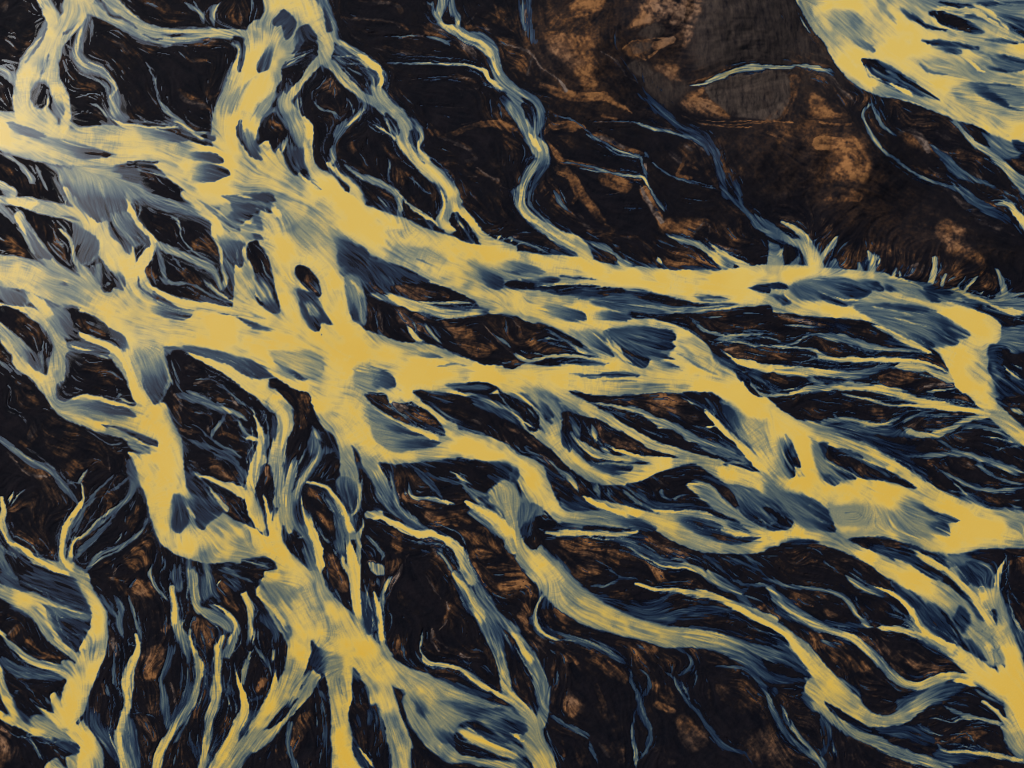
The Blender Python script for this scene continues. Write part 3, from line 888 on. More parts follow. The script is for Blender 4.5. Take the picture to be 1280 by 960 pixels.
P 1 6: -20,375 250,375 440,388 560,400 660,428 760,470 860,545 960,550 1080,600 1160,660 1160,720 1120,800 1100,880 1140,1000 960,1000 900,880 830,790 700,750 560,670 430,635 250,625 100,605 -20,580
P .5 12: 700,440 900,480 1100,530 1300,530 1300,640 1180,630 1050,580 950,550 860,540
F .1 918,502 700,440: 700,440 820,455 915,490 910,510 800,500
K .06 8: 930,555 1050,560 1180,590 1290,620 1290,670 1170,640 1080,600
S .75 5: 900,480,10 1050,530,14 1150,580,20 1290,610,20
P .52 20: 1140,680 1300,680 1300,800 1200,800 1140,850 1110,800
P .5 20: 1110,760 1170,780 1180,900 1130,950
F .04 1175,790 1100,800: 1130,780 1170,770 1180,830 1175,900 1140,880
K .04 10: 1170,770 1240,840 1300,860 1300,930 1200,870
S .6 5: 1180,870,12 1230,920,20 1290,950,20
S .5 4: 1220,870,8 1290,890,8
F .08 95,480 -40,470: -20,455 60,455 100,480 60,490 -20,490
F .1 120,562 -40,500: -20,500 60,520 120,560 60,562
K .5 18: 100,470 250,420 400,430 570,490 510,500 460,540 390,570 300,550 150,540
F .08 515,500 210,410: 230,420 350,420 470,460 520,500 450,540 380,500
F .08 398,575 150,450: 170,460 250,490 330,530 395,575 300,550
F .2 590,497 400,420: 400,420 520,440 590,490 540,497
F .25 658,505 560,440: 560,450 650,480 655,505 590,500
S .8 5: 240,490,6 320,525,10 390,545,10 470,540,6
F .35 868,550 710,465: 720,470 800,500 870,530 860,550 790,530
K .55 18: 480,560 700,555 800,590 880,640 1000,700 990,730 940,740 940,760 840,775 740,750 620,690 520,640
F .12 840,605 500,570: 520,570 660,555 790,570 870,620 740,610 620,590
F .06 1005,722 760,600: 780,610 880,640 1000,700 1000,730 900,700
F .08 945,765 720,650: 700,660 820,680 940,730 940,765 860,750
F .08 845,778 640,680: 640,690 740,720 860,760 800,775 730,750
S .75 10: 500,570,10 640,600,20 740,620,14
s 1 5: 240,370,80 210,310,70 160,260,50 100,240,40,.6 0,180,70,.4 -60,150,60,.4
s .8 5: 250,340,40 190,230,40 130,180,30 70,150,14
s .75 4: 270,330,30 310,280,30 345,230,20
S .6 2: 200,240,8 215,190,4
S .55 2: 220,250,5 280,210,3
S .55 2: 240,270,4 280,240,3
s .75 6: 40,360,90 30,290,60,.5 10,270,20
S .7 3: 40,340,30 75,270,20
s .5 5: 130,370,50 150,330,20
s .45 5: 330,370,60 335,340,20
s .78 5: 520,385,40 520,340,40 500,300,16
S .65 3: 530,350,20 550,310,10
S .6 3: 545,370,20 565,330,8
S .55 2: 505,320,8 492,290,5
s .6 4: 455,385,34 450,350,14
s .65 3: 625,415,20 640,375,8
s .6 3: 660,418,14 655,395,6
s .55 3: 680,420,10 690,400,5
N .85 8: 690,415 720,360 780,370 790,415
S .5 3: 720,410,10 730,370,12
s .75 5: 815,450,36 830,380,36 840,335,30
n .8 5: 825,330,10 855,325,10
s .72 3: 870,460,24 890,410,12
S .65 2: 890,450,14 940,420,6
S .6 2: 870,440,10 868,410,5
s .6 3: 950,485,14 970,440,10
s .68 3: 980,497,16 1020,450,14 1048,420,10
S .6 2: 1010,505,12 1030,488,5
S .6 2: 1060,518,14 1080,485,6
S .6 2: 1100,530,12 1112,500,5
S .55 2: 920,470,8 935,455,4
S .6 3: 900,465,8 1000,505,10 1120,533,8
s .62 4: 1190,530,40 1175,450,30 1145,390,20
s .55 4: 1160,528,40 1280,500,20
s .38 10: 960,-10,40 1020,40,50,.42 1100,90,60,.35 1200,140,40,.28
n .5 16: 1030,50,60 1120,110,80 1210,200,60
s .5 5: 1130,60,10 1200,60,30 1230,90,30,.95 1270,140,40,.95 1300,200,40
S .45 3: 1130,40,8 1200,40,12 1250,80,8
s .4 5: 1300,80,20 1250,-10,14
N .85 14: 830,180 900,140 980,190 980,240 1060,330 1100,370 990,340 880,260
N .8 10: 1060,400 1140,420 1140,490 1080,480
n .5 20: 300,40,50 450,20,60
n .4 14: 770,160,40 830,180,30
S .52 3: -10,760,16 150,780,10 230,790,20 300,830,22 450,840,24,.75 600,840,24 750,850,24 850,870,14
S .5 4: -10,720,14 100,760,8 200,715,14 300,720,22 400,750,36,.45 540,780,30 740,790,18
S .8 6: -10,880,40 150,895,50 300,905,40,.7 450,910,40,.5 560,880,30,.4
S .5 5: 180,910,20 260,960,30
S .8 6: 600,880,20 750,880,40 850,910,40 950,960,30
S .8 4: 500,660,10 600,700,20 700,750,24 800,800,40
S .4 3: 60,660,10 200,670,12 300,680,14
n .7 8: 60,620,24 200,650,20 320,680,24
n .8 6: 580,760,20 700,770,20
N .75 8: 620,840 750,810 830,830 780,840
n .6 14: 560,950,40 700,930,60
n .5 20: 200,750,60 500,690,60
S .22 20: 340,680,60 430,680,60
S .5 5: 380,930,20 430,970,14
S .5 3: 400,850,10 560,850,8
S .45 3: 60,740,10 140,720,6 240,690,6
@ 0 480 4
P 1 6: 180,-10 245,-10 280,75 330,90 410,50 520,80 640,105 680,100 640,-10 720,-10 760,80 810,90 830,100 870,200 910,290 920,420 940,520 1000,560 1100,640 1180,680 1290,740 1290,860 1150,890 1050,895 940,880 860,840 800,790 760,690 730,580 700,500 670,400 640,340 700,340 740,345 740,310 660,290 600,270 520,250 430,215 330,180 260,120 220,50
K .6 12: 345,92 450,80 560,95 640,120 680,170 600,190 480,170
F .2 680,160 380,85: 345,92 450,80 560,95 640,120 685,170 600,165 480,140
F .04 800,305 520,210: 520,210 620,220 720,260 780,280 798,308 740,300 650,262
k .04 4: 525,210,5 600,225,8 700,275,10 780,305,6
K .6 6: 640,285 720,310 752,330 740,347 690,332 650,312
K .6 10: 715,0 840,-10 800,90 750,70
F .15 795,95 720,-20: 715,0 840,-10 805,95 755,75
K .1 6: 285,0 330,0 330,85 290,75
S .6 3: 580,60,20 620,45,14
S .65 3: 600,70,24 640,85,20
K .5 14: 860,560 900,550 1000,600 1110,635 1080,680 1010,720 950,710 890,740 850,680
F .05 1108,640 920,550: 940,520 1020,560 1112,637 1060,690 1010,722 970,680
F .1 902,745 890,550: 870,560 900,550 940,620 940,700 895,745 855,700
S .8 8: 930,600,14 960,650,20 990,700,14
P .38 20: 920,430 1000,500 1100,600 1120,640 1000,600 940,540
s .48 12: 920,290,20 930,380,20 960,450,20,.4
s .85 4: 1040,510,8 1080,570,20 1130,630,30
S .5 4: 960,440,10 1020,490,12 1060,530,12
s .85 5: 1000,460,10 1100,490,30 1190,540,40 1250,570,50 1270,640,60
S .5 4: 960,430,10 1020,470,20
s 1 5: 1300,380,70 1255,520,44 1260,620,50 1285,710,30
s .48 18: 940,880,30 950,980,40
s .55 18: 1030,890,44 1040,980,44
s .85 5: 1170,890,20 1290,900,24
S .4 6: 1100,910,20 1200,960,20
s .42 4: -10,270,20 80,340,34 180,400,34 260,440,30 310,500,40 360,560,30 390,600,16
S .55 2: 40,300,5 150,375,6 250,410,6 300,480,8 360,550,8
S .35 4: 220,390,10 280,440,14 330,490,14 400,500,10
s .95 4: 412,500,8 415,570,14 390,620,28 340,700,28 320,770,30 310,850,40 310,920,36
s .65 4: 400,495,20 440,430,8
s .9 4: 380,770,12 350,840,22 345,900,30 360,930,40 430,965,40
s .42 5: 350,720,16 420,630,18 490,530,14 560,470,10
s .48 5: 370,800,14 460,730,20 560,650,24 640,570,30 680,480,40
s .42 4: 380,860,20 470,780,24 550,700,10
s .5 4: 430,930,20 500,850,20 620,800,20 700,740,14 740,670,12
S .42 3: 590,800,5 620,720,6
S .42 2: 420,720,6 520,560,6 600,430,6
s .42 14: 650,400,60 680,500,50
s .85 4: 10,570,16 20,640,30 10,690,40 40,770,28 110,830,28 190,890,36 300,910,40 400,950,50 430,980,50
S .65 3: 30,600,8 60,550,8 70,530,6
S .6 3: 40,620,8 80,570,6 125,528,6
s .9 4: 140,890,16 240,920,24 330,940,30 420,965,30
s .48 12: -10,800,40 20,900,60 50,980,50
P .3 14: 140,900 240,930 360,950 200,970
s .3 20: 60,830,60 110,920,60
n .7 12: 100,30,60 150,80,60
n .85 8: 185,170,24 160,260,50
N .5 15: 220,180 380,190 400,330 240,330
n .4 16: 380,410,60 360,440,40
n .5 16: 280,320,60 320,350,40
N .4 30: 60,560 300,520 330,680 200,850 60,760
n .75 12: 640,870,50 690,900,80
n .75 10: 720,770,40 740,800,30
n .6 12: 520,650,40 560,610,30
n .7 10: 430,650,30 450,680,20
n .6 12: 650,680,40 660,720,30
n .7 10: 300,800,30 270,860,30
n .6 8: 130,430,30 200,470,20
n .6 12: 110,290,20 140,300,30
S .35 3: 50,20,8 40,110,8 110,150,8 150,220,6
n .75 8: 880,130,40 900,190,30
N .8 10: 1110,240 1200,260 1280,310 1270,360 1170,300
n .7 12: 1000,160,40 1050,170,30
n .75 12: 1070,420,50 1180,450,40
N .75 10: 1100,560 1200,600 1220,630 1110,590
n .75 6: 940,250,20 1000,240,10
n .6 14: 1150,190,50 1200,220,30
S .48 6: 860,50,30 960,70,40 1080,120,30 1180,150,30 1250,190,20
S .45 4: 1130,160,20 1060,250,20 1060,290,10
S .38 5: 920,280,20 1000,300,20 1060,320,24 1150,360,24 1200,430,30 1220,520,20
S .4 3: 980,240,8 1060,310,10 1170,350,12
S .42 4: 1180,160,14 1220,240,16 1280,280,16,.6
s .85 4: 1240,270,20 1290,280,20
S .42 3: 1090,0,8 1180,70,10 1250,130,10
s .95 4: 1230,-10,30 1290,20,40
S .35 3: 800,820,8 770,900,8 750,960,8
S .35 3: 830,840,10 820,940,10
S .35 4: 880,880,14 870,960,14
n .6 8: 860,220,10 960,300,16
@ 320 480 4
P 1 6: 270,-20 500,-20 545,90 570,190 600,290 690,335 800,330 900,305 950,275 880,235 960,215 1080,240 1150,260 1290,320 1290,400 1200,400 1100,380 1000,368 900,385 800,395 700,405 620,395 560,400 520,360 480,310 500,400 530,480 470,470 425,480 410,300 340,220 300,150 265,50
P .6 14: 540,100 700,170 820,240 915,280 900,310 700,340 580,290
F .06 850,225 540,250: 550,110 650,150 800,230 850,250 760,270 640,240 570,200
F .15 918,302 620,260: 620,250 800,265 915,280 918,300 820,320 700,332
s .6 4: 560,80,20 650,150,20 780,220,30,.9 850,250,40,.95 930,270,40
S .5 3: 650,40,8 690,120,8 780,200,12
K 0 5: 700,100 800,110 900,170 945,240 935,260 850,220 740,150
N .85 8: 780,130 860,160 930,240 860,220 800,180
s .8 5: 740,30,40 790,80,30 870,130,30 930,190,50 980,220,60
s .95 8: 500,-15,40 750,0,44 1000,-6,40 1290,-20,40
s .34 20: 860,50,90 1100,80,80 1290,170,50
S .7 5: 1220,30,14 1290,60,16
S .5 4: 1200,90,6 1290,130,8
K .55 14: 1180,400 1270,390 1270,450 1240,480 1180,450
F .1 1268,480 1080,385: 1080,385 1200,400 1278,410 1270,470 1230,482 1150,440
s .7 14: 570,390,90,.78 600,460,70,.65 650,560,60,.5 690,610,20,.4
s .6 5: 590,510,8 620,570,26 680,630,30,.5 740,670,30,.38
s .42 6: 680,420,20,.3 690,500,16 700,600,24,.5 770,670,40,.5 850,720,30,.4
S .7 3: 700,590,6 740,650,8 800,690,10 850,730,8
S .33 6: 770,410,20 880,510,24 950,590,20
S .35 5: 830,430,14 960,490,20 1080,490,20
S .42 5: 760,480,8 780,560,20 880,575,20,.6 1000,600,30,.7
s 1 5: 1050,590,16 1120,630,50 1200,680,70 1250,750,60 1290,830,50
s .5 12: 1080,640,40 1170,700,50 1230,780,40
s .55 6: 1040,500,16 1080,540,30,.5 1140,560,30
P .65 12: 1220,490 1290,480 1290,690 1240,640 1160,590 1200,540
S .8 3: 970,430,6 1040,480,12 1090,510,12
N .85 8: 1010,730 1100,740 1220,800 1290,880 1180,830 1080,790
n .7 10: 960,650,40 1060,690,30
n .75 10: 1080,860,30 1200,860,20
n .6 14: 850,600,30 900,640,30
n .85 6: 750,560,50 830,585,40
S .9 3: 742,540,10 752,550,12
s .95 5: -10,30,60 60,80,90 130,130,100,.9 150,210,80,.85 120,310,80 100,420,90,.85 110,540,80,.75 110,620,30
s .4 14: 60,200,60 100,260,40
n .7 12: 240,80,60 240,200,40
s .75 5: 200,-10,40 270,20,36
s .48 20: 280,260,60 300,330,70
s .8 5: 200,380,8 190,430,40 150,530,60 150,640,80 170,740,30
s .75 5: 330,340,30,.5 290,400,50 230,480,50 200,560,60 170,660,90 250,740,60 290,830,60 310,970,60
s .5 8: 220,580,20 240,700,20
S .55 3: 215,340,8 190,380,10 170,440,12
P 1 6: -10,740 60,760 70,650 110,620 130,680 130,770 180,850 250,920 290,970 40,970 40,930 100,930 80,890 -10,860
s .9 5: 0,180,10 20,270,30 20,360,40,.9 0,420,40
s .5 6: 50,270,30 40,370,30
s .95 4: 40,560,8 60,640,20 80,720,40
s .7 6: 0,600,40 30,720,50,.85
K 0 4: 20,420 60,400 95,470 100,530 80,580 40,550 20,500
n .7 8: 50,480,30 70,510,20
K .08 5: -10,875 60,870 100,925 40,935 40,970 -10,970
S .5 5: -10,905,14 70,905,14
K 0 4: 150,780 200,750 240,800 240,890 180,840
n .7 8: 180,790,30 200,830,20
s .5 8: 210,760,30 240,830,30 270,920,30
K 0 5: 240,510 330,530 380,570 410,640 400,700 430,740 430,860 400,900 440,970 340,970 320,860 270,760 235,640
N .85 8: 250,510 330,530 340,580 260,560
n .6 12: 340,640,40 380,720,40
N .85 8: 320,840 400,870 420,960 340,950
S .5 5: 350,560,20 400,640,30 420,740,40,.45 420,810,50,.45 440,880,30
S .42 4: 310,700,10 340,770,10 400,810,12
s .95 4: 250,490,10 340,510,20 390,570,24 430,630,30 450,700,40 480,760,60 490,830,60
P .75 10: 420,400 500,400 530,490 530,590 480,700 460,650 430,560 420,480
F .06 470,650 470,460: 410,480 500,480 505,600 475,650 440,620
F .05 490,750 535,590: 530,590 545,660 520,720 490,748 475,700
s .9 5: 460,650,20 460,720,40 500,760,50 490,850,70 490,980,60
K .12 6: 450,790 500,780 490,880 465,885 455,840
s .85 5: 430,870,20 450,970,60
k .05 6: 480,310,4 500,360,12 520,440,20
S .5 3: 330,480,8 340,420,6
S .45 3: 350,490,6 375,430,5
s .36 20: 370,340,70 390,400,30
s .65 4: 560,650,40 650,660,40 720,700,30,.9 800,740,30 870,745,40 960,770,50 1010,830,50 1050,920,60,.8 1080,980,60
s .45 10: 930,830,40 980,890,30
N .85 6: 870,820 910,820 1000,940 980,960 920,890
S .6 4: 890,820,10 940,880,14 1000,960,20
S .52 3: 550,750,8 600,800,12 640,850,12 620,890,14
S .45 3: 530,800,6 590,830,8 600,880,8
P .68 6: 560,890 600,890 640,910 640,960 590,950
N .85 6: 690,760 740,720 720,830 690,820
N .85 8: 640,920 770,850 700,930 660,960
s .85 5: 535,680,8 520,740,26
@ 640 480 4
P 1 6: 230,-20 300,35 420,58 520,57 660,45 800,38 950,30 1030,60 1080,100 1140,180 1200,300 1240,430 1290,470 1290,90 1200,50 1160,0 1150,-20
s 1 4: 970,130,10 1030,190,24 1100,260,28 1180,340,40 1250,410,60 1300,460,70
P .36 25: 830,40 1000,40 1140,120 1220,250 1180,300 1050,200 960,130
K .7 12: 1150,200 1280,180 1290,300 1220,310 1170,260
P .75 16: -10,10 200,20 260,100 250,190 200,130 100,50
s 1 5: 200,60,60 240,120,40 230,200,50 200,260,80 260,340,80 350,420,80 450,470,70 560,490,40
F .08 190,165 80,60: 60,50 140,70 200,110 192,165 160,150
s .8 8: 240,60,70 380,130,70 480,180,60 600,250,50 720,310,50 850,350,50 950,370,40
s .4 20: 270,120,60 350,150,40
s .95 5: 480,300,8 560,340,22 640,365,36 780,385,50 900,385,50 1000,390,60 1080,430,70 1180,450,70 1290,490,90
P .95 8: 260,340 370,420 450,390 620,400 800,380 940,400 860,405 760,430 680,470 590,495 480,505 400,480 330,420
F .08 600,430 400,410: 390,385 500,400 600,415 590,440 500,458 420,430
F .05 945,412 740,425: 760,415 880,400 947,412 900,425 800,430
P 1 8: 940,400 1050,400 1180,440 1290,470 1290,570 1180,520 1080,500 1000,460
P .5 20: 1050,490 1200,530 1290,580 1290,640 1230,600 1280,660 1260,700 1190,680 1130,620 1100,560
K .04 10: 1200,580 1290,630 1290,655 1230,625
F .1 1250,690 1080,510: 1100,540 1200,600 1270,660 1255,705 1190,680 1130,620
P .74 6: 880,495 980,490 1040,540 1110,600 1160,660 1220,710 1150,700 1050,630 980,560
K .6 8: 960,520 1010,540 1090,620 1040,590
s 1 6: -20,400,110 80,440,140 150,530,180 220,620,130 300,670,80 430,680,100 560,690,80 660,700,60 720,715,40
F .05 390,615 180,550: 200,500 280,540 360,590 390,617 340,640 250,620
k .05 8: 250,690,14 330,712,18 450,725,14 560,728,6
F .1 560,725 250,670: 250,670 400,700 600,722 450,735 300,720
F .45 725,722 480,645: 500,640 640,670 727,715 690,740 600,720
k .55 8: 420,690,6 500,660,10
s 1 5: 340,560,14 420,590,30 520,615,36 620,645,50 720,690,80 850,760,90 950,800,80 1080,820,60 1200,820,60 1300,790,90
s .9 5: 720,635,16 850,645,24 960,665,40 1060,700,50 1180,735,50 1300,740,60
P .8 10: 740,640 900,650 1050,720 1140,780 950,790 800,740
F .04 1050,722 760,655: 780,650 900,665 1010,690 1052,722 960,720 850,710
F .04 1145,785 820,700: 820,690 960,730 1145,775 1130,798 1080,800 950,770
F .35 1198,737 1020,660: 1030,665 1120,690 1200,737 1130,735 1060,710
s .85 6: 170,745,20 280,745,30 420,745,30 520,750,30 620,740,16
s .38 8: 480,770,30 600,810,50,.35 700,860,40,.35 780,900,40 860,910,30,.5 940,930,30,.7 980,970,20
S .58 2: 520,790,6 640,830,8 740,890,8 850,915,12
P .3 20: 540,750 700,760 620,800
s 1 6: -10,520,50 -10,640,60 20,740,60 60,840,100 150,920,160 230,990,150
P .55 18: 0,490 60,560 140,620 120,680 60,700 40,780 10,700
F .04 60,785 110,620: 50,680 140,620 120,700 70,787 40,740
S .7 4: 20,620,14 15,680,10
K .1 6: 70,790 150,750 120,830
P .7 18: 120,800 200,850 290,950 200,970
K .45 6: -10,420 30,430 30,480 -10,490
s .55 6: -10,50,30 60,80,30 120,140,30 150,190,40,.9 190,240,60
K 0 5: -10,70 50,90 110,160 130,215 60,170 -10,120
S .45 6: 60,100,14 100,150,14 120,190,12
s .95 4: 40,200,20 110,240,40 190,300,40
s .5 6: -10,130,20 50,190,30
F .1 125,238 40,170: 40,170 100,200 130,237 90,240
K .15 6: -10,170 30,180 50,220 10,215
S .42 8: 300,170,30 330,250,40 350,290,30
S .55 6: 390,190,16 410,250,20 420,300,14
S .6 5: 280,210,8 320,280,24 390,330,36,.7 450,360,40,.7 560,375,30,.8 640,380,30
S .65 4: 430,310,20 500,350,26
K .04 8: 250,180 280,210 290,280 290,340 260,300 245,240
s .6 3: 275,290,8 310,340,10
n .7 10: 480,250,30 530,250,20
N .85 10: 490,280 560,260 640,300 700,340 620,330 540,320
n .5 14: 450,210,50 560,240,40
S .45 5: 390,95,10,.7 500,105,16,.7 640,140,22 740,190,40 830,220,40 900,270,40 1000,300,40 1150,370,40,.55
S .8 3: 710,213,8 770,218,10
S .9 3: 960,212,10 1020,212,12
S .42 5: 940,310,30 1060,350,30 1190,380,30,.6
S .58 2: 850,70,6 960,125,8
N .75 14: 500,70 750,60 950,170 900,200 700,120 560,100
n .75 10: 640,95,30 800,110,30
n .7 8: 460,90,10 640,90,14
n .6 8: 870,240,20 960,300,10
S .5 4: 1060,390,8 1200,395,18
S .4 6: 740,500,20 760,560,14 830,600,10
S .4 4: 700,520,10 720,570,10
S .6 4: 400,490,30 430,540,20 440,580,10
S .52 4: 470,510,14 500,580,14
S .5 4: 540,520,10 600,570,16 670,620,20
S .5 3: 590,590,8 620,605,8
S .28 20: 650,590,50 800,615,50 950,620,50
n .6 10: 740,540,40 850,570,40
S .36 10: 600,510,30 700,600,20
S .5 4: 170,360,16 240,430,20 290,470,24,.6 340,550,24,.7
S .4 4: 40,290,10 90,340,14 170,360,10
n .6 8: 150,370,20 210,390,40
N .7 20: 240,780 400,780 480,900 300,900
n .8 8: 340,850,50 430,850,20
n .75 8: 500,850,40 560,840,40 620,880,40
n .6 12: 640,770,50 780,840,50 880,850,40
S .4 3: 400,880,8 480,910,8 520,950,6
S .36 4: 930,840,20 1000,890,16 1080,960,14
S .34 4: 1030,870,20 1150,900,20 1290,960,14
S .34 4: 1150,850,14 1280,930,14
n .8 8: 10,890,60 40,950,60
n .5 14: 60,250,30 20,310,30
S .5 4: 780,870,10 850,880,20 870,900,10
@ 960 480 4
s 1 5: 990,-20,40 1050,50,80 1130,130,80 1220,220,80 1300,280,90
P .6 14: 1030,-20 1100,-20 1170,50 1220,110 1140,90
F .05 1205,112 1060,-40: 1090,-20 1290,-20 1290,110 1210,115 1150,60
P .35 18: 1100,-20 1290,-20 1290,110 1200,110
S .7 6: 1200,120,20 1290,150,30
S .7 8: -10,50,14,.45 100,50,16,.45 180,30,30 350,10,40 500,20,40 640,40,44 750,80,36 860,110,30 1000,125,30 1100,135,40,.95
S .48 3: 350,40,8 450,70,12 600,100,14 720,110,16,.7 850,130,14
s .42 5: -10,20,20 60,50,20
S .45 3: 700,130,10 640,170,20 590,200,24
S .5 5: 1100,140,20 1000,180,24 900,230,30 830,260,30,.7 740,250,36 660,210,20
S .5 4: 660,200,12 760,150,14 850,130,12
S .42 5: 950,210,14 1030,200,12 1130,220,10
s .5 6: 280,190,30 400,180,26 520,205,24,.7 620,200,16
P .42 20: 350,180 600,220 830,250 800,270 560,260 400,230
P 1 6: -10,90 70,130 150,175 220,190 330,220 450,270 580,330 700,420 800,500 860,530 1000,590 1120,630 1300,660 1300,830 1150,820 1050,830 900,850 780,830 640,780 500,765 400,775 560,850 700,920 800,970 600,970 500,900 350,830 220,800 100,790 -10,820 -10,730 120,700 50,560 -10,470
K .62 25: 220,195 400,230 560,320 700,420 640,400 500,330 340,280 240,260
F .2 600,330 300,250: 300,190 480,230 640,330 800,480 700,430 560,330
P .33 18: 400,230 560,290 700,400 830,500 760,420 660,330 560,270
K 0 5: 290,310 400,350 480,380 600,430 700,490 740,520 640,500 520,480 440,460 380,420 300,380
K .3 8: 255,295 300,300 290,370 275,350
n .5 14: 350,390,40 480,420,30
S .6 3: 280,360,8 350,420,8 430,465,8
S .42 3: 390,352,10 480,380,12 560,410,10
K .55 14: 240,310 280,350 360,410 440,460 340,505 270,480 250,400
F .05 440,475 270,380: 280,390 360,420 442,467 400,482 340,460
F .08 337,510 240,390: 240,400 300,440 350,490 335,510 280,490
K .08 5: 85,260 120,300 150,370 165,410 135,410 135,460 110,465 90,400 80,330
K .6 18: 40,280 85,280 110,465 60,430
F .15 125,465 50,330: 60,310 90,290 135,460 110,467 75,420
S .35 6: 110,310,14 150,390,16
S .85 5: 140,430,20 180,450,20
K .74 16: 290,610 420,600 560,620 700,660 800,700 900,750 740,745 560,720 400,710 320,680
F .4 315,670 520,680: 300,620 400,640 500,680 400,705 330,690
F .05 908,758 690,640: 700,650 800,680 890,690 908,757 820,740
F .05 960,690 740,645: 760,650 860,655 960,689 890,694 800,680
F .08 850,655 680,585: 680,585 760,600 862,655 760,640
K .55 12: -10,480 100,530 250,590 300,650 330,740 200,720 130,680 60,600 -10,570
F .04 325,720 60,530: 80,540 200,560 270,600 310,660 332,738 270,680 180,610
K .05 6: -10,580 70,620 120,680 100,720 -10,720
S .4 6: -10,640,20 60,700,30
F .08 247,796 40,800: -10,830 80,790 160,773 247,796 180,807 80,812
K 0 6: -10,832 100,812 220,825 350,870 480,920 560,970 -10,970
n .4 20: 100,870,80 250,900,60
S .4 3: 260,850,6 310,910,8 380,950,8
K .06 8: 420,785 520,768 640,785 760,840 850,890 930,970 820,970 700,900 560,840
S .62 6: 720,840,14 800,890,24 900,940,30,.9
S .32 10: 500,800,30 620,850,40 760,920,40
P .55 22: 880,860 1050,840 1160,900 1150,970 960,970 900,910
F .1 1180,870 960,850: 1020,840 1150,820 1290,825 1180,870 1150,950 1080,880
K .1 12: 1040,840 1180,820 1290,830 1190,860 1150,870
K 0 5: 1200,860 1290,840 1290,970 1170,970 1190,900
n .6 14: 1240,900,60 1270,930,40
S .85 4: 1190,860,8 1165,910,20 1150,970,20
S .42 6: 750,370,30 860,350,30,.5 980,350,24 1060,370,30,.5 1150,400,30,.5 1300,450,30,.55
S .42 4: 840,270,20 940,330,16 1040,370,20
S .38 4: 1050,370,20 1080,430,20 1150,470,14 1230,495,14,.5 1300,500,12
S .38 4: 840,430,16 930,470,24 1000,500,30 1100,530,24 1200,530,24 1300,510,20
S .48 3: 850,430,6 950,510,6 1000,560,8 1060,600,14 1120,620,20
S .4 4: 1290,620,20 1180,630,16
S .45 3: 1050,220,10 1150,240,14 1230,290,14,.6 1290,320,20,.6
S .45 3: 1290,310,16 1200,320,8 1120,340,6
P .2 25: 500,260 700,300 860,340 700,370
N .9 8: 930,40 1000,50 990,100 950,90
n .75 8: 870,10,20 960,-5,20
n .65 12: 600,80,40 680,110,20
n .6 16: 470,110,50 560,150,50
n .75 6: 850,190,16 900,170,20
n .5 14: 980,390,60 1020,420,40
n .65 10: 1100,580,30 1240,590,20
n .5 12: 820,390,20 900,430,20
S .34 4: 730,430,24 780,480,20 820,510,14
S .35 3: 220,130,5 230,170,6
S .4 3: 320,150,8 360,180,10
n .5 12: 1180,490,30 1280,480,20
@ 0 720 4
s 1 5: 370,-20,40 420,40,60 460,130,80 500,200,80 490,290,110 460,400,120 410,510,130 370,620,130 360,720,120 410,810,110 450,900,130 450,990,140
s 1 6: -20,60,60 60,100,80,1 140,140,90,.95 210,200,90,.8 260,290,80,.7 340,360,60,.75 400,420,40,.8
P .5 28: 60,50 200,90 460,180 470,215 360,280 420,290 300,290 200,230 60,160
P .28 20: 100,-10 370,-10 420,80 460,180 200,70
S .78 10: 100,90,50 200,120,30 300,155,20 440,190,14
F .04 440,110 130,80: 130,70 250,50 380,60 450,160 400,150 260,120
F .04 425,280 200,180: 220,180 350,230 450,240 422,292 320,280
F .08 370,340 250,230: 240,220 330,290 390,310 380,370 310,330
K .4 8: -10,-10 80,-10 90,40 60,70 20,40 -10,10
n .75 8: 90,260,40 70,290,30
n .75 10: 170,390,60 220,400,40
S .42 3: 160,220,8 190,290,8 200,360,8
S .35 3: 20,230,6 70,190,6
s .6 5: 20,300,10 60,350,30 130,400,36 220,440,36 310,470,50,.75 350,510,40
s .85 4: 320,430,30 360,460,60 370,560,80
s .42 8: 10,420,40 60,460,60 180,490,50 300,500,50
S .6 3: 10,440,8 80,470,10 180,485,14
s .85 4: -10,270,30 30,300,20
S .4 5: 60,590,30 100,560,20
S .75 3: 180,650,8 240,690,30 290,730,50,.95 350,790,70
s .95 4: 270,600,40 300,680,60 350,760,90
S .5 3: 140,600,6 180,640,8
S .4 3: 200,560,8 230,620,6
S .4 3: 100,520,6 170,590,8
s .75 10: -10,450,30 10,560,50 50,640,60 80,700,60,.9 100,730,60
s 1 4: -10,690,30 100,745,60 220,780,60 320,810,60 390,850,60
P .7 12: 150,700 230,700 330,780 270,790 160,750
F .06 160,742 50,620: 60,620 130,680 165,700 158,746 110,720
K .3 10: 260,810 330,830 390,870 380,890 320,870
s .4 14: 300,820,60 370,860,50
P .7 8: 230,940 280,910 340,960 330,900 400,900 400,980 230,980
S .4 3: 130,790,8 180,850,10 200,930,14
n .9 14: 20,800,80 20,900,70
S .4 5: 490,80,30 540,150,30 580,220,20
S .5 5: 550,80,16 600,150,24 600,250,30 620,320,14
S .52 5: 640,80,14 660,170,20 690,250,20 710,340,20
S .6 3: 690,180,6 695,270,8 715,350,8
s .9 6: 680,290,16 690,370,36 650,460,56 640,560,60 640,650,40 610,740,40,.8 590,820,40,.7 620,900,60,.8 640,980,60
s .5 12: 640,720,60 650,820,80 680,940,60
S .36 14: 470,640,50 480,740,60 540,830,60 590,920,40
S .42 5: 570,370,20 570,480,20 580,560,24
S .38 5: 530,520,20 550,620,20
n .9 12: 700,60,80 750,80,60
N .85 14: 720,370 800,360 830,440 780,490 700,480
N .85 8: 750,590 790,640 780,700 740,660
n .7 12: 700,720,50 760,750,60
n .5 10: 720,350,14 840,250,14
S .4 3: 650,690,8 720,690,8 790,720,8
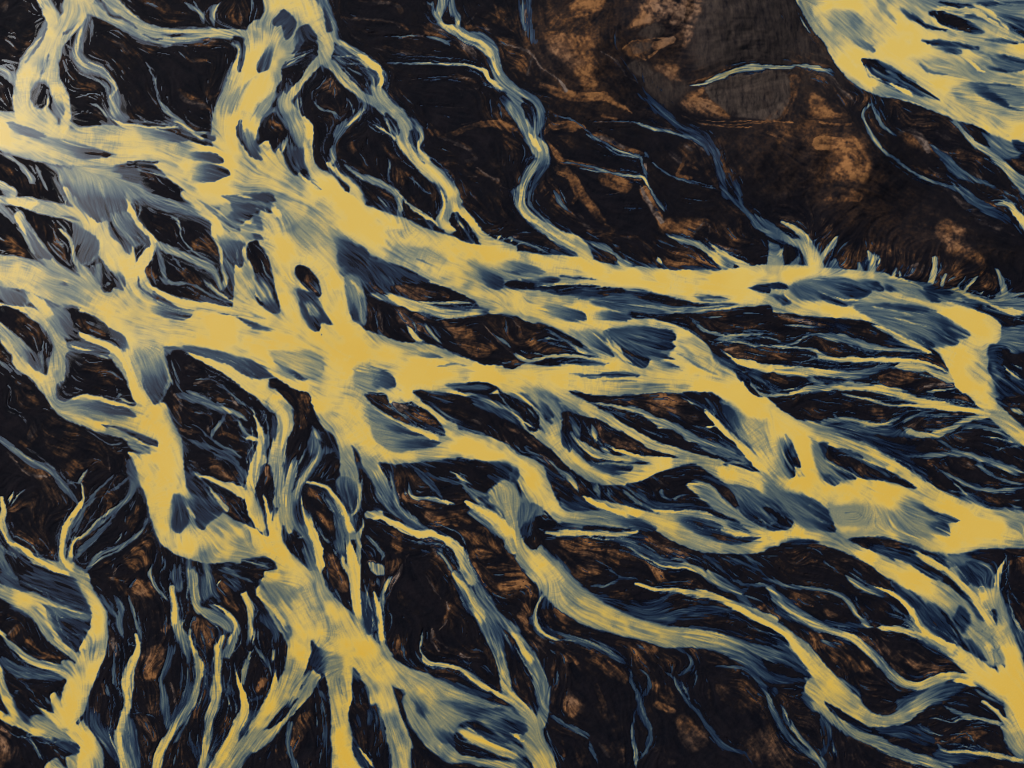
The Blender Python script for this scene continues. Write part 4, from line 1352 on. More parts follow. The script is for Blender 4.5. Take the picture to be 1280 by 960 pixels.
s .6 6: 860,60,30,.95 870,160,40,.95 880,250,40,.9 920,320,60,.55 940,420,40,.45
S .95 4: 860,60,14 868,150,20 865,240,20
s .75 6: 950,270,14 960,350,20 990,430,30 985,540,36 950,640,40 900,720,50,.6 850,790,40,.8 800,880,50,.85 780,980,50
s .36 12: 930,480,50 930,600,50 880,700,60
s .33 8: 850,360,30 830,460,40 800,530,30
s .45 6: 800,540,20 820,640,50 840,740,40
s .38 10: 870,-10,60 900,60,40
S .4 6: 760,30,14 800,90,14 840,130,14
S .4 4: 880,880,14 860,960,14
S .38 3: 950,760,12 960,860,14 990,940,12
s .6 10: 960,-10,50,.75 975,80,50,.75 990,160,40,.8 1060,200,50 1150,250,60
s .95 4: 1100,150,16 1150,190,20 1190,250,24 1170,320,40,.7 1130,400,50,.6
P .48 18: 1000,0 1050,0 1060,90 1010,130
S .6 4: 1040,140,20 1100,170,20
s .95 5: 1110,310,30 1090,400,30 1090,500,50 1080,600,60,.75 1050,720,50,.65 1030,860,40,.75 1010,980,40
K .12 8: 1110,420 1170,430 1170,560 1190,600 1120,600
S .35 8: 1130,560,50 1160,590,30
s .4 6: 1050,0,30 1090,120,14
S .9 3: 1080,50,8 1105,20,14
s .95 4: 1180,470,8 1190,540,14 1210,590,30 1220,660,40 1190,740,50 1150,840,60 1090,930,60 1060,990,60
s .65 4: 1250,380,16 1220,470,22 1210,540,20
s .9 5: 1220,90,40 1250,160,40 1255,260,30 1240,330,20,.5
s .75 8: 1290,790,90 1200,880,90 1130,980,120
n .75 16: 1010,250,80 1030,350,60
n .7 12: 1040,540,40 1010,600,40
n .5 14: 1130,720,60 1110,780,40
n .7 12: 560,30,60 590,60,40
n .6 12: 760,930,40 740,900,30
n .7 12: 1120,60,60 1150,110,40
n .6 8: 1050,430,30 1040,470,30
S .3 14: 1150,20,80 1210,80,40
S .42 4: 700,10,10 640,60,10
@ 320 720 4
P 1 6: 20,20 5,-20 350,-20 345,40 400,110 480,190 540,250 600,320 660,380 720,430 800,470 900,510 870,620 700,560 620,520 540,500 500,470 480,450 490,560 480,620 460,700 480,800 490,900 560,990 390,990 380,860 370,640 350,500 290,460 250,330 180,290 120,200 60,110
s 1 6: 30,70,60 150,230,100 220,330,120 200,450,110 140,590,110 60,690,90 -10,760,60
s .9 6: 300,500,60 230,600,60 130,710,60 60,790,60 -10,850,60
s 1 6: 580,480,120 620,560,120 650,680,130 690,800,150 720,900,150 740,990,150
P .85 20: 700,500 900,510 1050,580 1200,640 1290,680 1290,780 1100,720 1000,760 1100,840 1290,900 1290,930 1150,880 980,770 850,770 780,640
s .95 12: 850,540,100 950,610,80,.8
s .95 12: 760,620,60,.85 800,720,80 860,800,80 920,850,90,.9 980,900,80 1060,910,50,.7 1290,960,50
K .4 20: 860,680 1000,740 990,870 920,830 860,760
F .04 890,820 720,570: 740,580 830,610 870,700 900,830 850,760 800,670
K .5 20: 900,620 1200,640 1290,660 1100,720
F .04 1310,750 990,640: 1020,650 1150,640 1290,690 1300,780 1130,760 1060,700
S .75 12: 1000,760,40 1120,830,50 1290,900,50
K .04 8: 995,790 1080,820 1200,890 1290,920 1120,910 1010,870
S .5 3: 1020,820,6 1100,840,6 1180,890,6
K .04 6: 490,500 540,540 560,600 570,680 600,700 630,740 650,830 600,830 570,780 540,790 530,700 505,660 500,580
K .22 14: 540,680 600,640 620,720 550,780
S .45 3: 600,720,8 590,790,8
K .08 8: 590,840 660,830 680,960 620,990 600,900
K .08 10: 780,860 830,880 920,940 900,990 790,990
F .12 545,792 480,600: 480,600 520,690 547,792 500,760 470,720
K .15 8: 480,830 520,860 560,960 520,940 490,880
S .85 3: 500,850,6 550,900,14 590,960,30
F .05 285,465 420,440: 275,320 300,340 420,420 360,480 340,500 285,465
K .7 12: 360,430 430,460 400,550 360,500
K .62 14: 40,40 130,50 170,150 100,130
K .55 8: 100,200 150,240 180,320 140,300
S .3 10: 20,180,60 90,260,50 100,360,30
S .4 5: -10,340,14 60,440,20 80,500,20
S .85 4: 103,470,12 80,570,24 40,650,24 0,690,20
n .85 8: 30,540,40 40,520,30
S .4 3: 95,350,10 90,430,8
k .04 8: 60,755,14 110,690,16 190,610,8
n .75 14: 230,750,80 190,850,40
s .48 8: 170,740,30 160,830,30 200,950,40
S .42 3: 300,700,10 310,760,8
S .4 4: 330,870,14 310,960,14
n .65 14: 60,870,80 100,920,60
S .34 8: 300,560,20 360,630,30
S .28 10: 350,700,40 365,900,40
s .75 8: 470,-10,50 500,60,50 510,150,60 550,230,60,.5 580,290,20
s .42 8: 530,90,40 570,180,60 590,270,30
K .08 8: 570,60 600,160 590,230 560,140
s .9 4: 590,80,10 610,150,30 620,260,30 640,340,24 680,390,16
S .6 5: 690,-10,20 640,70,26 625,150,30
n .85 8: 670,30,60 650,100,30
S .45 4: 600,0,20 620,60,16
K 0 4: 340,0 380,60 440,130 475,165 470,100 440,10 420,-20 345,-20
n .6 8: 390,30,40 430,80,20
n .7 8: 560,20,30 590,40,20
s .75 8: 1000,-10,40 1060,90,60 1130,190,80 1180,280,100,.5 1220,380,80,.55 1240,480,60,.75 1260,600,50,.7
s .55 8: 1080,0,40 1130,90,50 1200,190,50 1290,270,60
K .08 8: 1230,300 1260,290 1290,330 1270,480 1250,400
S .75 3: 815,370,8 860,430,22 960,445,20 1050,480,22 1130,540,24 1200,580,20
s .4 8: 860,460,30 900,470,30
S .5 3: 820,340,8 840,250,8
n .75 8: 880,290,30 900,330,20
n .85 8: 710,320,20 700,380,20
n .5 16: 740,140,80 800,180,50
S .4 2: 900,340,6 930,390,5
S .45 2: 1020,400,4 1060,440,6 1090,420,4
S .4 2: 990,400,4 1060,450,6
S .33 8: 900,500,20 1050,560,30 1200,610,40
n .6 8: 940,230,20 970,150,10
n .6 14: 1240,60,60 1290,40,40
n .4 14: 880,40,20 920,90,14
@ 640 720 4
s 1 10: 180,-20,160 260,80,170 380,170,150 520,230,120,.95 650,270,110,.95 780,300,110,.9 920,310,100,.8 1060,340,100,.68 1180,390,130,.45 1290,450,150,.34
P .38 30: 350,40 500,110 650,150 850,170 800,240 600,200
S .4 4: 380,50,20 470,50,16 560,5,14 640,20,10
s .88 5: 620,40,16 700,65,24 850,75,24 960,90,40,.7 1050,120,40,.9 1130,150,40 1200,190,60 1300,230,70
P .26 25: 650,150 750,110 850,160 950,110 1130,160 1050,200 850,230
S .34 6: 690,160,20 760,110,14 840,80,10
S .36 8: 780,190,30 900,160,30 980,120,14
S .36 8: 850,200,20 1000,185,16 1130,170,10
S .3 4: 1060,240,20 1140,190,14
P .26 25: 900,260 1100,260 1290,290 1290,340 1100,310
s .62 6: -10,260,40 60,350,60 120,470,70 150,570,80,.58 160,660,60,.58 140,740,60,.7
S .78 3: 0,330,8 60,430,8 100,500,10
s .9 5: -10,610,60,.8 60,670,60 110,740,70 110,830,120 150,910,120 180,990,110
P .3 18: -10,640 50,700 100,760 30,780
S .28 10: 0,720,40 80,770,30
s .7 5: 20,790,30 60,820,50
s .6 5: -10,840,30 60,880,40
s .48 6: -10,900,40 60,960,60
s .6 4: 175,60,30,.4 140,120,14,.85 115,190,20,.85 130,250,26 170,300,20 240,325,16
s .3 6: 200,100,30 160,170,20
P .22 10: 140,260 220,270 250,310 180,310
S .36 4: 210,265,10 270,300,16 370,330,20 460,370,30 540,420,30 600,455,24
S .55 2: 240,285,5 370,325,5 460,365,6 560,430,6
S .36 5: 590,460,20 595,530,20 630,600,24 650,680,34 690,760,24 680,840,24 640,930,20
S .5 2: 600,530,5 640,640,6 690,760,5
S .36 4: 610,450,14 670,490,20 690,550,20 650,620,20
S .34 4: 620,680,14 600,780,20 610,870,20 620,970,24,.7
S .36 4: 810,350,30 870,390,20 895,440,20 850,490,16 810,510,14
S .52 2: 870,400,5 890,440,6 840,495,6
S .4 4: 740,470,10 800,510,12 830,560,16 880,630,20 940,700,24 1000,790,34,.3 1060,850,40,.3 1150,880,16 1190,920,14 1200,970,12
S .6 2: 840,530,8 880,600,8
S .34 3: 900,440,10 920,510,10 890,580,6
S .42 3: 990,450,10 1080,455,12 1170,465,14 1220,510,24,.36 1290,600,30,.32
S .3 3: 1060,790,10 1110,850,8
S .36 6: 180,690,16 260,740,24 340,780,28 410,820,24
S .4 3: 240,650,8 270,720,10
S .42 5: 380,810,20 400,870,20 440,950,14
n .8 8: 460,850,30 530,910,30
S .38 3: 215,460,8 220,530,10 200,580,8
N .8 10: 210,150 290,160 340,220 290,250 230,220
n .85 8: 20,20,30 60,40,40
n .75 10: 60,150,30 90,190,20
N .65 18: 440,430 560,470 540,520 470,500
n .65 14: 570,350,50 620,400,60
N .75 15: 690,520 780,550 820,640 740,600
N .55 30: 1030,560 1180,590 1270,700 1150,690 1050,620
N .55 30: 840,700 960,760 960,860 870,840
n .55 20: 290,640,80 340,660,50
n .65 14: 430,650,40 460,700,30
N .65 18: 310,860 380,860 400,940 330,940
n .75 14: 520,850,60 560,880,40
n .5 30: 1200,820,100 1240,880,80
n .45 30: 740,880,90 800,920,60
n .45 30: 500,720,80 520,780,60
n .55 14: 130,330,40 160,380,30
n .65 10: 1250,150,30 1280,140,30
n .65 12: 750,10,40 820,40,40
n .55 20: 640,340,80 700,360,50
n .5 12: 1000,590,20 990,660,20
n .7 8: 240,300,16 330,310,14
s .5 6: 980,-10,40,.65 1050,30,50 1130,80,50,.4 1190,150,30
S .4 3: 1100,0,14 1160,40,16 1290,50,20
S .38 4: 1110,80,20 1200,60,20
@ 960 720 4
s .95 8: 680,-20,180 800,60,160 900,130,150 1000,210,160 1080,300,170,.85 1130,400,110,.78
P .5 15: 950,280 1050,250 1170,340 1175,440 1100,440 1020,380
F .06 1150,448 1080,240: 970,330 1050,340 1130,400 1178,430 1130,452 1050,410
S .85 10: 1060,330,40 1130,380,50
P .38 18: 650,60 780,120 850,180 940,300 940,345 860,320 780,250 720,140
K .04 8: 830,140 900,200 960,300 960,340 940,290 880,220
F .05 950,350 760,120: 740,140 840,170 950,310 952,347 900,342 800,260
S .42 3: 930,290,8 980,360,8
F .2 1088,228 930,110: 960,120 1040,150 1085,200 1092,229 1040,200
F .1 1020,305 850,140: 850,140 950,200 1020,280 1020,308 960,270
s 1 5: 930,-20,60 1010,60,70 1080,140,60 1120,230,60 1160,320,80 1200,400,120 1230,520,170 1260,640,170 1300,760,160
s .95 5: 1150,-20,20 1130,60,50 1110,120,80
P .82 10: 1040,40 1160,-10 1160,50 1190,150 1230,300 1280,400 1200,380 1130,230 1090,120
P .33 15: 950,0 1010,40 1130,0 1140,60 1060,60 1000,40
K .05 6: 1110,180 1140,170 1145,240 1130,230
s .38 20: 1230,250,40 1290,370,60
S .5 2: 1190,90,8 1220,180,10 1290,310,12
S .4 2: 1180,60,8 1290,150,8
s 1 5: 570,65,14 640,95,24 700,150,30 750,230,40 800,290,50 900,360,70 980,420,90 1080,490,100 1180,560,120
s .85 5: 640,260,30 740,285,50 820,310,60
s .7 5: 0,60,30,.6 60,120,60,.5 150,190,70,.5 260,250,50,.6 370,290,36,.9 450,330,40,.85 520,390,50,.62 590,470,50,.58 660,530,50,.75 740,550,40,.95 830,520,50,1 920,500,36,1 1000,500,30,1 1080,530,60 1180,580,100
s .45 4: -10,10,20 60,40,24 160,60,20 280,70,20,.5 380,110,22 430,180,22,.55 490,240,30,.6
S .85 5: 520,250,16 640,265,34 740,290,40
s .38 5: 300,230,30 400,245,24 500,250,24
S .38 3: 480,200,14 560,240,14
S .4 6: 380,-10,30,.6 460,50,30,.55 560,90,30,.4 620,110,10
s .33 10: 750,310,40 850,370,30 950,440,20
S .45 2: 760,340,5 860,400,5 940,435,6
s .95 8: -10,240,50 80,290,70 170,370,80 250,470,90,.95 330,560,110,.9 430,640,90,.8 530,700,70,.8
s .85 8: 240,560,120 330,640,100 430,700,70,.9 540,730,60,.85 650,710,70,.8 760,640,80,.72 850,570,90,.45
P .42 25: 640,620 780,570 900,530 1000,540 900,620 760,680 660,700
K .04 10: 480,560 600,590 645,640 625,690 540,690 480,640
S .8 6: 900,530,16 960,520,26,.9 1060,540,40,.95
P .32 25: 340,500 500,600 520,690 420,620
s .38 8: 0,360,50 120,380,60 220,460,60,.4 260,510,30
s .3 20: -10,500,60 100,520,50 200,530,30
S .62 4: 170,510,8 250,540,30
S .55 3: 150,590,8 220,580,20
F .05 95,325 -10,270: -10,250 60,280 95,325 40,315 -10,300
s .8 8: 260,640,80,.72 330,710,70,.68 450,790,60 560,840,60 680,890,60 800,930,60 900,970,60
s .48 18: 190,600,60 230,650,60
K .03 6: 285,630 350,660 420,710 550,780 540,800 430,760 330,690
s .33 14: 560,770,50 700,790,60 820,830,30
P .28 25: 600,740 800,750 840,830 760,850 640,790
s .33 8: 270,720,40 300,810,40 270,890,30
S .38 3: 320,830,10 350,920,14
s .38 5: 0,590,16 30,690,24 90,790,30 170,870,30,.4 260,930,30,.6 290,990,30
S .5 4: 60,650,10 100,740,14 150,800,22,.58 220,870,30,.62 280,940,30
s .28 14: 40,600,30 30,560,30
S .52 3: 770,720,8 770,760,8 850,795,10 1000,790,8 1040,850,10
S .45 3: 860,640,20,.35 960,690,20 1080,720,24 1180,740,20,.8
S .6 3: 770,715,6 830,710,8 920,735,8 960,715,10 1080,720,10
S .5 3: 990,750,6 1040,735,8 1120,745,10
s .9 5: 1080,630,24 1140,680,30 1190,750,60 1240,840,80 1290,910,70
K .04 5: 1010,630 1080,640 1150,700 1175,740 1100,710
S .5 5: 830,820,12 880,870,18 1000,880,20,.8 1140,900,24,.8 1300,930,30,.9
P .36 20: 850,860 1080,890 1040,920 940,950 820,910
F .05 1085,900 860,890: 860,880 1000,890 1085,897 1040,925 940,940
N .9 10: 950,760 1050,740 1090,790 1030,820 960,800
n .75 10: 840,830,30 950,820,40
n .7 8: 880,770,20 920,760,10
P .5 14: 1040,560 1110,600 1200,650 1230,700 1150,640 1070,600
n .75 10: 300,180,40 340,190,20
N .65 14: 320,330 420,400 500,480 400,460 330,390
N .8 10: 600,450 700,490 760,510 680,510
N .65 14: 700,420 850,460 920,490 800,490
n .75 10: 20,160,50 50,200,40
n .65 12: 130,110,60 220,130,40
n .45 40: 20,850,180 60,930,150
n .65 14: 600,930,60 700,940,60
n .5 20: 560,330,60 640,400,60
n .5 16: 230,330,60 250,380,40
n .55 12: 400,280,20 460,310,20
@ 0 140 5
K .5 5: 45,65 70,60 140,85 220,110 300,150 220,160 130,135 70,105
F .38 300,152 60,120: 45,62 100,70 200,105 302,150 220,160 120,130
K .62 10: 220,165 420,180 560,300 480,290 330,230
F .22 705,265 300,190: 300,155 420,170 520,195 600,225 707,262 640,282 560,302 470,272 380,215
F .38 1175,182 780,105: 790,100 950,115 1080,130 1177,180 1080,187 950,152
K .68 20: 420,370 640,330 760,400 770,480 700,520 560,520 480,480
F .22 630,692 580,400: 400,360 470,560 520,620 620,694 690,620 650,520 560,450
F .32 770,640 700,430: 640,450 770,470 800,560 790,630 740,652 690,640
F .12 835,420 600,380: 740,345 800,325 837,370 836,422 770,426
k .05 3: 800,318,6 900,312,14 985,318,8
S .52 6: 840,470,60 950,540,60 1080,575,50 1290,620,50
S .9 5: 1120,470,8 1150,520,18 1200,560,26 1290,640,40
k .12 4: 380,655,6 440,660,14 492,686,12
K .5 8: 455,700 520,730 610,800 620,880 560,940 500,950 470,880
F .12 465,920 620,740: 455,700 520,730 610,800 620,880 560,940 500,950 465,880
K .5 8: 690,660 780,620 870,690 930,760 940,850 900,820 830,840 760,770 700,740
F .12 935,820 770,660: 760,680 870,690 930,760 942,852 900,822 830,800
S .85 4: 780,530,10 830,640,30 900,740,30 960,800,30 950,880,30
K .05 3: 690,680 740,760 820,840 810,900 760,840 690,770
@ 200 140 5
F .22 398,305 130,250: 140,245 240,240 330,265 385,290 397,318 300,302 200,280
F .18 443,385 150,370: 200,310 330,320 410,345 442,385 400,411 320,432 250,447 200,420
K .12 3: 505,50 515,90 540,170 560,240 620,300 570,285 530,230 490,170 480,100
K .6 10: 540,90 600,180 640,290 600,290 560,240 530,170
F .18 635,305 580,140: 540,130 600,180 642,300 600,295 560,240 530,170
K .6 8: 480,160 500,200 560,300 600,345 550,310 500,240
K 0 4: 650,40 700,15 760,50 800,110 780,160 740,210 720,260 690,210 655,150 640,90
S .5 4: 800,120,16 790,200,20 750,270,14
K .28 8: 830,230 900,250 910,310 930,370 900,390 870,350 830,330
K 0 3: 880,360 930,370 940,420 900,400
K .05 3: 790,270 830,340 850,400 820,360
S .95 3: 870,380,8 920,440,20 980,475,24
K .04 3: 945,425 1000,470 1020,490 960,460
K .5 8: 390,530 520,510 640,500 690,510 700,560 690,630 620,600 580,660 520,700 480,745 400,720 360,660 330,610 440,600 430,560
F .05 715,555 460,540: 430,540 560,510 680,505 722,560 690,560 600,560
F .08 600,630 440,570: 450,560 560,570 622,600 580,662 520,702 460,680 440,620
F .18 692,630 540,570: 560,575 650,590 692,610 692,632 640,622
F .25 482,747 360,640: 360,660 430,690 482,747 420,737
K .72 6: 370,580 420,570 440,610 410,650 370,660
S .95 4: 678,565,6 720,620,46 740,690,70
K .6 5: 500,720 570,680 620,740 600,755
F .35 645,795 480,765: 480,755 560,755 640,783 645,803 560,802
K .75 26: 830,720 1000,700 1090,760 1100,900 1000,880 880,850
F .15 1250,920 1040,740: 1050,740 1130,790 1290,850 1290,960 1110,960 1100,860
K .55 10: 390,790 500,800 540,830 520,880 540,940 420,900 380,840
F .15 520,930 410,800: 390,800 500,800 540,830 520,880 540,942 420,900
@ 0 320 5
K .72 14: 190,170 330,190 450,200 550,270 450,270 300,240
k .4 2: 370,165,8 410,160,12
K .5 8: -10,200 60,205 150,240 190,290 130,315 60,300 -10,250
F .06 120,312 -10,190: -10,200 100,230 160,260 160,317 90,306 20,267
S .9 8: 140,225,40 230,285,70 300,360,80 340,440,60
K .62 10: 240,330 340,320 450,330 470,400 480,470 430,510 360,480 300,400
F .08 480,495 310,350: 340,330 450,330 470,400 497,495 440,511 400,470
K .12 3: 400,325 500,335 480,420 450,440 440,360
K 0 4: 470,370 520,355 600,385 670,430 710,550 640,520 560,480 490,460
n .7 8: 500,420,60 600,450,50 650,490,30
F .08 690,490 820,590: 680,440 740,490 800,570 780,610 720,560
S .95 4: 490,480,8 580,520,36 700,570,46 780,650,56 830,760,60 870,880,70 940,960,80
K .42 6: 420,535 540,530 640,565 685,600 640,625 540,610 440,590
F .08 687,608 430,560: 430,545 540,530 640,565 687,600 640,627 540,612
S .85 4: 420,540,16 500,580,18 600,590,8
K 0 4: 420,600 520,610 640,640 740,700 790,780 820,880 740,880 640,890 560,860 500,850 430,900 410,860 410,750
n .55 20: 560,700,120 700,760,80
S .5 2: 440,800,4 500,830,6 540,850,6
S .55 2: 740,810,6 730,850,8 760,870,8
S .8 4: 430,905,10 520,870,18 600,890,24 720,920,24 830,930,30
K .08 4: 385,830 410,830 412,900 360,890
K .72 16: 800,640 960,560 1030,640 1050,760 1000,920 930,880 880,790
F .2 960,930 890,640: 880,640 1010,620 1050,760 1010,900 960,925 900,830
F .1 1208,345 900,310: 920,310 1050,300 1150,310 1217,330 1200,380 1150,407 1050,397 960,370
K .15 5: 860,120 880,190 980,260 1100,300 1000,290 900,240 860,180
S .9 4: 890,130,14 950,200,22 1050,260,38 1150,300,50 1290,330,60
K .06 4: 640,50 690,110 710,170 690,225 630,210 640,130
F .35 770,208 700,80: 690,90 770,110 777,195 750,212 720,190
K 0 5: 0,310 100,330 200,390 270,450 330,560 290,700 270,640 200,590 120,500 40,440 0,400
S .5 4: 280,510,12 260,600,14 275,690,14
F .12 245,720 110,550: 130,560 190,590 260,640 266,680 225,722
K .08 4: -10,550 60,600 80,660 20,650
K 0 5: -10,740 80,750 180,770 250,850 310,960 -10,960
N .65 14: 90,780 180,800 240,900 200,960 120,950
S .45 3: 30,790,6 70,840,8 60,960,8
@ 230 320 5
F .12 592,362 420,140: 430,140 520,180 580,270 597,362 540,347 500,330
K 0 4: 400,0 520,0 570,180 590,350 540,200 470,130
S .75 5: 380,60,16 430,150,36 480,230,56 510,320,46
K .55 6: 180,315 330,330 500,385 430,380 330,365
F .3 300,362 180,315: 180,315 300,330 342,372 280,367
F .18 548,465 320,385: 330,385 430,405 552,466 480,457 400,437
K .72 10: 540,600 760,590 850,630 885,690 850,750 740,770 640,740
F .25 760,770 540,660: 550,660 650,700 762,770 700,767
k .6 3: 820,620,6 880,690,8 850,745,6
K .45 10: -10,560 100,570 250,600 420,650 520,720 420,760 300,720 200,660 60,610
F .05 540,765 280,640: 250,640 400,650 520,700 580,752 450,767 350,740
S .9 4: 480,690,8 600,760,36 720,810,60 790,830,46
K 0 4: 530,770 640,770 700,830 760,860 790,960 700,960 620,870 570,830
n .7 8: 750,900,40 760,940,40
S .95 5: 0,590,12 100,640,22 200,690,30 320,760,50 450,850,60 560,940,80
K 0 6: 0,620 100,670 250,740 350,840 450,950 0,950
m .8 6: 20,680,20 90,730,16
m .8 6: 60,800,16 160,770,14 240,820,20 330,930,20
n .7 6: 120,850,40 200,860,40
S .5 4: 0,840,30 120,900,40 230,960,50
S .42 2: 40,780,10 150,765,10 250,820,10 320,900,10
K .66 12: 1080,700 1200,690 1290,730 1290,840 1150,830 1060,800
k .42 3: 1160,710,8 1280,720,10
K .3 8: 710,250 800,270 860,320 920,420 850,400 850,465 800,450 740,360
F .06 920,422 760,290: 800,290 860,320 922,422 860,405
F .06 845,468 740,330: 745,350 800,390 852,405 848,470 800,450
S .72 12: 760,270,50 800,350,40
K .6 8: 1010,120 1100,140 1140,300 1130,430 1060,370 1020,290
S .85 5: 1040,150,16 1100,220,36 1120,300,30,.6
F .06 1060,400 1010,200: 1020,230 1080,330 1100,412 1050,372
@ 0 0 5
K .74 12: 390,20 540,0 560,70 480,140 420,200 400,120
F .12 385,220 510,110: 385,217 440,170 500,110 505,140 440,195 395,224
k .35 5: 265,450,26 290,380,16 310,330,6
k .38 5: 160,390,10 230,300,18 290,190,12
F .06 190,600 260,430: 185,600 200,520 260,490 300,520 300,560 240,560 215,642 190,622
F .15 385,722 340,600: 310,640 330,600 390,620 402,690 387,722 340,690
S .75 2: 395,265,4 450,310,5 490,390,6 560,440,6 640,455,4
S .7 2: 490,230,5 475,310,6 500,370,5 580,400,5 650,430,8 710,500,8 740,560,5
S .5 3: 520,150,14 500,230,16 490,310,16 540,370,16 600,410,18
k .1 4: 620,470,8 680,520,14 690,600,12
S .6 6: 700,560,26 700,640,40 740,730,50
S .78 3: 650,660,5 690,730,8 750,770,16 860,785,20 1000,800,16 1140,795,16
S .6 2: 830,690,5 900,750,6 1000,775,6 1140,785,5
S .65 4: 970,660,8 1050,710,20 1120,760,24 1190,820,24 1290,880,20
S .48 2: 910,420,4 950,460,5 960,520,8 1000,600,8 985,650,6
S .42 2: 0,190,4 60,200,5 110,250,5 140,275,4
m .7 6: 130,360,20 150,310,16
m .8 6: 20,70,24 50,30,20
m .6 8: 0,540,40 60,600,40 100,650,30
n .7 12: 570,230,40
m .6 8: 690,230,10 760,290,20 800,330,10
n .7 8: 940,290,30 1000,295,14
m .7 6: 1100,290,8 1170,350,14 1220,390,12
m .7 6: 1100,570,20 1180,640,30 1280,670,30
m .6 4: 520,640,10 590,680,12 640,720,10
S .8 3: 30,400,6 100,440,8
k .2 4: 640,20,6 680,90,14 760,110,16 850,170,10
k .2 4: 900,215,6 960,245,12 1010,240,6
@ 256 0 5
K .28 2: 415,130 490,60 540,100 580,140 560,190 515,250 490,210 485,150 450,165
F .12 480,150 580,150: 480,150 500,90 545,105 580,150 560,190 515,252 492,210
F .28 345,455 440,240: 430,250 442,300 402,400 390,440 345,457 325,432 360,340 400,270
F .1 690,255 580,160: 600,190 650,153 692,200 702,252 640,272
F .12 555,335 640,180: 600,190 640,230 600,300 545,342 575,260
K 0 3: 480,420 520,380 600,340 690,270 700,300 690,350 650,420 590,500 545,540 510,560 485,520 475,470
S .7 3: 485,420,8 530,380,10 600,350,6 690,310,6
S .65 2: 610,470,8 625,430,4
S .5 2: 495,470,4 520,500,6 550,540,5
K .1 4: 215,260 250,280 250,370 225,450 205,440 210,340
S .6 3: 180,250,4 210,290,6 210,350,8 180,450,12 150,560,16
K .66 10: 150,600 200,540 290,500 330,470 230,600 160,720
K .66 10: 330,640 440,570 460,590 400,680 320,750
K .04 3: 800,350 860,370 900,440 960,500 1010,540 960,540 890,470 840,410
n .7 8: 930,400,30 980,450,40
S .5 3: 820,370,8 880,440,10 950,520,10 1000,560,8
K .38 4: 805,290 870,300 940,360 900,365 820,340
K .4 4: 1010,430 1060,410 1090,470 1060,550 1040,510
S .95 4: 930,320,14 1020,380,36 1090,440,36 1110,510,28 1080,560,36
K .28 5: 740,60 780,110 800,190 760,200 745,130
S .8 2: 1000,630,8 1000,680,8 950,740,8 890,790,8
k .12 3: 930,600,8 940,680,14 890,760,8
S .5 2: 750,440,8 760,490,8 710,550,8 665,580,6 690,650,10 760,690,10 830,710,12 860,760,16
S .48 2: 580,590,10 600,640,14 590,690,12
n .75 10: 780,520,60 830,560,30
m .6 6: 640,690,30
S .85 3: 610,740,10 650,790,20 660,850,24 650,950,30
K 0 3: 690,770 800,850 790,940 740,960 690,960
K 0 4: 370,740 420,705 480,740 520,830 500,880 430,910 380,850 360,790
n .7 8: 450,900,20
K .12 3: 1130,700 1160,800 1210,850 1215,800 1170,740
S .7 2: 1120,715,6 1150,770,10 1160,830,10 1230,920,16
m .6 4: 1010,760,10 1100,790,14 1150,810,8
m .6 4: 1080,700,20
S .65 3: 50,60,10 30,120,20
m .6 3: 100,80,6 130,160,6
m .6 3: 210,30,6 240,110,8 230,160,6
m .7 6: 220,180,20 300,170,20 350,120,10
m .7 6: 0,270,20 80,240,16 150,230,8
m .75 5: 870,120,16 1000,115,10 1150,130,10 1220,170,10
m .75 5: 1050,300,14 1150,320,10 1270,330,8
m .75 5: 1000,10,10 1150,20,20 1210,40,20
m .7 5: 920,230,20 980,270,20
S .48 2: 1090,230,4 1270,225,4
S .4 2: 1090,400,5 1280,385,5
@ 500 0 5
S .52 5: 270,-10,50 255,70,40 250,120,24,.7
S .5 4: 330,-10,30 320,70,30 350,120,20
K 0 3: 290,60 310,110 330,150 290,150 265,120
S .85 2: 365,110,8 375,140,10 365,170,8
S .85 3: 230,130,6 300,160,14 360,190,20 420,230,26 490,260,30 550,310,30 590,380,30
S .52 5: 480,230,10 560,280,14 610,330,20 600,400,30 630,480,30 700,550,40
S .9 3: 510,415,8 545,450,14 560,500,20 600,530,20 660,570,20
S .48 6: 640,620,50 720,700,70 780,780,80
S .5 5: 690,580,30 780,610,20 850,650,20 890,710,24 880,780,24 850,840,14
K 0 4: 760,650 830,650 850,700 830,800 790,720
n .75 4: 800,660,20 840,680,10 810,720,8
S .9 4: 790,800,14 830,870,26 860,940,36
m .85 5: 330,250,30 400,290,40 460,330,40 470,370,16
n .75 6: 500,350,30 540,400,20
n .85 6: 540,250,10 600,250,30 700,250,30
m .8 4: 600,280,8 700,290,12 790,320,14 850,370,14 900,430,10 980,490,14 1030,560,30
m .5 8: 830,370,10 800,470,14
m .6 4: 880,390,8 885,480,6
n .85 6: 880,530,10 960,570,24 1060,590,40 1160,600,50 1280,590,40
N .75 14: 870,200 1000,190 1190,230 1230,330 1210,430 1250,540 1150,560 1060,440 960,350 890,280
n .85 12: 1200,60,80 1120,90,60
m .6 14: 780,0,50 790,100,60 780,210,30
S .26 8: 800,-10,30 820,80,30 800,180,30
m .85 4: 0,230,14 150,225,10
S .5 2: 150,225,5 230,240,8 330,260,10
m .8 3: 0,330,16 100,345,16 220,350,14
S .42 2: 0,370,5 200,375,5 350,400,6
S .48 2: 0,400,8 300,400,8 450,420,12 520,450,14,.7
m .65 3: 40,510,5 200,480,8 460,495,6
m .7 3: 350,540,10 400,565,14 490,560,8
m .65 2: 150,650,10 250,670,8 400,675,6
S .5 2: 250,710,5 320,745,5
n .9 5: 180,840,20 300,840,30 400,800,16 500,770,20 640,770,30 720,810,30
m .85 4: 240,860,10 340,890,16 440,950,16
m .75 4: 380,780,10 450,770,8
n .85 6: 880,850,30 930,790,40
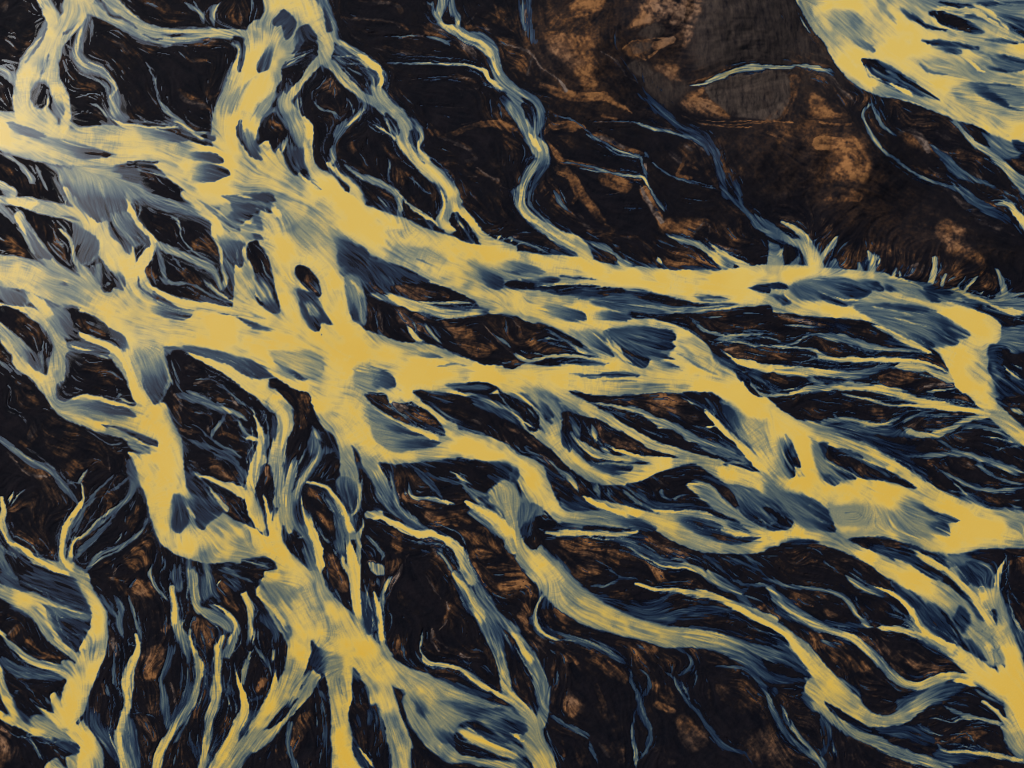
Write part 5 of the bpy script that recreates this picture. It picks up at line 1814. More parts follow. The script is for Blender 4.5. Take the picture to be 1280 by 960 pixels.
n .85 5: 960,790,50 1060,780,50 1150,800,20
S .42 2: 940,720,10 1000,740,10
S .48 2: 1130,820,8 1220,870,12 1280,910,10
n .85 4: 1230,850,20 1280,880,20
S .38 4: 570,700,10 580,750,12
m .6 6: 230,170,50 300,200,30
m .65 6: 420,150,10 470,90,14
m .65 6: 150,20,20 190,60,20
m .65 4: 500,170,8 570,190,10
@ 740 0 5
N 1 6: 230,180 270,100 310,30 340,-20 620,-20 600,60 560,150 500,160 420,140 360,150 300,170
N .9 6: 620,0 690,-10 690,60 640,180 600,290 560,300 570,220 620,110
G .6 12: 290,210 350,160 430,150 460,190 400,245 320,240
n .85 4: 190,310,12 250,260,10 340,250,8 420,240,10 500,240,20
G .6 8: 240,290 330,265 380,280 340,320 260,340
n .9 4: 400,260,10 430,300,14 350,360,20
n .85 5: 270,350,16 330,380,12
N .75 8: 370,410 460,400 540,410 540,480 580,520 500,500 420,460
G .7 8: 215,410 270,380 350,430 380,460 320,490 260,460
G .5 14: 330,490 420,460 520,540 560,560 480,640 400,620 330,540
N 1 4: 535,650 600,600 690,545 720,580 750,660 850,720 850,740 720,730 620,710
n .75 4: 1230,520,16 1250,600,30 1200,700,40 1160,740,30
n .85 2: 560,720,6 650,760,6 740,790,6 870,800,6 1000,800,6
n .85 2: 650,745,5 800,765,5 950,760,5 1250,765,10
S .66 2: 755,500,6 850,465,22 950,435,26 1100,415,24 1180,420,16 1280,420,20
n .7 4: 860,430,14 880,400,8
n .6 6: 600,520,12 760,480,20 830,440,14
S .2 5: 150,160,20 145,300,24 200,370,30 280,500,40 340,610,40 430,680,40 520,760,50 620,820,50 700,860,50 760,950,60
S .34 2: 140,200,8 150,300,6
S .3 3: 320,600,10 420,680,12 530,770,12
m .6 3: 60,330,10 150,380,14 200,450,14 280,520,10
n .85 4: 0,600,40 100,620,20 190,660,12 250,710,10
m .7 3: 0,770,6 200,765,8 330,780,14 480,810,14 620,880,14 720,950,10
S .48 2: 260,765,5 340,790,8 400,810,6
n .7 6: 40,730,30
S .6 2: 265,710,10
n .8 6: 0,60,30 40,20,20
m .85 5: 30,860,20 100,880,24 200,920,24
S .48 2: 0,840,6 90,910,8 180,960,8
n .6 4: 570,920,20 610,940,10
n .6 6: 1100,830,30 1200,870,30
n .85 6: 1190,940,40
@ 1024 0 5
K .76 14: 60,60 200,60 300,200 360,310 280,320 180,260 100,170
F .48 348,328 150,110: 150,120 250,230 352,300 348,332 250,302 190,240
k .55 3: 370,10,6 420,80,14 490,150,6
K .6 20: 560,-20 1290,-20 1290,150 1100,140 950,60 800,50 700,60 600,40
F .05 665,155 470,10: 480,20 540,60 600,100 662,152 600,132 540,102
K .05 3: 700,80 760,70 870,100 960,140 1030,205 960,210 880,190 800,150 740,120
k .06 3: 600,120,14 680,160,24 800,195,12
S .85 3: 700,75,8 740,140,12 800,180,10 880,205,10
S .5 4: 610,80,8 640,140,8
S .9 2: 920,185,6 945,175,8
k .1 6: 740,10,10 830,30,24 940,40,30 1100,30,14
k .3 8: 1000,20,20 1290,20,30
S .8 6: 700,50,20 850,60,40 980,80,40 1080,140,40 1200,230,30 1290,270,30
K .38 14: 1000,110 1100,90 1290,120 1290,200 1180,150
K .1 6: 1190,150 1240,150 1290,190 1290,230 1220,190
F .18 1252,280 1030,230: 1030,235 1150,240 1254,280 1150,267
F .12 640,248 1000,300: 635,246 720,263 850,275 1000,302 900,302 780,290 690,275
K .58 8: 700,290 820,300 890,320 890,345 800,330
F .15 893,342 680,285: 700,288 820,300 892,320 892,347 800,332
S .9 2: 880,340,6 940,400,12 1000,440,14 1060,450,10
K .7 12: 620,400 720,370 870,400 970,430 1030,475 900,480 760,475 680,450
k .52 3: 640,410,10 700,450,20 800,465,10
F .05 1290,400 1000,305: 1030,318 1120,328 1250,368 1292,397 1200,382 1100,362
F .06 1180,442 990,375: 1010,385 1080,410 1182,442 1050,442
K .5 8: 1050,345 1150,380 1290,400 1290,440 1150,430
F .05 1190,560 840,515: 850,520 1000,514 1150,517 1242,549 1080,532 1060,560 1120,600 1190,672 1080,642 980,590
K .55 8: 1070,530 1120,525 1240,560 1290,640 1290,700 1180,640 1110,590
K .08 4: 265,370 300,365 370,375 450,420 560,490 680,570 760,635 680,600 600,575 520,550 440,510 350,480 290,430
S .42 6: 290,390,12 340,450,14 420,490,14
S .42 6: 390,430,10 450,460,24 560,540,14
S .95 2: 430,515,6 500,550,14 590,580,22
k .18 4: 320,460,10 420,530,18 500,570,12 600,605,4
S .62 5: 790,735,10 870,790,20 930,850,24 1000,920,26 1080,970,30
K .05 4: 870,760 940,790 1010,840 1060,910 1000,890 930,850
S .5 12: 1050,830,40 1110,900,50 1180,960,60
K .18 6: 1210,870 1290,900 1290,960 1240,930
K .76 12: 820,560 1000,640 1150,680 1290,740 1290,780 1100,720 900,640
S .46 2: 315,580,10 325,640,8 270,690,8
S .46 2: 330,650,8 370,720,10 400,790,14 490,870,14
S .5 2: 265,700,8 290,780,12 330,840,14 370,890,14 400,950,10
m .75 5: 500,840,14 560,810,30 640,870,50 680,940,40
S .6 6: 680,890,10 750,940,30
n .75 5: 320,750,14 350,790,20
n .35 20: 400,640,60 500,680,60
m .4 10: 740,830,30 850,900,40
S .5 3: 0,430,10 60,435,16 110,470,10
m .75 6: 0,460,20 80,500,30 130,560,20 220,640,14
n .85 6: 0,680,60 60,690,40
n .9 8: 0,900,90 120,900,90
n .75 4: 0,770,14 200,780,16
@ 470 180 5
K 0 3: 470,440 500,430 550,490 600,580 620,610 570,590 510,550 480,500
m .75 5: 510,510,20 530,470,14
S .6 3: 560,490,8 580,540,8 585,585,6
S .95 3: 400,260,8 425,350,12 420,430,16 390,490,16
k .12 2: 385,240,4 430,300,8 440,370,6
S .6 3: 270,-10,20 280,60,18 340,130,14
k .18 3: 250,0,6 265,70,10 330,140,6
S .7 2: 690,570,10 720,560,6
S .75 2: 750,600,16 790,560,8
S .75 2: 785,610,14 815,575,6
m .9 4: 840,610,20 870,580,24
S .5 3: 690,590,8 780,640,10 900,670,10
S .6 3: 860,640,8 920,610,12 1000,640,14 1090,680,16
m .85 4: 1070,630,20 1110,660,24 1160,650,8
S .45 2: 460,200,5 495,180,4
S .45 2: 475,220,5 505,208,4
S .45 2: 400,138,5 420,125,4
S .6 3: 0,245,14 80,270,20 140,310,24 155,380,30 150,460,30
S .6 2: 140,300,6 200,370,10 260,430,14 330,460,16,.85 370,500,14,.9
S .5 2: 10,310,6 60,360,8 100,410,10
m .7 4: 60,370,10 120,430,16
S .48 2: 60,65,5 95,100,10 80,170,10 95,250,14
S .4 2: 260,270,6 320,305,6 370,310,4
S .4 2: 380,330,5 390,400,5 365,460,5
n .6 10: 160,200,40 200,200,30
n .5 10: 260,340,40
m .75 4: 490,0,10 560,30,16 600,70,14
m .75 6: 560,110,16 620,100,30
m .85 4: 620,150,10 700,200,14 770,230,16
m .7 2: 780,270,6 840,290,10
m .5 2: 580,210,8 630,205,8
S .85 3: 1000,0,30 1040,60,30
S .5 6: 1030,100,70 950,200,60 910,290,50
K 0 4: 1000,160 1020,140 970,260 955,280 960,220
S .85 3: 940,210,10 910,300,18 900,390,24 940,460,24 1040,500,20
S .58 2: 880,260,8 855,330,8 870,390,8 900,440,8
S .58 2: 960,330,8 980,390,12 1050,460,14 1120,520,16
S .5 8: 930,450,40 1050,500,50 1160,570,50 1270,620,60
n .85 5: 1090,170,30 1150,140,40
n .85 5: 1080,250,24 1130,320,30 1190,420,30 1260,450,30
n .85 4: 1140,180,30 1240,210,30 1270,290,30 1230,370,20
n .85 3: 1000,290,20 1050,240,12
n .7 2: 1080,300,6 1000,380,4
S .48 2: 1140,280,8 1190,360,8 1220,420,8
K .64 14: 560,720 700,760 850,800 1000,780 1060,800 900,840 800,900 700,880
F .08 775,908 600,740: 620,760 720,800 800,860 777,912 700,892
F .4 1062,798 690,715: 740,720 900,740 1064,798 950,802 800,792
K .72 12: 200,660 330,640 450,720 460,770 350,750 220,720
k .52 3: 250,720,10 320,740,14
K .05 3: 800,875 860,850 990,880 960,900 880,905
F .08 1157,855 930,830: 950,830 1080,825 1157,850 1080,872
S .8 2: 990,885,6 1120,880,8 1290,870,10
K .18 4: 990,900 1150,885 1290,890 1290,930 1150,940
@ 720 180 5
S .48 2: 150,0,8 250,60,10 390,90,14 420,110,8
S .48 2: 0,150,14 150,175,14 300,190,12 400,210,14
n .9 6: 230,230,40 310,250,40
S .4 3: 410,200,14 460,280,18 520,370,18 570,440,14
m .8 5: 400,260,10 440,340,24 490,420,30 540,480,30
m .7 4: 430,130,20 430,180,20
S .44 2: 480,120,8 560,180,8 640,210,10 760,240,10 880,270,10
n .9 5: 640,200,24 700,215,20
n .7 5: 690,130,20 760,160,14
m .45 8: 590,60,40 640,110,30
m .55 6: 680,20,20 720,40,20
S .48 2: 660,330,6 800,365,6 820,350,4
S .48 2: 290,395,5 430,400,5
m .6 2: 190,315,8 270,305,8
S .28 4: 860,0,30 900,100,30 910,220,20
S .38 4: 920,290,14 990,370,20 1040,400,26
S .28 3: 960,230,8 1010,310,10 1040,370,14
S .46 5: 1050,410,30 1120,480,40 1200,550,50 1290,600,60
N 1 4: 530,520 570,470 680,480 800,480 820,490 760,540 720,585 640,575 560,560
m .85 3: 740,560,16 790,500,8
m .65 3: 800,490,6 835,520,8 820,600,8
S .56 3: 550,550,10 600,590,16 700,620,20 780,650,20 860,700,20,.75 930,750,40,.95
S .8 4: 850,660,16 950,710,26 1050,760,30
m .7 3: 870,630,10 950,660,10 1030,680,10
S .6 2: 1000,710,5 1040,680,4
S .6 2: 1030,740,5 1080,720,4
n .85 6: 60,600,30 140,600,50 200,570,40
n .9 6: 180,510,30 230,540,30
n .8 6: 60,330,30 110,420,24 150,500,24
m .7 6: 0,440,30 80,530,30
S .48 3: 50,590,8 150,640,14 230,690,20 300,740,30
m .75 3: 230,590,6 330,590,10 420,630,12 480,690,12
S .75 4: 510,720,20 540,760,30
N .75 6: 540,690 700,700 850,740 930,775 700,775 560,770
S .48 3: 100,680,10 160,730,14
S .6 3: 1200,650,8 1230,720,20 1215,760,20
S .5 3: 1180,740,14 1190,765,8
@ 1024 180 5
S .45 2: 370,0,10 400,50,10 480,100,12 560,160,16 640,210,20 720,240,10
S .48 3: 810,220,10 870,290,16 930,340,20
m .75 6: 700,10,14 790,70,30 870,150,50 940,220,50
m .5 8: 930,170,30 1050,240,20 1150,310,12
m .65 5: 680,150,10 740,190,14 800,210,10
m .55 5: 560,140,6 640,190,8
m .5 10: 720,240,20 850,330,40 950,400,60 1060,450,60
m .42 12: 1000,480,60 1150,550,60 1230,550,40
S .45 2: 1050,360,8 1130,350,10 1200,380,14,.8
S .95 3: 1180,400,20 1230,450,26 1270,520,30
S .35 3: 1200,220,14 1260,290,20 1290,330,20
m .75 4: 990,340,20
N .92 10: 70,200 150,80 250,20 310,60 330,120 310,200 260,250 200,160 100,230
n .6 10: 200,290,40 250,340,40 60,340,30
N .85 8: 740,530 810,470 850,510 910,550 890,590 920,640 1010,690 1050,770 1000,770 880,700 800,690
n .5 8: 660,500,40
N .85 6: 1000,810 1060,800 1110,840 1110,920 1050,890 1000,880
S .72 3: 320,780,40 330,730,36 350,700,20
S .62 2: 300,670,8 320,720,10
S .6 2: 350,720,10 345,670,5
S .6 2: 360,740,14 380,690,8
S .7 3: 20,720,20 60,670,24 105,610,20
n .9 3: 110,585,10
S .36 4: 60,740,30
S .5 3: 130,765,16 145,740,8
S .6 3: 240,775,14 240,740,8
S .6 2: 460,800,12 485,765,6
S .55 2: 480,810,8 515,800,4
m .95 5: 560,820,20 590,760,24 620,750,14
m .9 4: 640,800,24 655,760,10
S .7 3: 700,860,34 720,780,38 730,720,28
n .9 2: 710,715,8 730,705,8 750,720,8
S .7 2: 770,880,20 790,820,10
S .62 2: 790,870,14 860,820,6
S .55 2: 770,860,8 760,820,5
S .55 2: 870,900,8 895,845,6
S .68 2: 900,920,16 950,870,12 990,825,10
S .55 2: 950,940,8 970,905,4
S .55 2: 1000,955,8 1020,920,5
S .62 3: 1150,950,36 1140,880,28 1115,790,16
S .56 3: 1170,950,20 1230,940,20 1270,915,14
@ 470 330 5
K .28 8: -10,0 100,10 220,50 350,118 250,122 130,125 90,170 -10,150
F .05 345,118 130,10: 150,20 220,45 300,80 354,121 250,115 180,70
K 0 4: 130,130 250,122 370,125 480,165 560,205 625,243 500,240 380,232 250,225 170,195
N .9 8: 200,180 280,150 330,190 300,225 230,215
n .75 6: 330,140,30 450,200,30
m .7 4: 330,200,10 380,220,10
S .45 4: 60,60,10 100,100,12 110,150,10
S .42 4: 20,90,10 50,150,10
S .85 4: 30,175,6 100,215,20 220,275,30 300,290,24
S .75 4: 240,225,8 350,240,18 500,240,18 620,250,12
K .3 4: 330,255 450,258 500,300 420,300
K .3 4: 500,268 620,265 715,292 600,295
k .15 3: 0,210,10 100,240,14 220,270,6
S .7 6: 300,290,30 450,325,30 620,325,14
K 0 4: 0,235 100,260 200,290 350,320 520,345 650,330 800,330 950,360 1100,410 1200,460 1280,520 1280,540 1180,570 1080,580 930,615 900,632 760,625 640,605 560,575 470,530 400,515 300,490 200,485 110,465 20,420 0,380
N 1 6: 480,430 540,395 600,400 600,470 640,490 720,500 745,540 680,560 620,585 570,550 500,490
n .9 5: 420,350,20 460,400,20
n .85 5: 240,320,30 300,340,20
n .8 5: 280,380,10 350,470,16
n .8 4: 380,340,14 400,370,10
m .8 4: 15,260,16 35,340,16 40,420,14
S .5 3: 320,360,8 370,420,18 420,470,18
S .85 3: 175,370,5 220,430,20 260,470,30 320,490,14
S .52 3: 160,290,6 230,370,8 280,450,10
m .85 3: 660,370,6 740,450,10 800,510,20 860,560,24 930,610,20
N .85 6: 930,490 1010,480 1090,520 1080,550 1000,540
n .85 8: 1110,490,40 1200,510,40
S .6 2: 970,545,6 1090,575,12 1200,570,12 1280,570,10
S .52 2: 1030,400,6 1100,430,8 1110,460,6
S .58 2: 1000,470,5 1100,465,8 1200,490,8 1270,530,8
n .75 4: 760,600,30 870,610,30
S .38 6: 480,540,20 560,580,20
m .6 4: 850,350,8 900,400,8
K .75 8: 1030,260 1130,240 1230,280 1290,300 1290,350 1150,340 1050,310
F .5 1290,330 1020,260: 1030,260 1130,240 1230,280 1290,300 1290,350 1150,340 1050,310
F .5 412,587 200,540: 200,540 300,540 414,588 300,587
k .52 2: 380,640,8 480,630,14 580,640,8
F .3 122,735 -60,680: -20,640 60,660 115,710 122,757 60,782 -20,762
S .4 18: 420,765,30 600,770,40 750,780,30
K .1 10: 430,755 560,740 700,745 760,775 720,810 640,830 540,800
S .48 8: 540,790,20 700,860,30 850,920,40 900,960,30
K .06 10: 230,790 400,800 560,830 620,900 500,950 380,900 280,850
S .8 4: 200,790,28 240,850,32 330,900,22 400,950,22
S .5 3: 60,810,5 90,870,8 140,940,8
m .7 5: 110,880,30 180,900,40
n .9 6: 250,930,50
K 0 4: 755,780 840,830 940,910 980,960 900,950 830,880
n .65 8: 870,870,30 920,910,30
S .65 3: 780,780,12 880,810,22 960,870,28 1040,950,34
S .5 4: 750,790,8 830,900,10 900,950,10
k .12 4: 860,840,8 960,890,12 1000,950,10
K .7 12: 900,770 1050,790 1150,860 1170,960 1080,960 1000,860
F .2 1170,950 980,740: 960,760 1080,790 1160,860 1172,960 1100,960
K .04 4: 1200,790 1280,800 1280,840
@ 700 330 5
k .1 3: 0,78,8 120,88,8 240,92,3
F .1 282,195 30,185: 40,188 130,150 220,140 282,191 180,206
K .04 4: -10,130 80,128 140,130 60,165 -10,170
k .03 3: 240,150,10 350,155,12 480,165,10 540,175,3
K .4 12: 280,200 450,180 600,200 750,240 900,250 1100,250 900,290 700,310 480,300 300,280
K .08 8: 440,180 560,195 680,210 800,240 880,255 780,260 640,245 520,215
F .08 1070,224 780,180: 800,185 920,195 1070,223 900,223
S .6 6: 600,260,12 750,280,18 900,270,14 1050,255,8
k .04 4: 450,300,12 560,320,16 700,320,14 850,318,10
n .65 4: 500,305,14 620,300,10
F .06 1290,150 1090,150: 1130,150 1210,140 1290,130 1290,180 1200,165
F .38 168,352 -40,290: -20,270 80,275 150,300 169,356 60,360 -20,352
F .38 445,342 150,290: 170,285 300,290 400,310 444,341 380,359 200,357
K .42 10: 270,420 400,400 520,410 620,430 720,460 700,490 720,520 640,540 560,580 500,560 380,500
F .03 725,460 420,385: 390,388 520,385 640,405 705,420 727,462 702,493 620,470 500,420
F .05 724,517 400,440: 400,440 560,470 700,495 726,519 690,536 560,520
F .06 715,590 500,520: 500,530 600,540 720,592 640,592
F .03 525,645 310,470: 300,450 400,530 500,580 554,600 547,632 500,654 430,610 350,540
k .03 3: 300,450,4 380,520,10 480,580,12 560,600,8
S .85 4: 270,440,6 320,510,18 400,590,24 480,640,18
F .04 768,667 570,605: 590,605 680,610 769,668 680,642
S .5 2: 545,580,5 570,610,5 720,615,4
K .66 12: 120,450 250,440 340,560 260,560 170,500
F .28 338,580 150,440: 120,440 260,440 342,580 300,586 200,520
K 0 5: -10,430 90,480 170,540 240,580 160,575 -10,560
S .65 2: 0,465,6 100,520,10 140,560,14 200,575,8
S .6 4: 0,590,18 120,585,12 250,580,8
k .04 6: 0,610,26 120,605,28 230,620,18 290,632,5
k .05 4: 80,690,8 220,700,18 350,690,14 490,702,4
k .5 4: 250,730,8 400,735,12 480,730,6
K .12 12: 870,400 930,470 990,560 1060,580 1110,630 1060,640 1000,610 940,540
K .4 14: 940,560 1050,600 1110,640 1040,640
K .06 8: 1100,640 1220,660 1290,700 1290,830 1200,760 1150,700
S .9 4: 990,530,6 1080,590,18 1150,620,46 1290,650,50
S .6 4: 1180,710,8 1210,760,14 1290,800,14
k .6 6: 740,560,8 860,630,16 980,690,8
N .9 6: 1080,560 1200,515 1290,520 1290,605 1170,600
n .45 20: 1100,370,60 1200,350,40
S .6 2: 780,340,6 850,370,8 920,420,10 1000,450,12 1150,440,8 1280,430,10
S .6 2: 960,500,6 1060,485,8 1180,500,8 1290,512,8
S .48 3: 1000,470,8 1100,470,12 1200,490,8
S .52 2: 1140,415,5 1220,435,6
K .03 5: 60,795 200,820 400,825 560,815 700,805 760,830 900,910 980,960 640,960 560,910 450,880 300,875 180,860
N .65 14: 520,850 700,830 850,930 640,950
n .8 4: 580,900,14 720,880,14
S .62 4: 190,870,8 330,885,18 480,910,24 600,950,24
S .52 2: 740,830,6 840,880,8 910,915,8
K .06 8: 760,800 880,800 980,830 1080,900 1130,950 1000,960 940,910 860,860
S .38 2: 830,840,4 870,880,4
S .38 2: 880,840,4 920,900,4
S .38 2: 940,860,4 970,930,4
S .38 2: 1000,870,4 1010,950,4
S .95 3: 905,915,18 940,950,30
@ 870 330 5
F .05 577,142 290,155: 320,152 420,125 520,115 577,130 577,157 450,161
F .05 604,253 400,165: 400,165 500,185 560,190 604,254 540,236 470,211
S .9 2: 575,140,8 560,190,10 600,240,10
K .52 8: 650,120 780,95 900,90 1050,130 1100,170 1030,210 940,215 860,200 740,170
F .08 1095,182 740,95: 780,95 900,110 1102,166 1030,214 960,216 880,170
F .1 1184,168 980,75: 990,85 1080,90 1150,120 1184,170 1110,166
F .22 1276,183 1130,90: 1150,95 1230,130 1277,184 1190,166
F .05 948,267 700,175: 740,185 840,200 948,268 860,256 790,226
S .9 3: 850,195,6 930,225,12 1040,230,8
F .3 1290,280 980,262: 1000,262 1150,240 1290,250 1290,300 1150,290
F .08 218,222 -30,190: -10,185 100,195 219,223 100,226 -10,221
K .22 6: -10,245 150,240 250,250 150,265 -10,270
S .6 2: 0,375,8 70,420,10 150,450,14 280,440,8 400,440,8 540,440,6
S .58 2: 120,500,8 220,485,10 340,500,12 480,515,12 600,525,12 720,540,12 800,580,18 950,600,12
S .52 2: 130,470,8 250,465,10 320,495,10
S .52 2: 290,410,5 380,440,6 470,490,8
S .6 2: 520,520,8 620,490,12 680,450,10 740,435,8
S .6 2: 740,435,8 850,450,18 960,480,22 1080,520,22 1200,535,12 1290,540,10
S .42 4: 760,440,10 850,470,12 950,490,12
m .85 4: 530,315,14 640,350,20 800,395,24
S .5 2: 530,380,6 640,385,8 740,400,8 750,430,6
S .48 2: 460,320,6 520,320,10
S .2 14: 870,360,30 900,400,40
N .9 6: 240,560 400,520 560,550 600,590 450,605 310,600
n .65 8: 760,510,60 900,550,50
S .85 5: 250,600,26 400,640,40 600,655,36 800,680,36,.6 1000,690,26,.48 1120,650,18,.42 1240,625,10,.42
S .42 3: 1000,700,18 1120,680,14 1200,640,8
S .6 3: 690,690,18 760,740,24 840,775,14
S .48 2: 930,710,10 1000,755,12
S .48 2: 1060,705,8 1170,760,8
S .85 3: 960,605,8 1100,590,12 1290,610,18
S .5 2: 620,625,6 700,600,8 790,580,8
S .58 3: 340,710,8 350,760,14 420,820,22 560,820,22 680,780,28,.7 800,770,28,.75 1000,775,28,.8 1290,800,34,.8
S .42 2: 380,690,6 450,760,8 560,790,8 680,760,8
S .38 2: 400,740,5 470,790,6
S .48 2: 920,800,8 970,835,10 1100,850,12 1290,890,18
m .8 5: 980,850,16 1120,880,20
n .75 8: 480,700,40 560,740,30
S .38 2: 690,840,6 800,860,8 950,880,8
S .58 2: 860,940,6 890,920,5
S .58 2: 1200,950,8 1280,930,6
N .8 6: 1140,710 1290,670 1290,760 1180,750
n .65 5: 1210,570,10 1280,560,14
@ 1024 330 5
K .6 6: 400,80 560,140 680,190 765,232 700,235 600,215 500,185
F .22 769,234 540,110: 540,105 640,150 740,190 770,234 700,231
F .06 836,187 550,100: 560,105 680,120 760,140 837,175 827,194 740,191 650,150
K .52 12: 200,260 400,245 640,275 720,290 800,340 900,400 938,430 930,458 860,465 865,495 800,508 720,520 620,500 520,440 430,390
F .06 702,286 260,250: 260,262 400,240 560,255 702,284 620,300 450,290
F .04 912,445 600,290: 640,290 760,330 860,390 912,420 902,452 830,456 740,380
F .22 940,460 850,410: 860,405 910,405 940,440 922,464 880,463
F .04 868,500 640,370: 640,390 740,420 862,470 868,499 800,510 720,450
F .04 722,523 520,400: 520,420 620,440 722,500 717,524 640,506
S .75 8: 440,330,12 580,370,18 700,390,8
S .85 3: 330,375,6 420,405,12 520,460,18 620,520,24 720,570,28
K 0 5: 90,345 200,355 330,385 420,420 500,460 550,500 470,520 350,480 230,440 150,440 80,420
n .65 8: 300,420,40 380,450,30
m .85 3: 420,495,8 480,510,14 550,515,10
S .24 8: 100,380,40 150,400,40
S .58 4: 0,440,22 120,455,30 260,490,30 400,530,24 550,540,16 680,550,12
S .85 3: 190,615,8 320,600,20 480,600,20 620,610,18 760,650,18 860,720,18
S .8 4: 440,660,6 520,625,26 640,650,28 760,710,28 900,755,22
K .3 6: 600,610 700,625 760,680 700,660
n .85 5: 560,580,40 640,580,30
m .7 3: 470,580,10 600,555,8
S .45 4: 0,680,40 150,690,36,.48 300,690,30,.42 420,640,26,.38 480,620,12
n .85 6: 380,720,40 450,690,30
m .85 4: 660,765,10 760,760,30 880,770,10
S .62 3: 640,800,16 760,790,18 910,775,12
N .95 6: 850,790 910,790 925,850 900,880 860,840
S .8 5: 0,785,22 150,775,22 350,775,28 470,800,34 580,840,36 700,870,36 850,890,26 1030,915,18
S .8 3: 500,875,6 620,885,14 800,905,22 1030,930,18 1100,940,20
S .48 2: 150,810,8 230,835,10 330,850,12 480,890,14
S .42 3: 450,950,8 600,910,12
S .42 4: 650,950,18 850,930,18
m .8 4: 200,860,16 330,850,20
S .52 2: 80,940,8 110,950,6
K .35 12: 1060,500 1140,510 1140,620 1140,690 1100,650 1050,570
F .04 1147,610 1020,610: 1080,540 1135,520 1147,600 1147,692 1110,671
K .04 5: 1135,530 1200,570 1290,620 1290,720 1200,680 1150,640
S .85 2: 1150,625,6 1180,670,10 1280,730,10
S .58 2: 1160,610,5 1230,640,8 1290,650,8
K .22 10: 1100,740 1200,760 1290,820 1290,880 1200,890 1130,830
K .12 8: 1200,880 1290,850 1290,960 1250,930
S .62 5: 1180,900,26 1290,950,26
S .52 16: 1150,410,20 1290,420,90
K .05 5: 880,245 1020,255 1130,290 1220,330 1290,370 1290,395 1160,385 1090,340 960,275
S .8 4: 800,150,6 900,190,12 1020,230,18 1150,290,22 1290,330,18
S .72 6: 830,200,28 960,250,22
S .5 8: 1080,225,18 1290,240,26
S .8 2: 1200,345,4 1290,355,6
@ 0 490 5
K .6 8: 430,70 560,60 700,75 800,105 845,155 760,185 620,180 520,150
F .2 850,160 400,70: 430,70 560,60 700,72 800,102 850,160 700,150 560,110
F .03 994,340 620,200: 650,212 780,225 900,265 977,310 994,340 930,326 820,271
k .03 2: 650,213,4 760,232,8 850,275,8
K .62 4: 800,300 880,330 938,350 935,383 880,375 820,350
k .5 2: 830,310,6 890,350,10
S .85 3: 440,65,6 520,20,18 600,35,18 740,70,22 840,100,28
S .8 2: 720,20,8 780,50,12 850,70,10
K .06 4: 355,0 420,0 415,60 360,40
F .1 1122,885 1110,620: 1100,650 1130,645 1172,720 1182,830 1150,852 1122,884 1060,830 1090,720
K .6 8: 1190,700 1280,650 1290,840 1200,835
F .05 1290,855 1160,560: 1160,580 1290,660 1290,855 1230,842
K .22 12: 1160,530 1280,580 1290,670 1200,630
S .4 3: 0,275,18 100,370,36 190,440,40 280,480,36 350,530,36 410,590,36 490,700,12
S .56 2: 50,320,5 180,410,6 240,440,6
S .54 2: 300,480,6 390,560,8 440,640,8 485,700,6
S .4 3: 275,435,10 330,480,14 400,560,14 510,580,8 520,640,8
n .8 4: 510,570,24 550,490,14
m .85 4: 50,380,16 130,480,16 200,520,20 290,530,14
N .55 12: 120,420 230,440 330,520 220,520
S .95 3: 520,650,8 500,720,28 440,780,32 400,860,34 390,960,34
S .46 3: 620,640,8 500,760,18 440,850,28 420,960,28
S .46 2: 740,490,6 640,590,12 560,660,12 500,740,10
S .48 3: 840,620,14 760,700,20 650,770,18 560,860,18 470,950,22,.8
S .38 3: 830,520,28 740,590,22 650,630,12
S .4 5: 850,470,26 860,560,36
S .48 2: 920,760,10 880,860,18 800,940,18
S .42 2: 800,850,8 770,930,8
S .42 2: 650,760,6 560,810,8 500,880,8
S .6 2: 420,750,6 390,830,10
S .8 4: 0,650,26 20,720,36 10,810,36 40,900,26 80,950,28
S .68 2: 45,720,10 90,610,6
S .68 2: 60,730,10 100,660,8 160,605,5
S .52 2: 530,230,5 620,290,8 690,330,10 780,320,10
S .42 2: 690,360,8 740,370,6 790,350,6
m .65 2: 680,390,10 690,500,14
m .85 4: 180,290,20 220,230,30 230,150,16
m .65 3: 60,0,10 70,90,10 150,130,8 190,170,10 190,230,10
m .55 2: 20,260,6 40,130,8
n .85 5: 130,310,30 160,340,16
N .55 14: 280,200 340,160 420,200 420,260 360,290 300,260
n .65 10: 320,350,50 350,380,40
n .55 12: 440,460,50 510,480,40
n .8 14: 200,40,70 240,80,40
n .65 10: 20,480,40
n .4 20: 200,700,100 180,800,80
n .65 10: 690,720,40 640,760,30
n .7 8: 540,780,30
n .7 8: 760,820,30 850,800,30 860,720,30
N .75 10: 900,860 960,860 980,940 900,950
n .7 8: 100,880,40
K .15 5: 1140,300 1190,340 1170,400 1200,480 1160,460 1140,380
S .7 2: 1180,490,8 1230,520,12 1280,560,12
m .75 5: 1090,20,20 1130,80,24 1110,160,20
n .85 4: 1110,240,20 1200,250,20
S .4 2: 1120,180,6 1180,220,8 1240,230,8
S .38 2: 1150,285,6 1220,330,10 1290,370,12
m .65 6: 1200,470,20 1220,440,20
@ 230 490 5
S .6 4: 60,40,18 150,80,26 250,110,22 330,140,14
S .42 4: 0,10,26 80,50,26
S .42 3: 250,120,26 240,180,18 180,240,12 170,290,10
S .42 3: 300,130,18 370,170,18 420,190,10
S .38 3: 350,190,18 370,260,18 400,280,10
S .5 2: 290,0,8 340,70,10 390,120,12 430,150,8
K .05 6: 350,0 460,30 540,90 575,150 580,230 540,270 490,260 470,180 430,100
S .28 10: 560,130,20 570,220,20
S .8 3: 420,90,5 440,150,12 470,220,18 490,290,34 470,370,42 440,450,50 420,540,60 410,640,70
S .75 3: 340,270,6 400,290,10 460,310,12
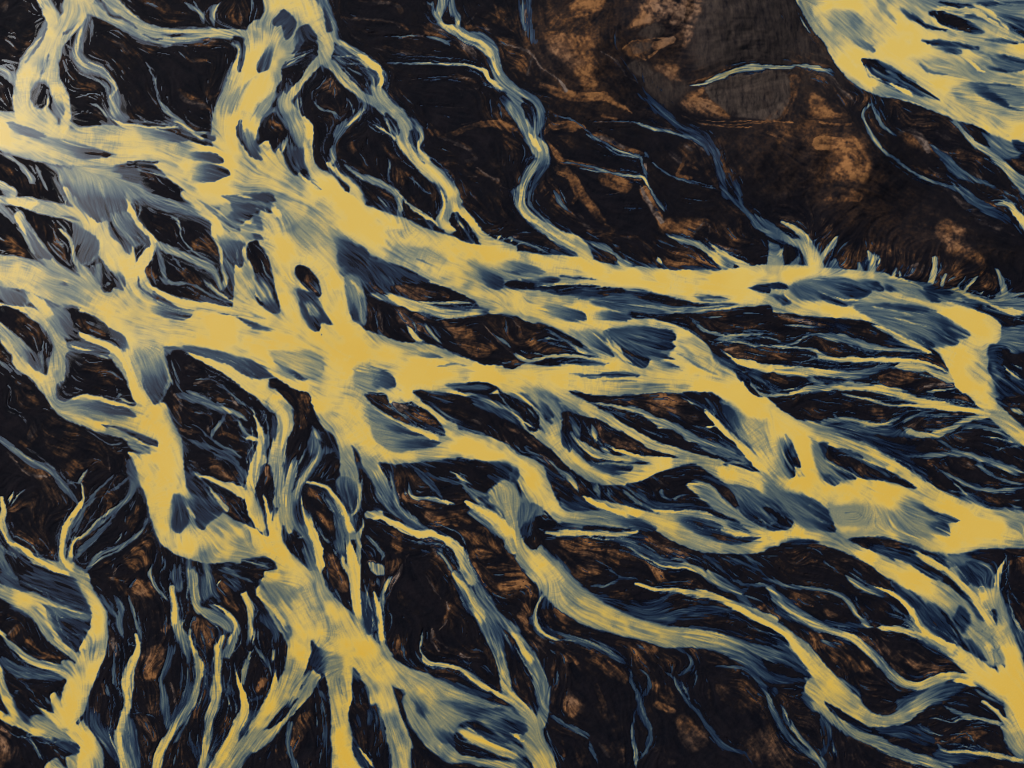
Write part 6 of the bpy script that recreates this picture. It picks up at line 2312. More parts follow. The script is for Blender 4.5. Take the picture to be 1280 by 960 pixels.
S .4 4: 0,200,10 80,220,10 150,270,14 220,330,22 300,370,22 380,420,22
S .36 4: 0,290,8 80,320,10 180,380,12 280,420,18 360,480,22 390,570,18
m .65 4: 100,160,16 90,220,16
m .95 2: 150,210,16 160,245,10
n .9 4: 220,270,16 300,270,20 400,320,20
N .75 8: 250,310 360,330 440,370 420,400 320,370
n .85 4: 0,240,20 60,250,10
N .7 8: 140,400 220,420 290,480 370,560 300,540 200,480
m .7 5: 60,440,40 90,490,30
n .8 8: 170,20,40 230,50,30
S .65 3: 50,500,8 110,550,10
S .62 4: 120,530,16 200,550,32 300,590,36 400,640,46,.9
S .8 3: 170,600,6 220,680,22 260,750,38
N .8 6: 220,640 320,670 380,710 300,700
n .75 6: 280,740,20 380,800,20
S .52 2: 350,740,6 400,770,10
S .38 6: 130,600,18 180,680,26 230,720,18
F .04 243,748 20,590: 100,620 160,680 243,748 180,802 110,852 60,780
S .95 6: 480,0,80 560,60,86 630,130,86 640,220,76 600,320,66 580,420,66 590,520,76 600,640,56 600,720,26,.6
K .28 8: 560,150 585,220 570,320 540,280
K .22 8: 620,440 650,470 640,560 610,660 600,720 590,640 600,540
S .46 4: 540,280,26 510,380,26 480,460,16
K 0 4: 490,480 530,450 560,500 580,600 570,660 540,700 500,640 460,590 470,530
n .85 6: 520,480,40 530,560,30
n .75 6: 550,620,20
S .95 3: 490,620,6 515,690,18 530,780,28 550,860,40
K .08 4: 560,730 590,725 570,780 550,820
S .92 4: 570,730,16 580,800,46 590,900,66
K 0 5: 600,0 760,0 790,60 810,130 800,220 760,310 690,370 640,390 650,300 690,220 690,130 650,60
n .8 8: 740,60,40 750,140,40 740,220,30
S .5 2: 720,160,6 725,230,6
S .46 10: 800,220,46 840,280,56 880,320,56
S .7 5: 690,400,8 680,450,36 660,540,46 630,640,56 640,760,66
S .7 4: 860,390,26 800,460,32 740,550,36 700,620,46 680,700,46
S .48 5: 780,330,18 740,400,18 700,480,12
S .85 3: 710,490,10 690,560,18
K .28 8: 690,640 720,600 730,700 760,800 740,840 690,780
S .8 3: 735,610,8 735,700,10 760,800,18 800,880,32 830,950,38
K .04 6: 820,500 880,400 940,370 970,420 960,520 920,570 900,500
S .48 2: 830,540,8 890,420,5
S .48 2: 850,560,6 930,450,4
S .88 3: 760,565,8 830,570,14 900,610,18 960,680,22 1000,750,28 1030,840,38
K 0 5: 750,590 830,590 880,620 930,690 980,770 980,880 960,960 850,960 790,860 750,760 735,660
N .95 5: 770,590 840,590 870,620 830,650 780,640
n .7 10: 850,760,50 870,800,40
n .75 8: 920,900,40
S .48 4: 870,640,14 930,720,26 960,800,30 970,900,32
m .65 3: 830,820,10 880,910,14
n .65 3: 745,660,10 770,760,10 820,880,10
K .48 10: 940,560 1000,520 1070,560 1080,660 1040,740 1000,700 960,620
F .06 1037,758 1030,540: 970,580 1060,560 1090,650 1040,760 1000,722
S .9 3: 1020,760,14 1030,840,40 1070,900,46
F .04 1067,888 1120,680: 1090,700 1120,720 1110,800 1070,889 1045,850
k .05 4: 1040,340,4 1070,400,12 1090,480,20 1100,560,10
S .52 8: 1110,450,56 1180,520,46 1240,620,36
S .68 3: 1180,590,6 1230,650,10 1280,700,10
K 0 4: 1130,590 1190,650 1200,700 1140,720 1120,660
m .85 4: 1150,740,14 1220,760,20 1280,800,20
S .52 3: 1140,740,8 1200,750,8 1270,790,12
@ 440 490 5
K .62 14: 130,90 250,150 400,230 540,300 500,340 350,370 200,340 120,250
F .05 490,282 90,170: 110,110 200,160 330,220 420,260 490,277 350,271 220,231
F .15 552,325 200,315: 240,300 400,290 550,300 552,326 470,352 330,364
S .58 3: 70,30,8 150,110,12 250,170,12 380,230,22,.85 480,270,32,.95 570,300,38
K .03 5: 80,10 200,10 230,60 270,140 350,200 260,160 160,100
S .48 2: 215,20,5 230,70,6 300,150,8
S .38 2: 120,50,5 260,150,6
K 0 4: 250,70 350,80 450,130 540,180 580,240 575,270 500,250 400,210 310,140
N .95 8: 380,130 480,150 560,230 560,265 470,220
m .7 8: 280,90,30 340,140,40
S .8 3: 360,0,28 390,60,28 460,100,22 520,140,28 570,190,38 620,240,56
S .2 14: 450,30,60 560,80,80 650,110,80
m .55 10: 640,180,60 720,200,50 800,180,50
n .75 6: 770,140,30
m .65 6: 690,240,20
S .38 8: 780,30,46 900,110,46 1050,210,26
S .58 2: 900,0,6 1000,120,10 1060,180,12,.8 1150,240,18
K 0 4: 930,10 1000,40 1080,90 1150,160 1170,220 1130,200 1050,150 980,80
k .12 3: 1080,40,8 1140,110,14 1165,190,12
F .04 1067,232 920,140: 940,150 1030,165 1067,232 1000,202
K .12 4: 1060,170 1150,240 1110,250
m .75 4: 830,240,14 870,300,14
m .65 4: 900,240,20 930,310,20
m .65 3: 960,310,16 1000,350,16
S .48 2: 1030,300,6 1050,370,8 1150,400,8 1250,470,10
n .85 4: 960,210,30 1040,250,20
n .8 6: 1120,290,30 1180,330,24
m .65 3: 1150,390,16 1230,440,16
K .1 10: 400,450 560,420 740,430 880,450 880,540 800,560 740,520 640,480
F .08 990,510 760,400: 760,415 900,430 987,460 992,511 960,547 880,562 800,470
K .5 4: 1000,470 1045,480 1040,530 1025,555 985,550
k .58 3: 1045,490,6 1035,560,6
S .32 5: 370,460,12 480,530,22 560,650,12
S .32 4: 420,450,10 540,530,14 700,570,12
S .36 4: 240,470,10 250,560,12 270,640,18,.48 300,740,28
S .48 3: 350,540,6 360,630,10 420,655,12 540,670,12,.75 660,700,18,.85
S .7 3: 600,485,6 680,530,12 760,590,10
S .46 4: 700,580,12 770,650,26 810,720,16
n .95 6: 330,640,20 360,670,24 440,680,20
S .95 2: 335,620,10 345,640,10
m .7 3: 290,640,14 300,660,10
K 0 5: 380,690 520,680 640,720 720,770 800,850 900,900 940,960 660,960 560,900 470,850
N 1 6: 670,870 760,870 850,920 900,960 780,960 700,910
n .9 8: 620,770,30 650,830,30
n .75 8: 780,850,30 830,850,20 850,900,20
n .55 12: 480,770,60 540,820,50
S .8 8: 120,440,76,.85 160,520,80,.7 220,620,50,.48 270,720,30,.36
S .46 5: 130,590,8 170,660,26 230,730,36 300,790,26,.33
S .62 2: 125,590,5 180,670,8 220,720,8
S .46 6: 270,650,12 300,760,26 360,820,36 430,860,36,.33
S .58 2: 330,720,6 400,800,8 460,860,8
S .6 2: 90,740,8 150,770,12 220,790,14
S .52 2: 85,770,8 160,800,8
S .95 4: 210,790,12 300,830,28 400,880,36 500,890,40 600,930,40 650,970,40
K 0 4: 90,810 200,810 280,870 400,900 480,960 80,960
N .95 4: 260,870 310,860 310,960 250,960
n .75 6: 150,900,20
m .85 3: 420,900,12 520,950,16
S .52 2: 70,890,6 130,950,8
K .7 8: 920,560 1000,560 1040,640 1060,700 1030,800 1000,860 960,780 900,700 840,640
S .5 3: 850,600,10 870,680,14
S .95 4: 710,680,8 790,730,30 880,770,46 940,820,56 990,900,76 1000,970,90
S .48 6: 810,780,10 880,850,18 940,930,20
K .5 8: 1050,690 1150,700 1200,760 1100,830 1040,850
F .03 1080,925 1140,700: 1170,720 1140,850 1090,925 1060,901 1100,800
K .06 6: 1150,780 1250,800 1290,850 1200,860 1130,880
S .75 3: 1200,885,14 1290,870,28
@ 640 480 5
K .02 4: 360,45 520,72 660,72 850,60 1000,60 1100,100 1200,160 1250,250 1290,270 1290,380 1200,340 1080,300 1020,240 900,170 760,130 560,120 430,90
N .75 10: 860,70 1000,70 1130,130 1200,200 1100,230 960,170
n .8 3: 850,100,8 1000,110,10
n .8 3: 1000,160,8 1150,180,10
n .65 4: 540,95,20 640,110,20
n .65 6: 1080,230,20 1200,260,20
S .62 4: 480,120,8 620,130,18 740,160,22 860,195,22
S .47 6: 850,190,18 950,240,26 1050,300,30 1150,350,36 1280,400,46
S .64 2: 890,190,6 980,240,8 1050,300,8
S .75 2: 885,268,6 950,270,8
S .9 2: 1200,265,8 1290,263,10
K 0 4: 560,130 700,150 850,210 970,290 1080,350 1200,400 1280,430 1290,470 1150,430 1000,370 860,330 760,280 650,200
S .36 6: 560,140,10 700,260,16 800,330,16
m .65 3: 1090,290,12 1180,320,16 1280,350,14
S .95 3: 1210,165,12 1250,210,28 1290,260,34
K 0 5: 310,180 420,190 520,215 620,270 740,330 860,400 1020,455 900,445 780,440 700,410 640,400 560,380 480,400 420,350 350,290
N .9 6: 620,350 700,340 820,390 850,425 740,410 660,390
n .65 8: 560,270,40 640,300,40
S .36 8: 350,180,26 390,250,34 430,320,26
S .48 3: 480,230,8 520,290,14 530,350,14 510,390,12
S .8 2: 585,375,10 620,385,8 650,415,12 750,440,18,.9 850,460,18
S .6 3: 355,280,8 400,340,18 460,390,22 540,440,36,.68 640,460,36,.68 720,470,26
K .22 4: 300,290 340,330 370,390 360,430 310,370
S .7 2: 340,350,6 370,430,10
S .85 2: 490,430,10 600,470,12 700,485,14
K .42 8: 480,480 620,510 750,510 720,560 640,570 560,540
F .05 755,525 470,460: 470,470 600,500 762,516 710,562 620,572 540,531
F .04 1178,515 940,525: 960,525 1080,505 1178,512 1140,536 1030,546
S .32 3: 1000,550,10 1150,535,8
F .04 62,277 -30,190: -20,190 40,230 63,279 20,271
K .1 4: 110,240 160,285 130,300 100,270
K 0 4: -10,90 50,100 110,140 150,200 160,260 110,230 50,180 -10,140
k .18 3: 60,90,8 120,140,14 150,210,14
K .7 10: 60,60 200,70 290,130 310,200 260,250 200,180 120,110
F .16 245,214 120,70: 150,80 220,120 262,200 232,216 180,150
K 0 5: 0,280 100,320 200,390 300,480 420,590 500,670 440,650 380,600 300,540 200,500 100,450 0,400
m .7 3: 20,320,14 50,400,14
n .8 5: 80,340,20 160,410,20
m .8 3: 180,440,16 250,490,16
S .48 2: 0,330,8 40,420,10
S .56 3: 250,520,6 330,550,10 370,600,12 430,670,18
S .58 3: 370,560,8 390,600,10
K .12 8: 200,510 280,540 400,630 420,680 480,760 440,790 360,800 260,690
F .03 486,775 220,630: 230,560 330,620 442,700 487,772 400,802 300,731
S .95 4: 440,710,10 520,745,30 640,790,38 760,820,46
S .38 6: 520,640,18 540,720,12
S .42 3: 560,660,10 630,740,10
S .38 4: 610,640,12 640,730,8
S .52 4: 680,650,12 750,710,16 800,770,12
S .48 3: 700,640,8 830,730,12 900,770,8
S .36 8: 760,640,16 900,700,16
m .8 3: 900,660,14 940,700,20
m .7 3: 910,610,10 1000,660,20
S .42 4: 980,750,10 1060,700,16 1130,690,10
S .2 10: 900,770,26 1100,790,34 1240,780,16
K .74 5: 1090,630 1180,610 1240,660 1290,720 1290,800 1210,740 1140,680
k .04 6: 200,800,10 260,860,20 340,890,20 450,890,14 600,905,10 740,905,4
K .62 8: 460,800 640,780 780,850 900,900 860,925 720,900 560,860
k .4 2: 430,850,6 540,840,8 600,870,5
F .25 908,910 600,780: 560,800 700,800 900,900 908,912 860,928 720,902
F .04 80,947 170,770: 160,780 120,860 80,948 50,902
S .7 4: 200,935,18 320,920,26 480,935,20
F .06 1290,880 960,820: 1000,830 1150,830 1290,870 1290,960 1100,920
S .85 3: 870,790,8 1000,795,16 1150,800,16 1290,830,20
F .06 47,602 -50,550: -10,540 40,530 49,580 20,612 -10,607
@ 820 500 4.957
K .58 14: 420,0 520,60 600,150 620,230 540,260 470,180 400,110 350,50
F .04 370,90 580,150: 300,-10 420,20 500,80 520,180 460,200 380,120
K .74 16: 540,120 640,120 700,250 760,330 640,330 560,260
k .62 2: 560,200,4 640,300,4 700,360,4
k .62 2: 600,170,4 680,240,4
S .9 2: 520,160,4 600,240,4
S .95 3: 310,65,12 360,130,24 430,200,30 520,280,34 600,370,40 680,450,44
K .08 4: 800,215 830,270 870,330 905,410 880,415 855,390 865,470 840,478 800,440 790,340
K .6 10: 760,300 800,230 800,400 850,478 780,460
S .38 4: 830,280,14 880,370,14
K .72 4: 865,420 900,425 935,485 880,480
K .58 12: 960,230 1040,300 1060,380 1150,430 1230,480 1120,510 1100,530 1020,480 980,380
F .05 1240,488 1030,380: 1050,370 1150,420 1241,484 1180,497 1130,470
F .07 1112,535 1000,410: 1010,440 1080,470 1142,500 1114,536 1050,511
K .28 5: 1000,260 1060,290 1050,370 1035,340
S .7 2: 1040,330,6 1060,380,8 1140,420,8 1230,465,8 1260,490,10
K 0 4: 1070,300 1270,340 1269,460 1180,420 1100,380 1050,350
S .45 3: 1080,345,8 1180,345,8 1269,360,10
F .15 1275,245 990,160: 1000,160 1100,170 1269,200 1269,250 1180,230
K .5 12: 480,540 600,540 700,600 800,650 880,720 930,780 830,740 700,780 640,775 540,700 480,620
F .05 645,779 500,540: 490,600 560,640 700,740 722,762 642,780 560,720
F .04 838,728 620,580: 620,580 700,610 780,670 838,727 740,692 660,640
K 0 4: 650,650 730,690 825,735 830,780 790,795 740,760 700,720
S .4 4: 720,740,10 790,795,10
K .52 10: 770,570 880,580 980,620 1050,670 1080,730 1105,780 1105,818 1000,800 900,780 830,700 800,640
F .03 1085,760 800,580: 800,575 880,580 980,622 1050,672 1084,735 1107,777 1000,730 900,660
F .08 1109,823 880,700: 880,700 1000,740 1109,780 1109,823 1000,804
S .6 2: 960,730,6 1030,760,8 1100,778,6
S .9 4: 840,740,8 860,770,14 900,790,14
K .72 8: 1060,640 1150,680 1269,690 1269,780 1150,775 1100,750 1080,690
F .03 277,412 60,412: 80,415 180,397 277,410 230,429 120,425
K .72 4: 200,515 310,505 380,580 450,640 500,700 640,780 560,770 440,720 330,640 250,570
S .5 2: 260,580,4 330,660,6 380,710,6
K .05 8: 60,440 230,440 400,500 480,600 500,670 430,620 340,520 200,510 100,560 0,600 0,480
m .75 4: 20,570,16 80,600,20 160,600,20
S .42 2: 40,540,6 110,570,6
S .42 2: 80,520,5 140,550,5
S .22 10: 60,660,26 200,650,34 320,670,26
F .02 410,803 120,720: 120,720 250,730 340,750 410,803 330,812 200,790
F .02 530,875 220,780: 220,770 350,790 530,862 523,893 450,892 330,850
S .85 3: 410,800,8 500,830,22 600,840,28
F .25 600,815 380,730: 380,735 480,760 600,815 500,810 430,780
F .06 1006,886 690,890: 700,880 850,855 950,862 1006,887 930,902 820,896
m .65 4: 190,200,10 300,230,16 420,270,20 520,330,20
S .45 5: 180,230,14 300,270,26 430,320,26 560,370,16
K .03 4: 430,400 560,395 650,440 540,430
@ 1024 500 4.957
S .85 4: 450,20,6 560,35,14 700,45,14 850,60,20 1000,75,28 1080,85,50
S .58 4: 600,0,10 750,20,12 900,40,12 1020,45,10
S .46 4: 500,165,10 560,120,18 640,80,18 720,60,12
S .44 3: 440,100,6 500,60,8 560,45,8
S .4 4: 600,110,14 700,80,12
K 0 4: 510,160 620,100 740,70 900,80 940,100 850,150 720,190 620,190
m .9 3: 740,130,14 800,100,14 860,90,10
S .52 5: 500,165,18 600,200,24 700,225,24,.72 780,200,22,.58 880,150,24,.55 960,110,18,.68 1080,95,18,.9
S .42 3: 620,185,10 750,185,12 860,150,18 950,130,20
S .42 4: 870,180,14 980,165,22 1100,180,14 1180,210,12,.6 1260,270,12,.8
S .46 2: 960,225,5 1080,230,8 1180,260,8 1260,290,8,.7
S .42 2: 1040,330,4 1140,300,6 1220,290,8
S .48 3: 120,120,8 200,130,14 300,155,14,.72 400,150,14 480,110,10
S .68 12: 0,200,64 150,250,64 300,310,64 450,390,54 560,480,44 650,540,36,.9
K .24 10: 200,210 320,250 460,310 600,400 680,480 700,520 620,460 500,370 350,290
S .75 3: 630,465,6 680,520,10 740,560,14
S .4 5: 500,345,16 640,350,18 760,330,18,.46 900,340,18,.55 980,360,22,.55 1100,400,22,.55 1200,450,18 1269,480,18
S .42 4: 740,240,8 820,290,12 920,330,14
S .4 4: 980,370,12 1020,430,14 1100,470,12 1200,510,12 1269,520,10
S .44 3: 700,410,5 800,460,12 900,510,22 1000,550,22 1100,555,22 1269,540,14
S .48 3: 810,490,6 860,540,10 920,590,12 1000,640,14 1060,665,12 1160,675,12 1269,670,14
S .46 2: 760,570,6 860,570,8 930,600,8
n .85 4: 680,380,20 700,400,20
n .8 6: 800,450,20 900,480,20
n .85 6: 1030,520,30 1180,520,20
N .85 6: 1020,620 1100,620 1200,630 1100,650
n .7 8: 950,590,20 1000,600,20
m .75 3: 920,390,14 990,430,10
n .55 10: 850,230,40 900,260,30
n .65 6: 480,10,20 250,20,30 150,40,40
S .58 2: 80,95,8 110,110,10
S .48 2: 170,75,6 230,95,6
S .48 2: 400,130,6 440,100,5
K .74 10: 1080,680 1269,690 1269,800 1180,800 1120,730
K .72 8: 520,630 620,620 700,690 800,720 870,750 800,760 800,840 640,820 560,740
F .05 878,757 620,680: 620,690 760,700 878,752 850,763 760,761
F .03 806,843 620,740: 640,740 780,760 805,800 807,844 720,812
F .1 780,722 510,625: 515,632 600,625 700,680 784,722 680,707 600,671
K .68 8: 60,680 160,650 280,660 320,700 300,780 160,785 90,750
k .54 2: 160,700,6 240,700,6 280,740,6
k .58 2: 300,720,4 310,790,4
k .6 2: 400,720,4 430,800,4
k .6 2: 480,680,4 540,780,4
K .04 6: 210,865 310,850 430,855 560,900 690,950 400,952 280,910
K .08 8: 1100,-10 1269,-10 1269,90 1180,40
S .7 4: 1180,40,16 1269,100,36
@ 0 640 4.957
S .95 3: 20,90,8 50,180,18 120,210,24 190,270,34 270,320,32 380,370,36 460,390,36
S .85 3: 100,230,6 180,290,10 280,330,16
K .15 6: 170,315 300,360 440,400 480,430 300,380
S .92 4: 470,20,24 400,110,24 385,200,28 385,280,32 430,330,56 500,380,76
S .9 3: 540,120,6 470,180,12 445,240,22 435,310,28
S .48 4: 540,370,16 620,290,18 740,230,14 830,170,14 900,80,12
S .44 3: 460,290,22 520,210,22 620,120,16 720,10,12
S .38 4: 440,140,14 500,40,22 530,-10,16
S .42 2: 690,220,6 750,150,6
S .42 2: 760,190,8 785,100,6
S .46 2: 530,330,6 540,240,4
K .24 8: 120,430 250,420 400,450 480,480 560,590 450,560 300,510
F .03 570,630 220,460: 250,450 400,470 500,520 573,633 450,582
F .03 540,740 250,600: 300,620 450,660 562,690 533,743 400,732
F .04 495,855 300,710: 330,730 500,760 493,863 420,842
S .82 8: 20,490,56 110,510,56 240,570,46 300,680,36 370,800,32 470,880,28
S .68 6: 150,480,34 300,550,24 430,600,18 570,650,12
S .48 2: 370,735,5 450,755,6 510,765,8
S .9 3: 510,760,8 520,810,28 510,880,50
K .36 6: 20,420 90,420 110,470 90,487 40,470
K .08 8: 30,270 160,290 190,340 100,400 80,350
m .8 5: 680,470,16 720,350,20
S .46 3: 600,500,8 660,580,14 730,660,14 760,760,20
S .5 3: 690,500,6 740,620,12 765,800,12
S .4 3: 780,500,10 860,400,12
S .42 3: 790,520,8 820,620,12 850,720,18 880,830,18
S .8 3: 835,760,8 850,830,22 840,930,28
S .48 2: 860,640,8 880,740,8
m .55 6: 700,800,40 720,880,40
N 1 8: 810,250 850,210 900,250 920,310 880,360 830,380
n .8 8: 690,320,30 640,300,30
n .8 8: 730,490,30 720,440,20
N .9 12: 850,450 940,440 980,490 900,500
n .85 10: 880,120,30 930,160,30
N 1 10: 900,870 960,830 1020,850 990,952 890,952
n .75 8: 1020,740,30 1060,690,20
n .65 10: 320,270,30 380,230,20
n .75 6: 120,130,40 190,180,40
n .85 8: 170,810,40 260,880,30 370,900,20
n .65 8: 60,640,30 100,660,20
m .7 4: 50,760,16 90,720,16
S .52 3: 950,290,8 930,380,18 950,440,22 1000,510,22 1050,560,18
S .48 2: 1000,250,8 1020,320,10 980,390,10
S .42 2: 1040,340,8 1060,400,8
S .95 3: 1060,440,8 1070,530,22 1080,620,28 1080,720,28
S .42 10: 1120,300,36 1100,420,26 1090,520,20
S .58 8: 1200,320,44 1200,420,32 1200,520,26 1240,600,32
S .46 10: 1130,640,14 1120,760,36 1180,860,44
S .85 3: 1180,720,8 1190,820,18 1220,910,28
S .34 6: 1090,820,18 1060,900,26
@ 200 640 4.957
K .1 4: 500,290 590,282 660,290 700,320 722,355 650,367 640,400 610,450 560,470 500,502 440,450 400,390 340,340 420,325 500,320
S .6 3: 470,295,8 580,320,14 660,345,12 710,355,8
S .42 6: 340,350,18 440,390,20 530,420,16 590,450,10
S .26 8: 430,360,20 540,380,26
S .7 2: 400,400,5 450,450,6 500,500,5
S .95 4: 500,490,26 540,560,28 560,650,22 570,750,22 560,820,18,.6
S .58 3: 590,700,8 590,770,12 570,840,14
S .48 3: 520,830,8 560,870,12 600,830,10
S .42 3: 600,850,12 650,930,16
S .9 3: 575,880,8 550,930,14
S .42 3: 720,820,8 710,880,12 700,940,14
S .38 2: 770,870,6 780,930,8
S .85 4: 580,460,26 640,540,28 720,620,34 800,720,50
K .62 8: 610,430 700,460 760,530 720,580 660,540
K .48 5: 700,630 780,680 820,740 800,790 760,730
m .5 10: 600,540,40 680,640,40 740,740,40
S .6 8: 210,340,44 220,430,40,.7 210,520,32 240,590,36,.75
S .34 14: 280,400,54 290,500,54
S .42 6: 310,400,18 330,500,20 370,560,12
S .52 4: 260,610,26 350,620,32 430,660,36 460,720,28
S .95 3: 310,570,8 380,590,14 430,640,18 470,700,22 450,770,32,.8 400,850,34,.6
S .9 4: 380,775,18 360,830,22 350,920,28
S .85 2: 350,470,5 370,430,5
n .85 8: 400,460,40 430,540,40 480,600,20
N .9 10: 200,680 280,660 340,720 330,800 280,890 230,830
n .8 8: 250,880,40 280,920,40
n .75 8: 640,760,60 660,850,50
S .92 3: 70,480,8 85,580,24 90,690,26
S .46 4: 110,620,10 140,740,18
K 0 4: 780,170 820,140 850,190 850,240 890,270 860,290 820,250 790,220
S .7 6: 850,160,18 900,150,14
S .42 6: 880,200,22 910,290,26 950,370,12
S .9 5: 900,0,36 930,90,46 970,200,56 990,300,46 990,400,36
K 0 4: 890,0 1050,0 1090,80 1080,180 1100,290 1170,420 1180,560 1180,605 1100,540 1030,450 1010,340 1000,240 960,150
N 1 8: 1010,250 1080,290 1130,380 1170,430 1160,500 1080,480 1030,400
n .75 8: 1020,150,30 1060,200,20
S .48 3: 970,80,8 1020,170,12 1060,210,10
S .46 4: 1070,20,14 1100,100,22 1110,200,34 1110,280,16
S .8 2: 1060,210,6 1110,300,6
S .8 2: 1165,540,8 1180,590,8
S .9 4: 1150,0,28 1170,100,38
K .08 4: 1190,30 1250,0 1230,80 1195,135
K .22 5: 1165,230 1200,230 1195,300 1175,300
S .75 5: 1130,320,18 1150,270,14
S .95 4: 1160,150,28 1200,350,76 1210,480,66 1220,600,56 1250,700,36
K .28 8: 1230,480 1260,560 1269,690 1240,640
F .12 960,952 960,720: 940,780 970,800 1000,952 930,952
@ 420 640 4.957
K .18 5: 75,240 115,230 110,295 85,300
K .24 8: 150,400 160,520 180,600 200,760 150,680 140,560
F .04 203,770 180,500: 160,560 230,590 262,700 203,770 165,690
S .44 4: 190,470,8 210,560,18 240,650,16
S .9 3: 225,490,8 250,560,18 270,650,24 280,740,28 300,820,28
m 1 4: 450,270,8 400,370,24 340,470,34 290,560,30 280,640,20
m .95 4: 260,500,20 290,420,30 260,330,40 210,310,30
N 1 4: 350,110 400,110 410,240 370,260 350,180
N .9 6: 310,310 380,290 420,310 330,380
S .48 3: 170,130,6 220,190,10 280,250,10 290,300,12
S .42 2: 190,240,6 220,260,8 240,300,8
m .65 3: 180,420,8 240,450,8
S .85 3: 180,30,14 300,40,22 380,90,32 480,130,36 600,150,40 700,180,46 760,250,54 790,330,54,.75 850,460,54,.58
S .55 2: 200,15,6 280,30,8
K .1 4: 300,0 420,50 400,60 320,40
S .48 5: 420,0,22 480,70,26 540,110,14,.33
S .58 2: 470,0,6 530,80,8 570,110,8
K .04 5: 640,200 700,230 740,290 760,360 700,320 660,260
S .42 2: 680,270,6 740,330,8
m 1 3: 590,220,20 650,280,24 710,350,16
S .9 4: 720,370,12 790,450,32 840,540,40 900,640,56 930,720,56,.68
S .46 8: 830,370,36 880,480,44 930,590,54 1020,650,44
S .43 8: 950,720,54 980,800,54,.48 1020,880,44,.68 1040,950,42
S .85 5: 1060,730,16 1130,790,36 1190,880,40 1230,950,40
S .38 6: 1040,660,34 1100,720,34
K .04 5: 1060,770 1090,830 1140,930 1060,940
N 1 6: 760,120 850,120 930,180 860,200 780,150
n .9 5: 910,120,16 930,60,14
N .85 10: 840,250 950,210 1060,240 950,290
N .95 6: 1040,410 1110,390 1200,450 1150,480 1070,450
n .9 6: 950,340,20 1080,370,30 1160,390,20
n .8 10: 860,330,30 900,440,30 930,500,20
n .85 6: 1150,590,20 1180,690,40
n .75 8: 1130,630,30 1200,740,30
n .55 14: 600,30,80 680,60,60
n .9 8: 740,80,20 760,60,20
n .65 14: 400,520,60 460,560,40
m .65 2: 550,390,8 600,470,10 650,540,8
m .65 3: 690,560,10 700,600,10
m .65 3: 690,670,10 640,730,10
S .5 3: 545,720,8 530,800,10 520,860,10,.7 580,930,14,.75
m .85 3: 600,740,20 590,800,16 640,860,14
n .85 4: 380,800,20 370,850,20
m .75 3: 780,900,16 830,900,10
S .4 2: 830,920,6 890,880,4
S .48 2: 590,950,12 700,930,12
@ 620 640 4.957
K .04 4: 150,150 190,170 240,100 290,140 250,170 230,240 180,200
S .5 2: 230,130,6 240,190,6
S .5 2: 190,200,6 240,230,8
S .88 4: 300,130,8 400,120,24 520,125,30 640,135,26 740,150,16,.6
k .06 6: 430,85,20 560,100,24 700,108,18 830,105,8
S .9 3: 790,115,8 900,130,14
S .36 5: 720,150,16 820,180,26 900,230,26 980,290,26
S .62 3: 730,190,6 820,220,8 900,270,12 1000,325,14 1100,345,12 1200,350,14,.85 1269,390,22
S .42 4: 980,280,18 1060,310,20
S .58 2: 1060,290,8 1150,300,12 1210,340,12
N 1 8: 680,280 760,250 860,260 960,310 1040,370 1050,420 1000,430 960,370 880,310 780,300 750,360 700,340
N .9 8: 490,330 560,320 640,330 660,370 590,400 520,390
n .9 6: 500,240,40 580,220,20
n .85 6: 440,300,20 420,320,20
n .85 8: 560,180,40 520,200,30
n .85 8: 700,240,20 690,280,20
n .8 6: 900,170,40 960,190,30
n .75 8: 1100,420,60 1200,430,40
n .75 10: 720,510,60 820,530,60
S .4 2: 660,310,6 720,370,8 780,395,8 860,405,12 910,440,14
S .48 3: 570,450,6 640,465,8 700,450,8 780,400,8
S .85 3: 870,450,8 920,465,14 1000,480,18 1100,475,14 1200,485,12
S .24 8: 800,530,26 900,580,26 1000,570,26 1060,520,14 1120,490,10
S .38 3: 990,590,8 1050,540,8 1130,490,8
S .6 3: 1160,510,14 1230,520,18
S .26 12: 900,560,50 1050,600,50 1200,600,40
S .38 10: 600,640,24 720,700,20
S .33 6: 330,490,26 300,570,26 270,640,16
S .85 3: 270,560,6 245,640,10 245,700,12 290,740,12,.6
S .2 8: 300,740,44 370,760,44
S .5 2: 290,770,6 360,800,8 440,790,8
S .36 4: 400,750,8 480,780,14 600,820,26 700,880,26 830,945,20
S .5 2: 480,780,5 600,810,6 740,880,6
N .95 6: 350,570 430,590 500,620 500,690 440,670 380,620
n .85 6: 310,650,20 340,710,16
n .8 8: 420,720,30 520,760,30
n .8 10: 820,830,60 900,880,50
n .85 5: 640,900,50 700,920,40
N .95 6: 60,360 160,370 200,430 150,470 90,440
n .85 6: 30,340,40 120,330,30
n .75 8: 150,580,20 180,650,40
n .75 8: 200,800,40 280,840,30
n .75 8: 430,890,40 460,920,30
n .65 8: 200,500,40 250,540,30
S .85 5: 80,720,26 140,800,36 200,900,46 240,950,46
S .36 10: 20,700,44 30,800,44
S .36 3: 1090,820,16 1160,870,16 1200,930,14
@ 840 660 4.957
F .04 906,92 620,92: 640,85 740,65 850,72 906,93 840,110 740,101
S .28 5: 180,150,18 260,200,20 330,260,16
S .38 3: 200,190,8 300,250,12 400,330,12 470,360,8
S .28 4: 340,180,14 440,220,20 540,280,20
S .3 5: 450,170,26 510,230,26 560,280,16 620,330,14
S .42 2: 400,220,6 500,280,8 600,330,10 650,380,8
S .48 3: 480,350,8 560,345,12 620,390,18 660,440,26 720,500,36 800,550,40 900,600,32 1000,640,24,.8 1080,660,28,.9 1170,700,26,.8 1269,800,36,.62
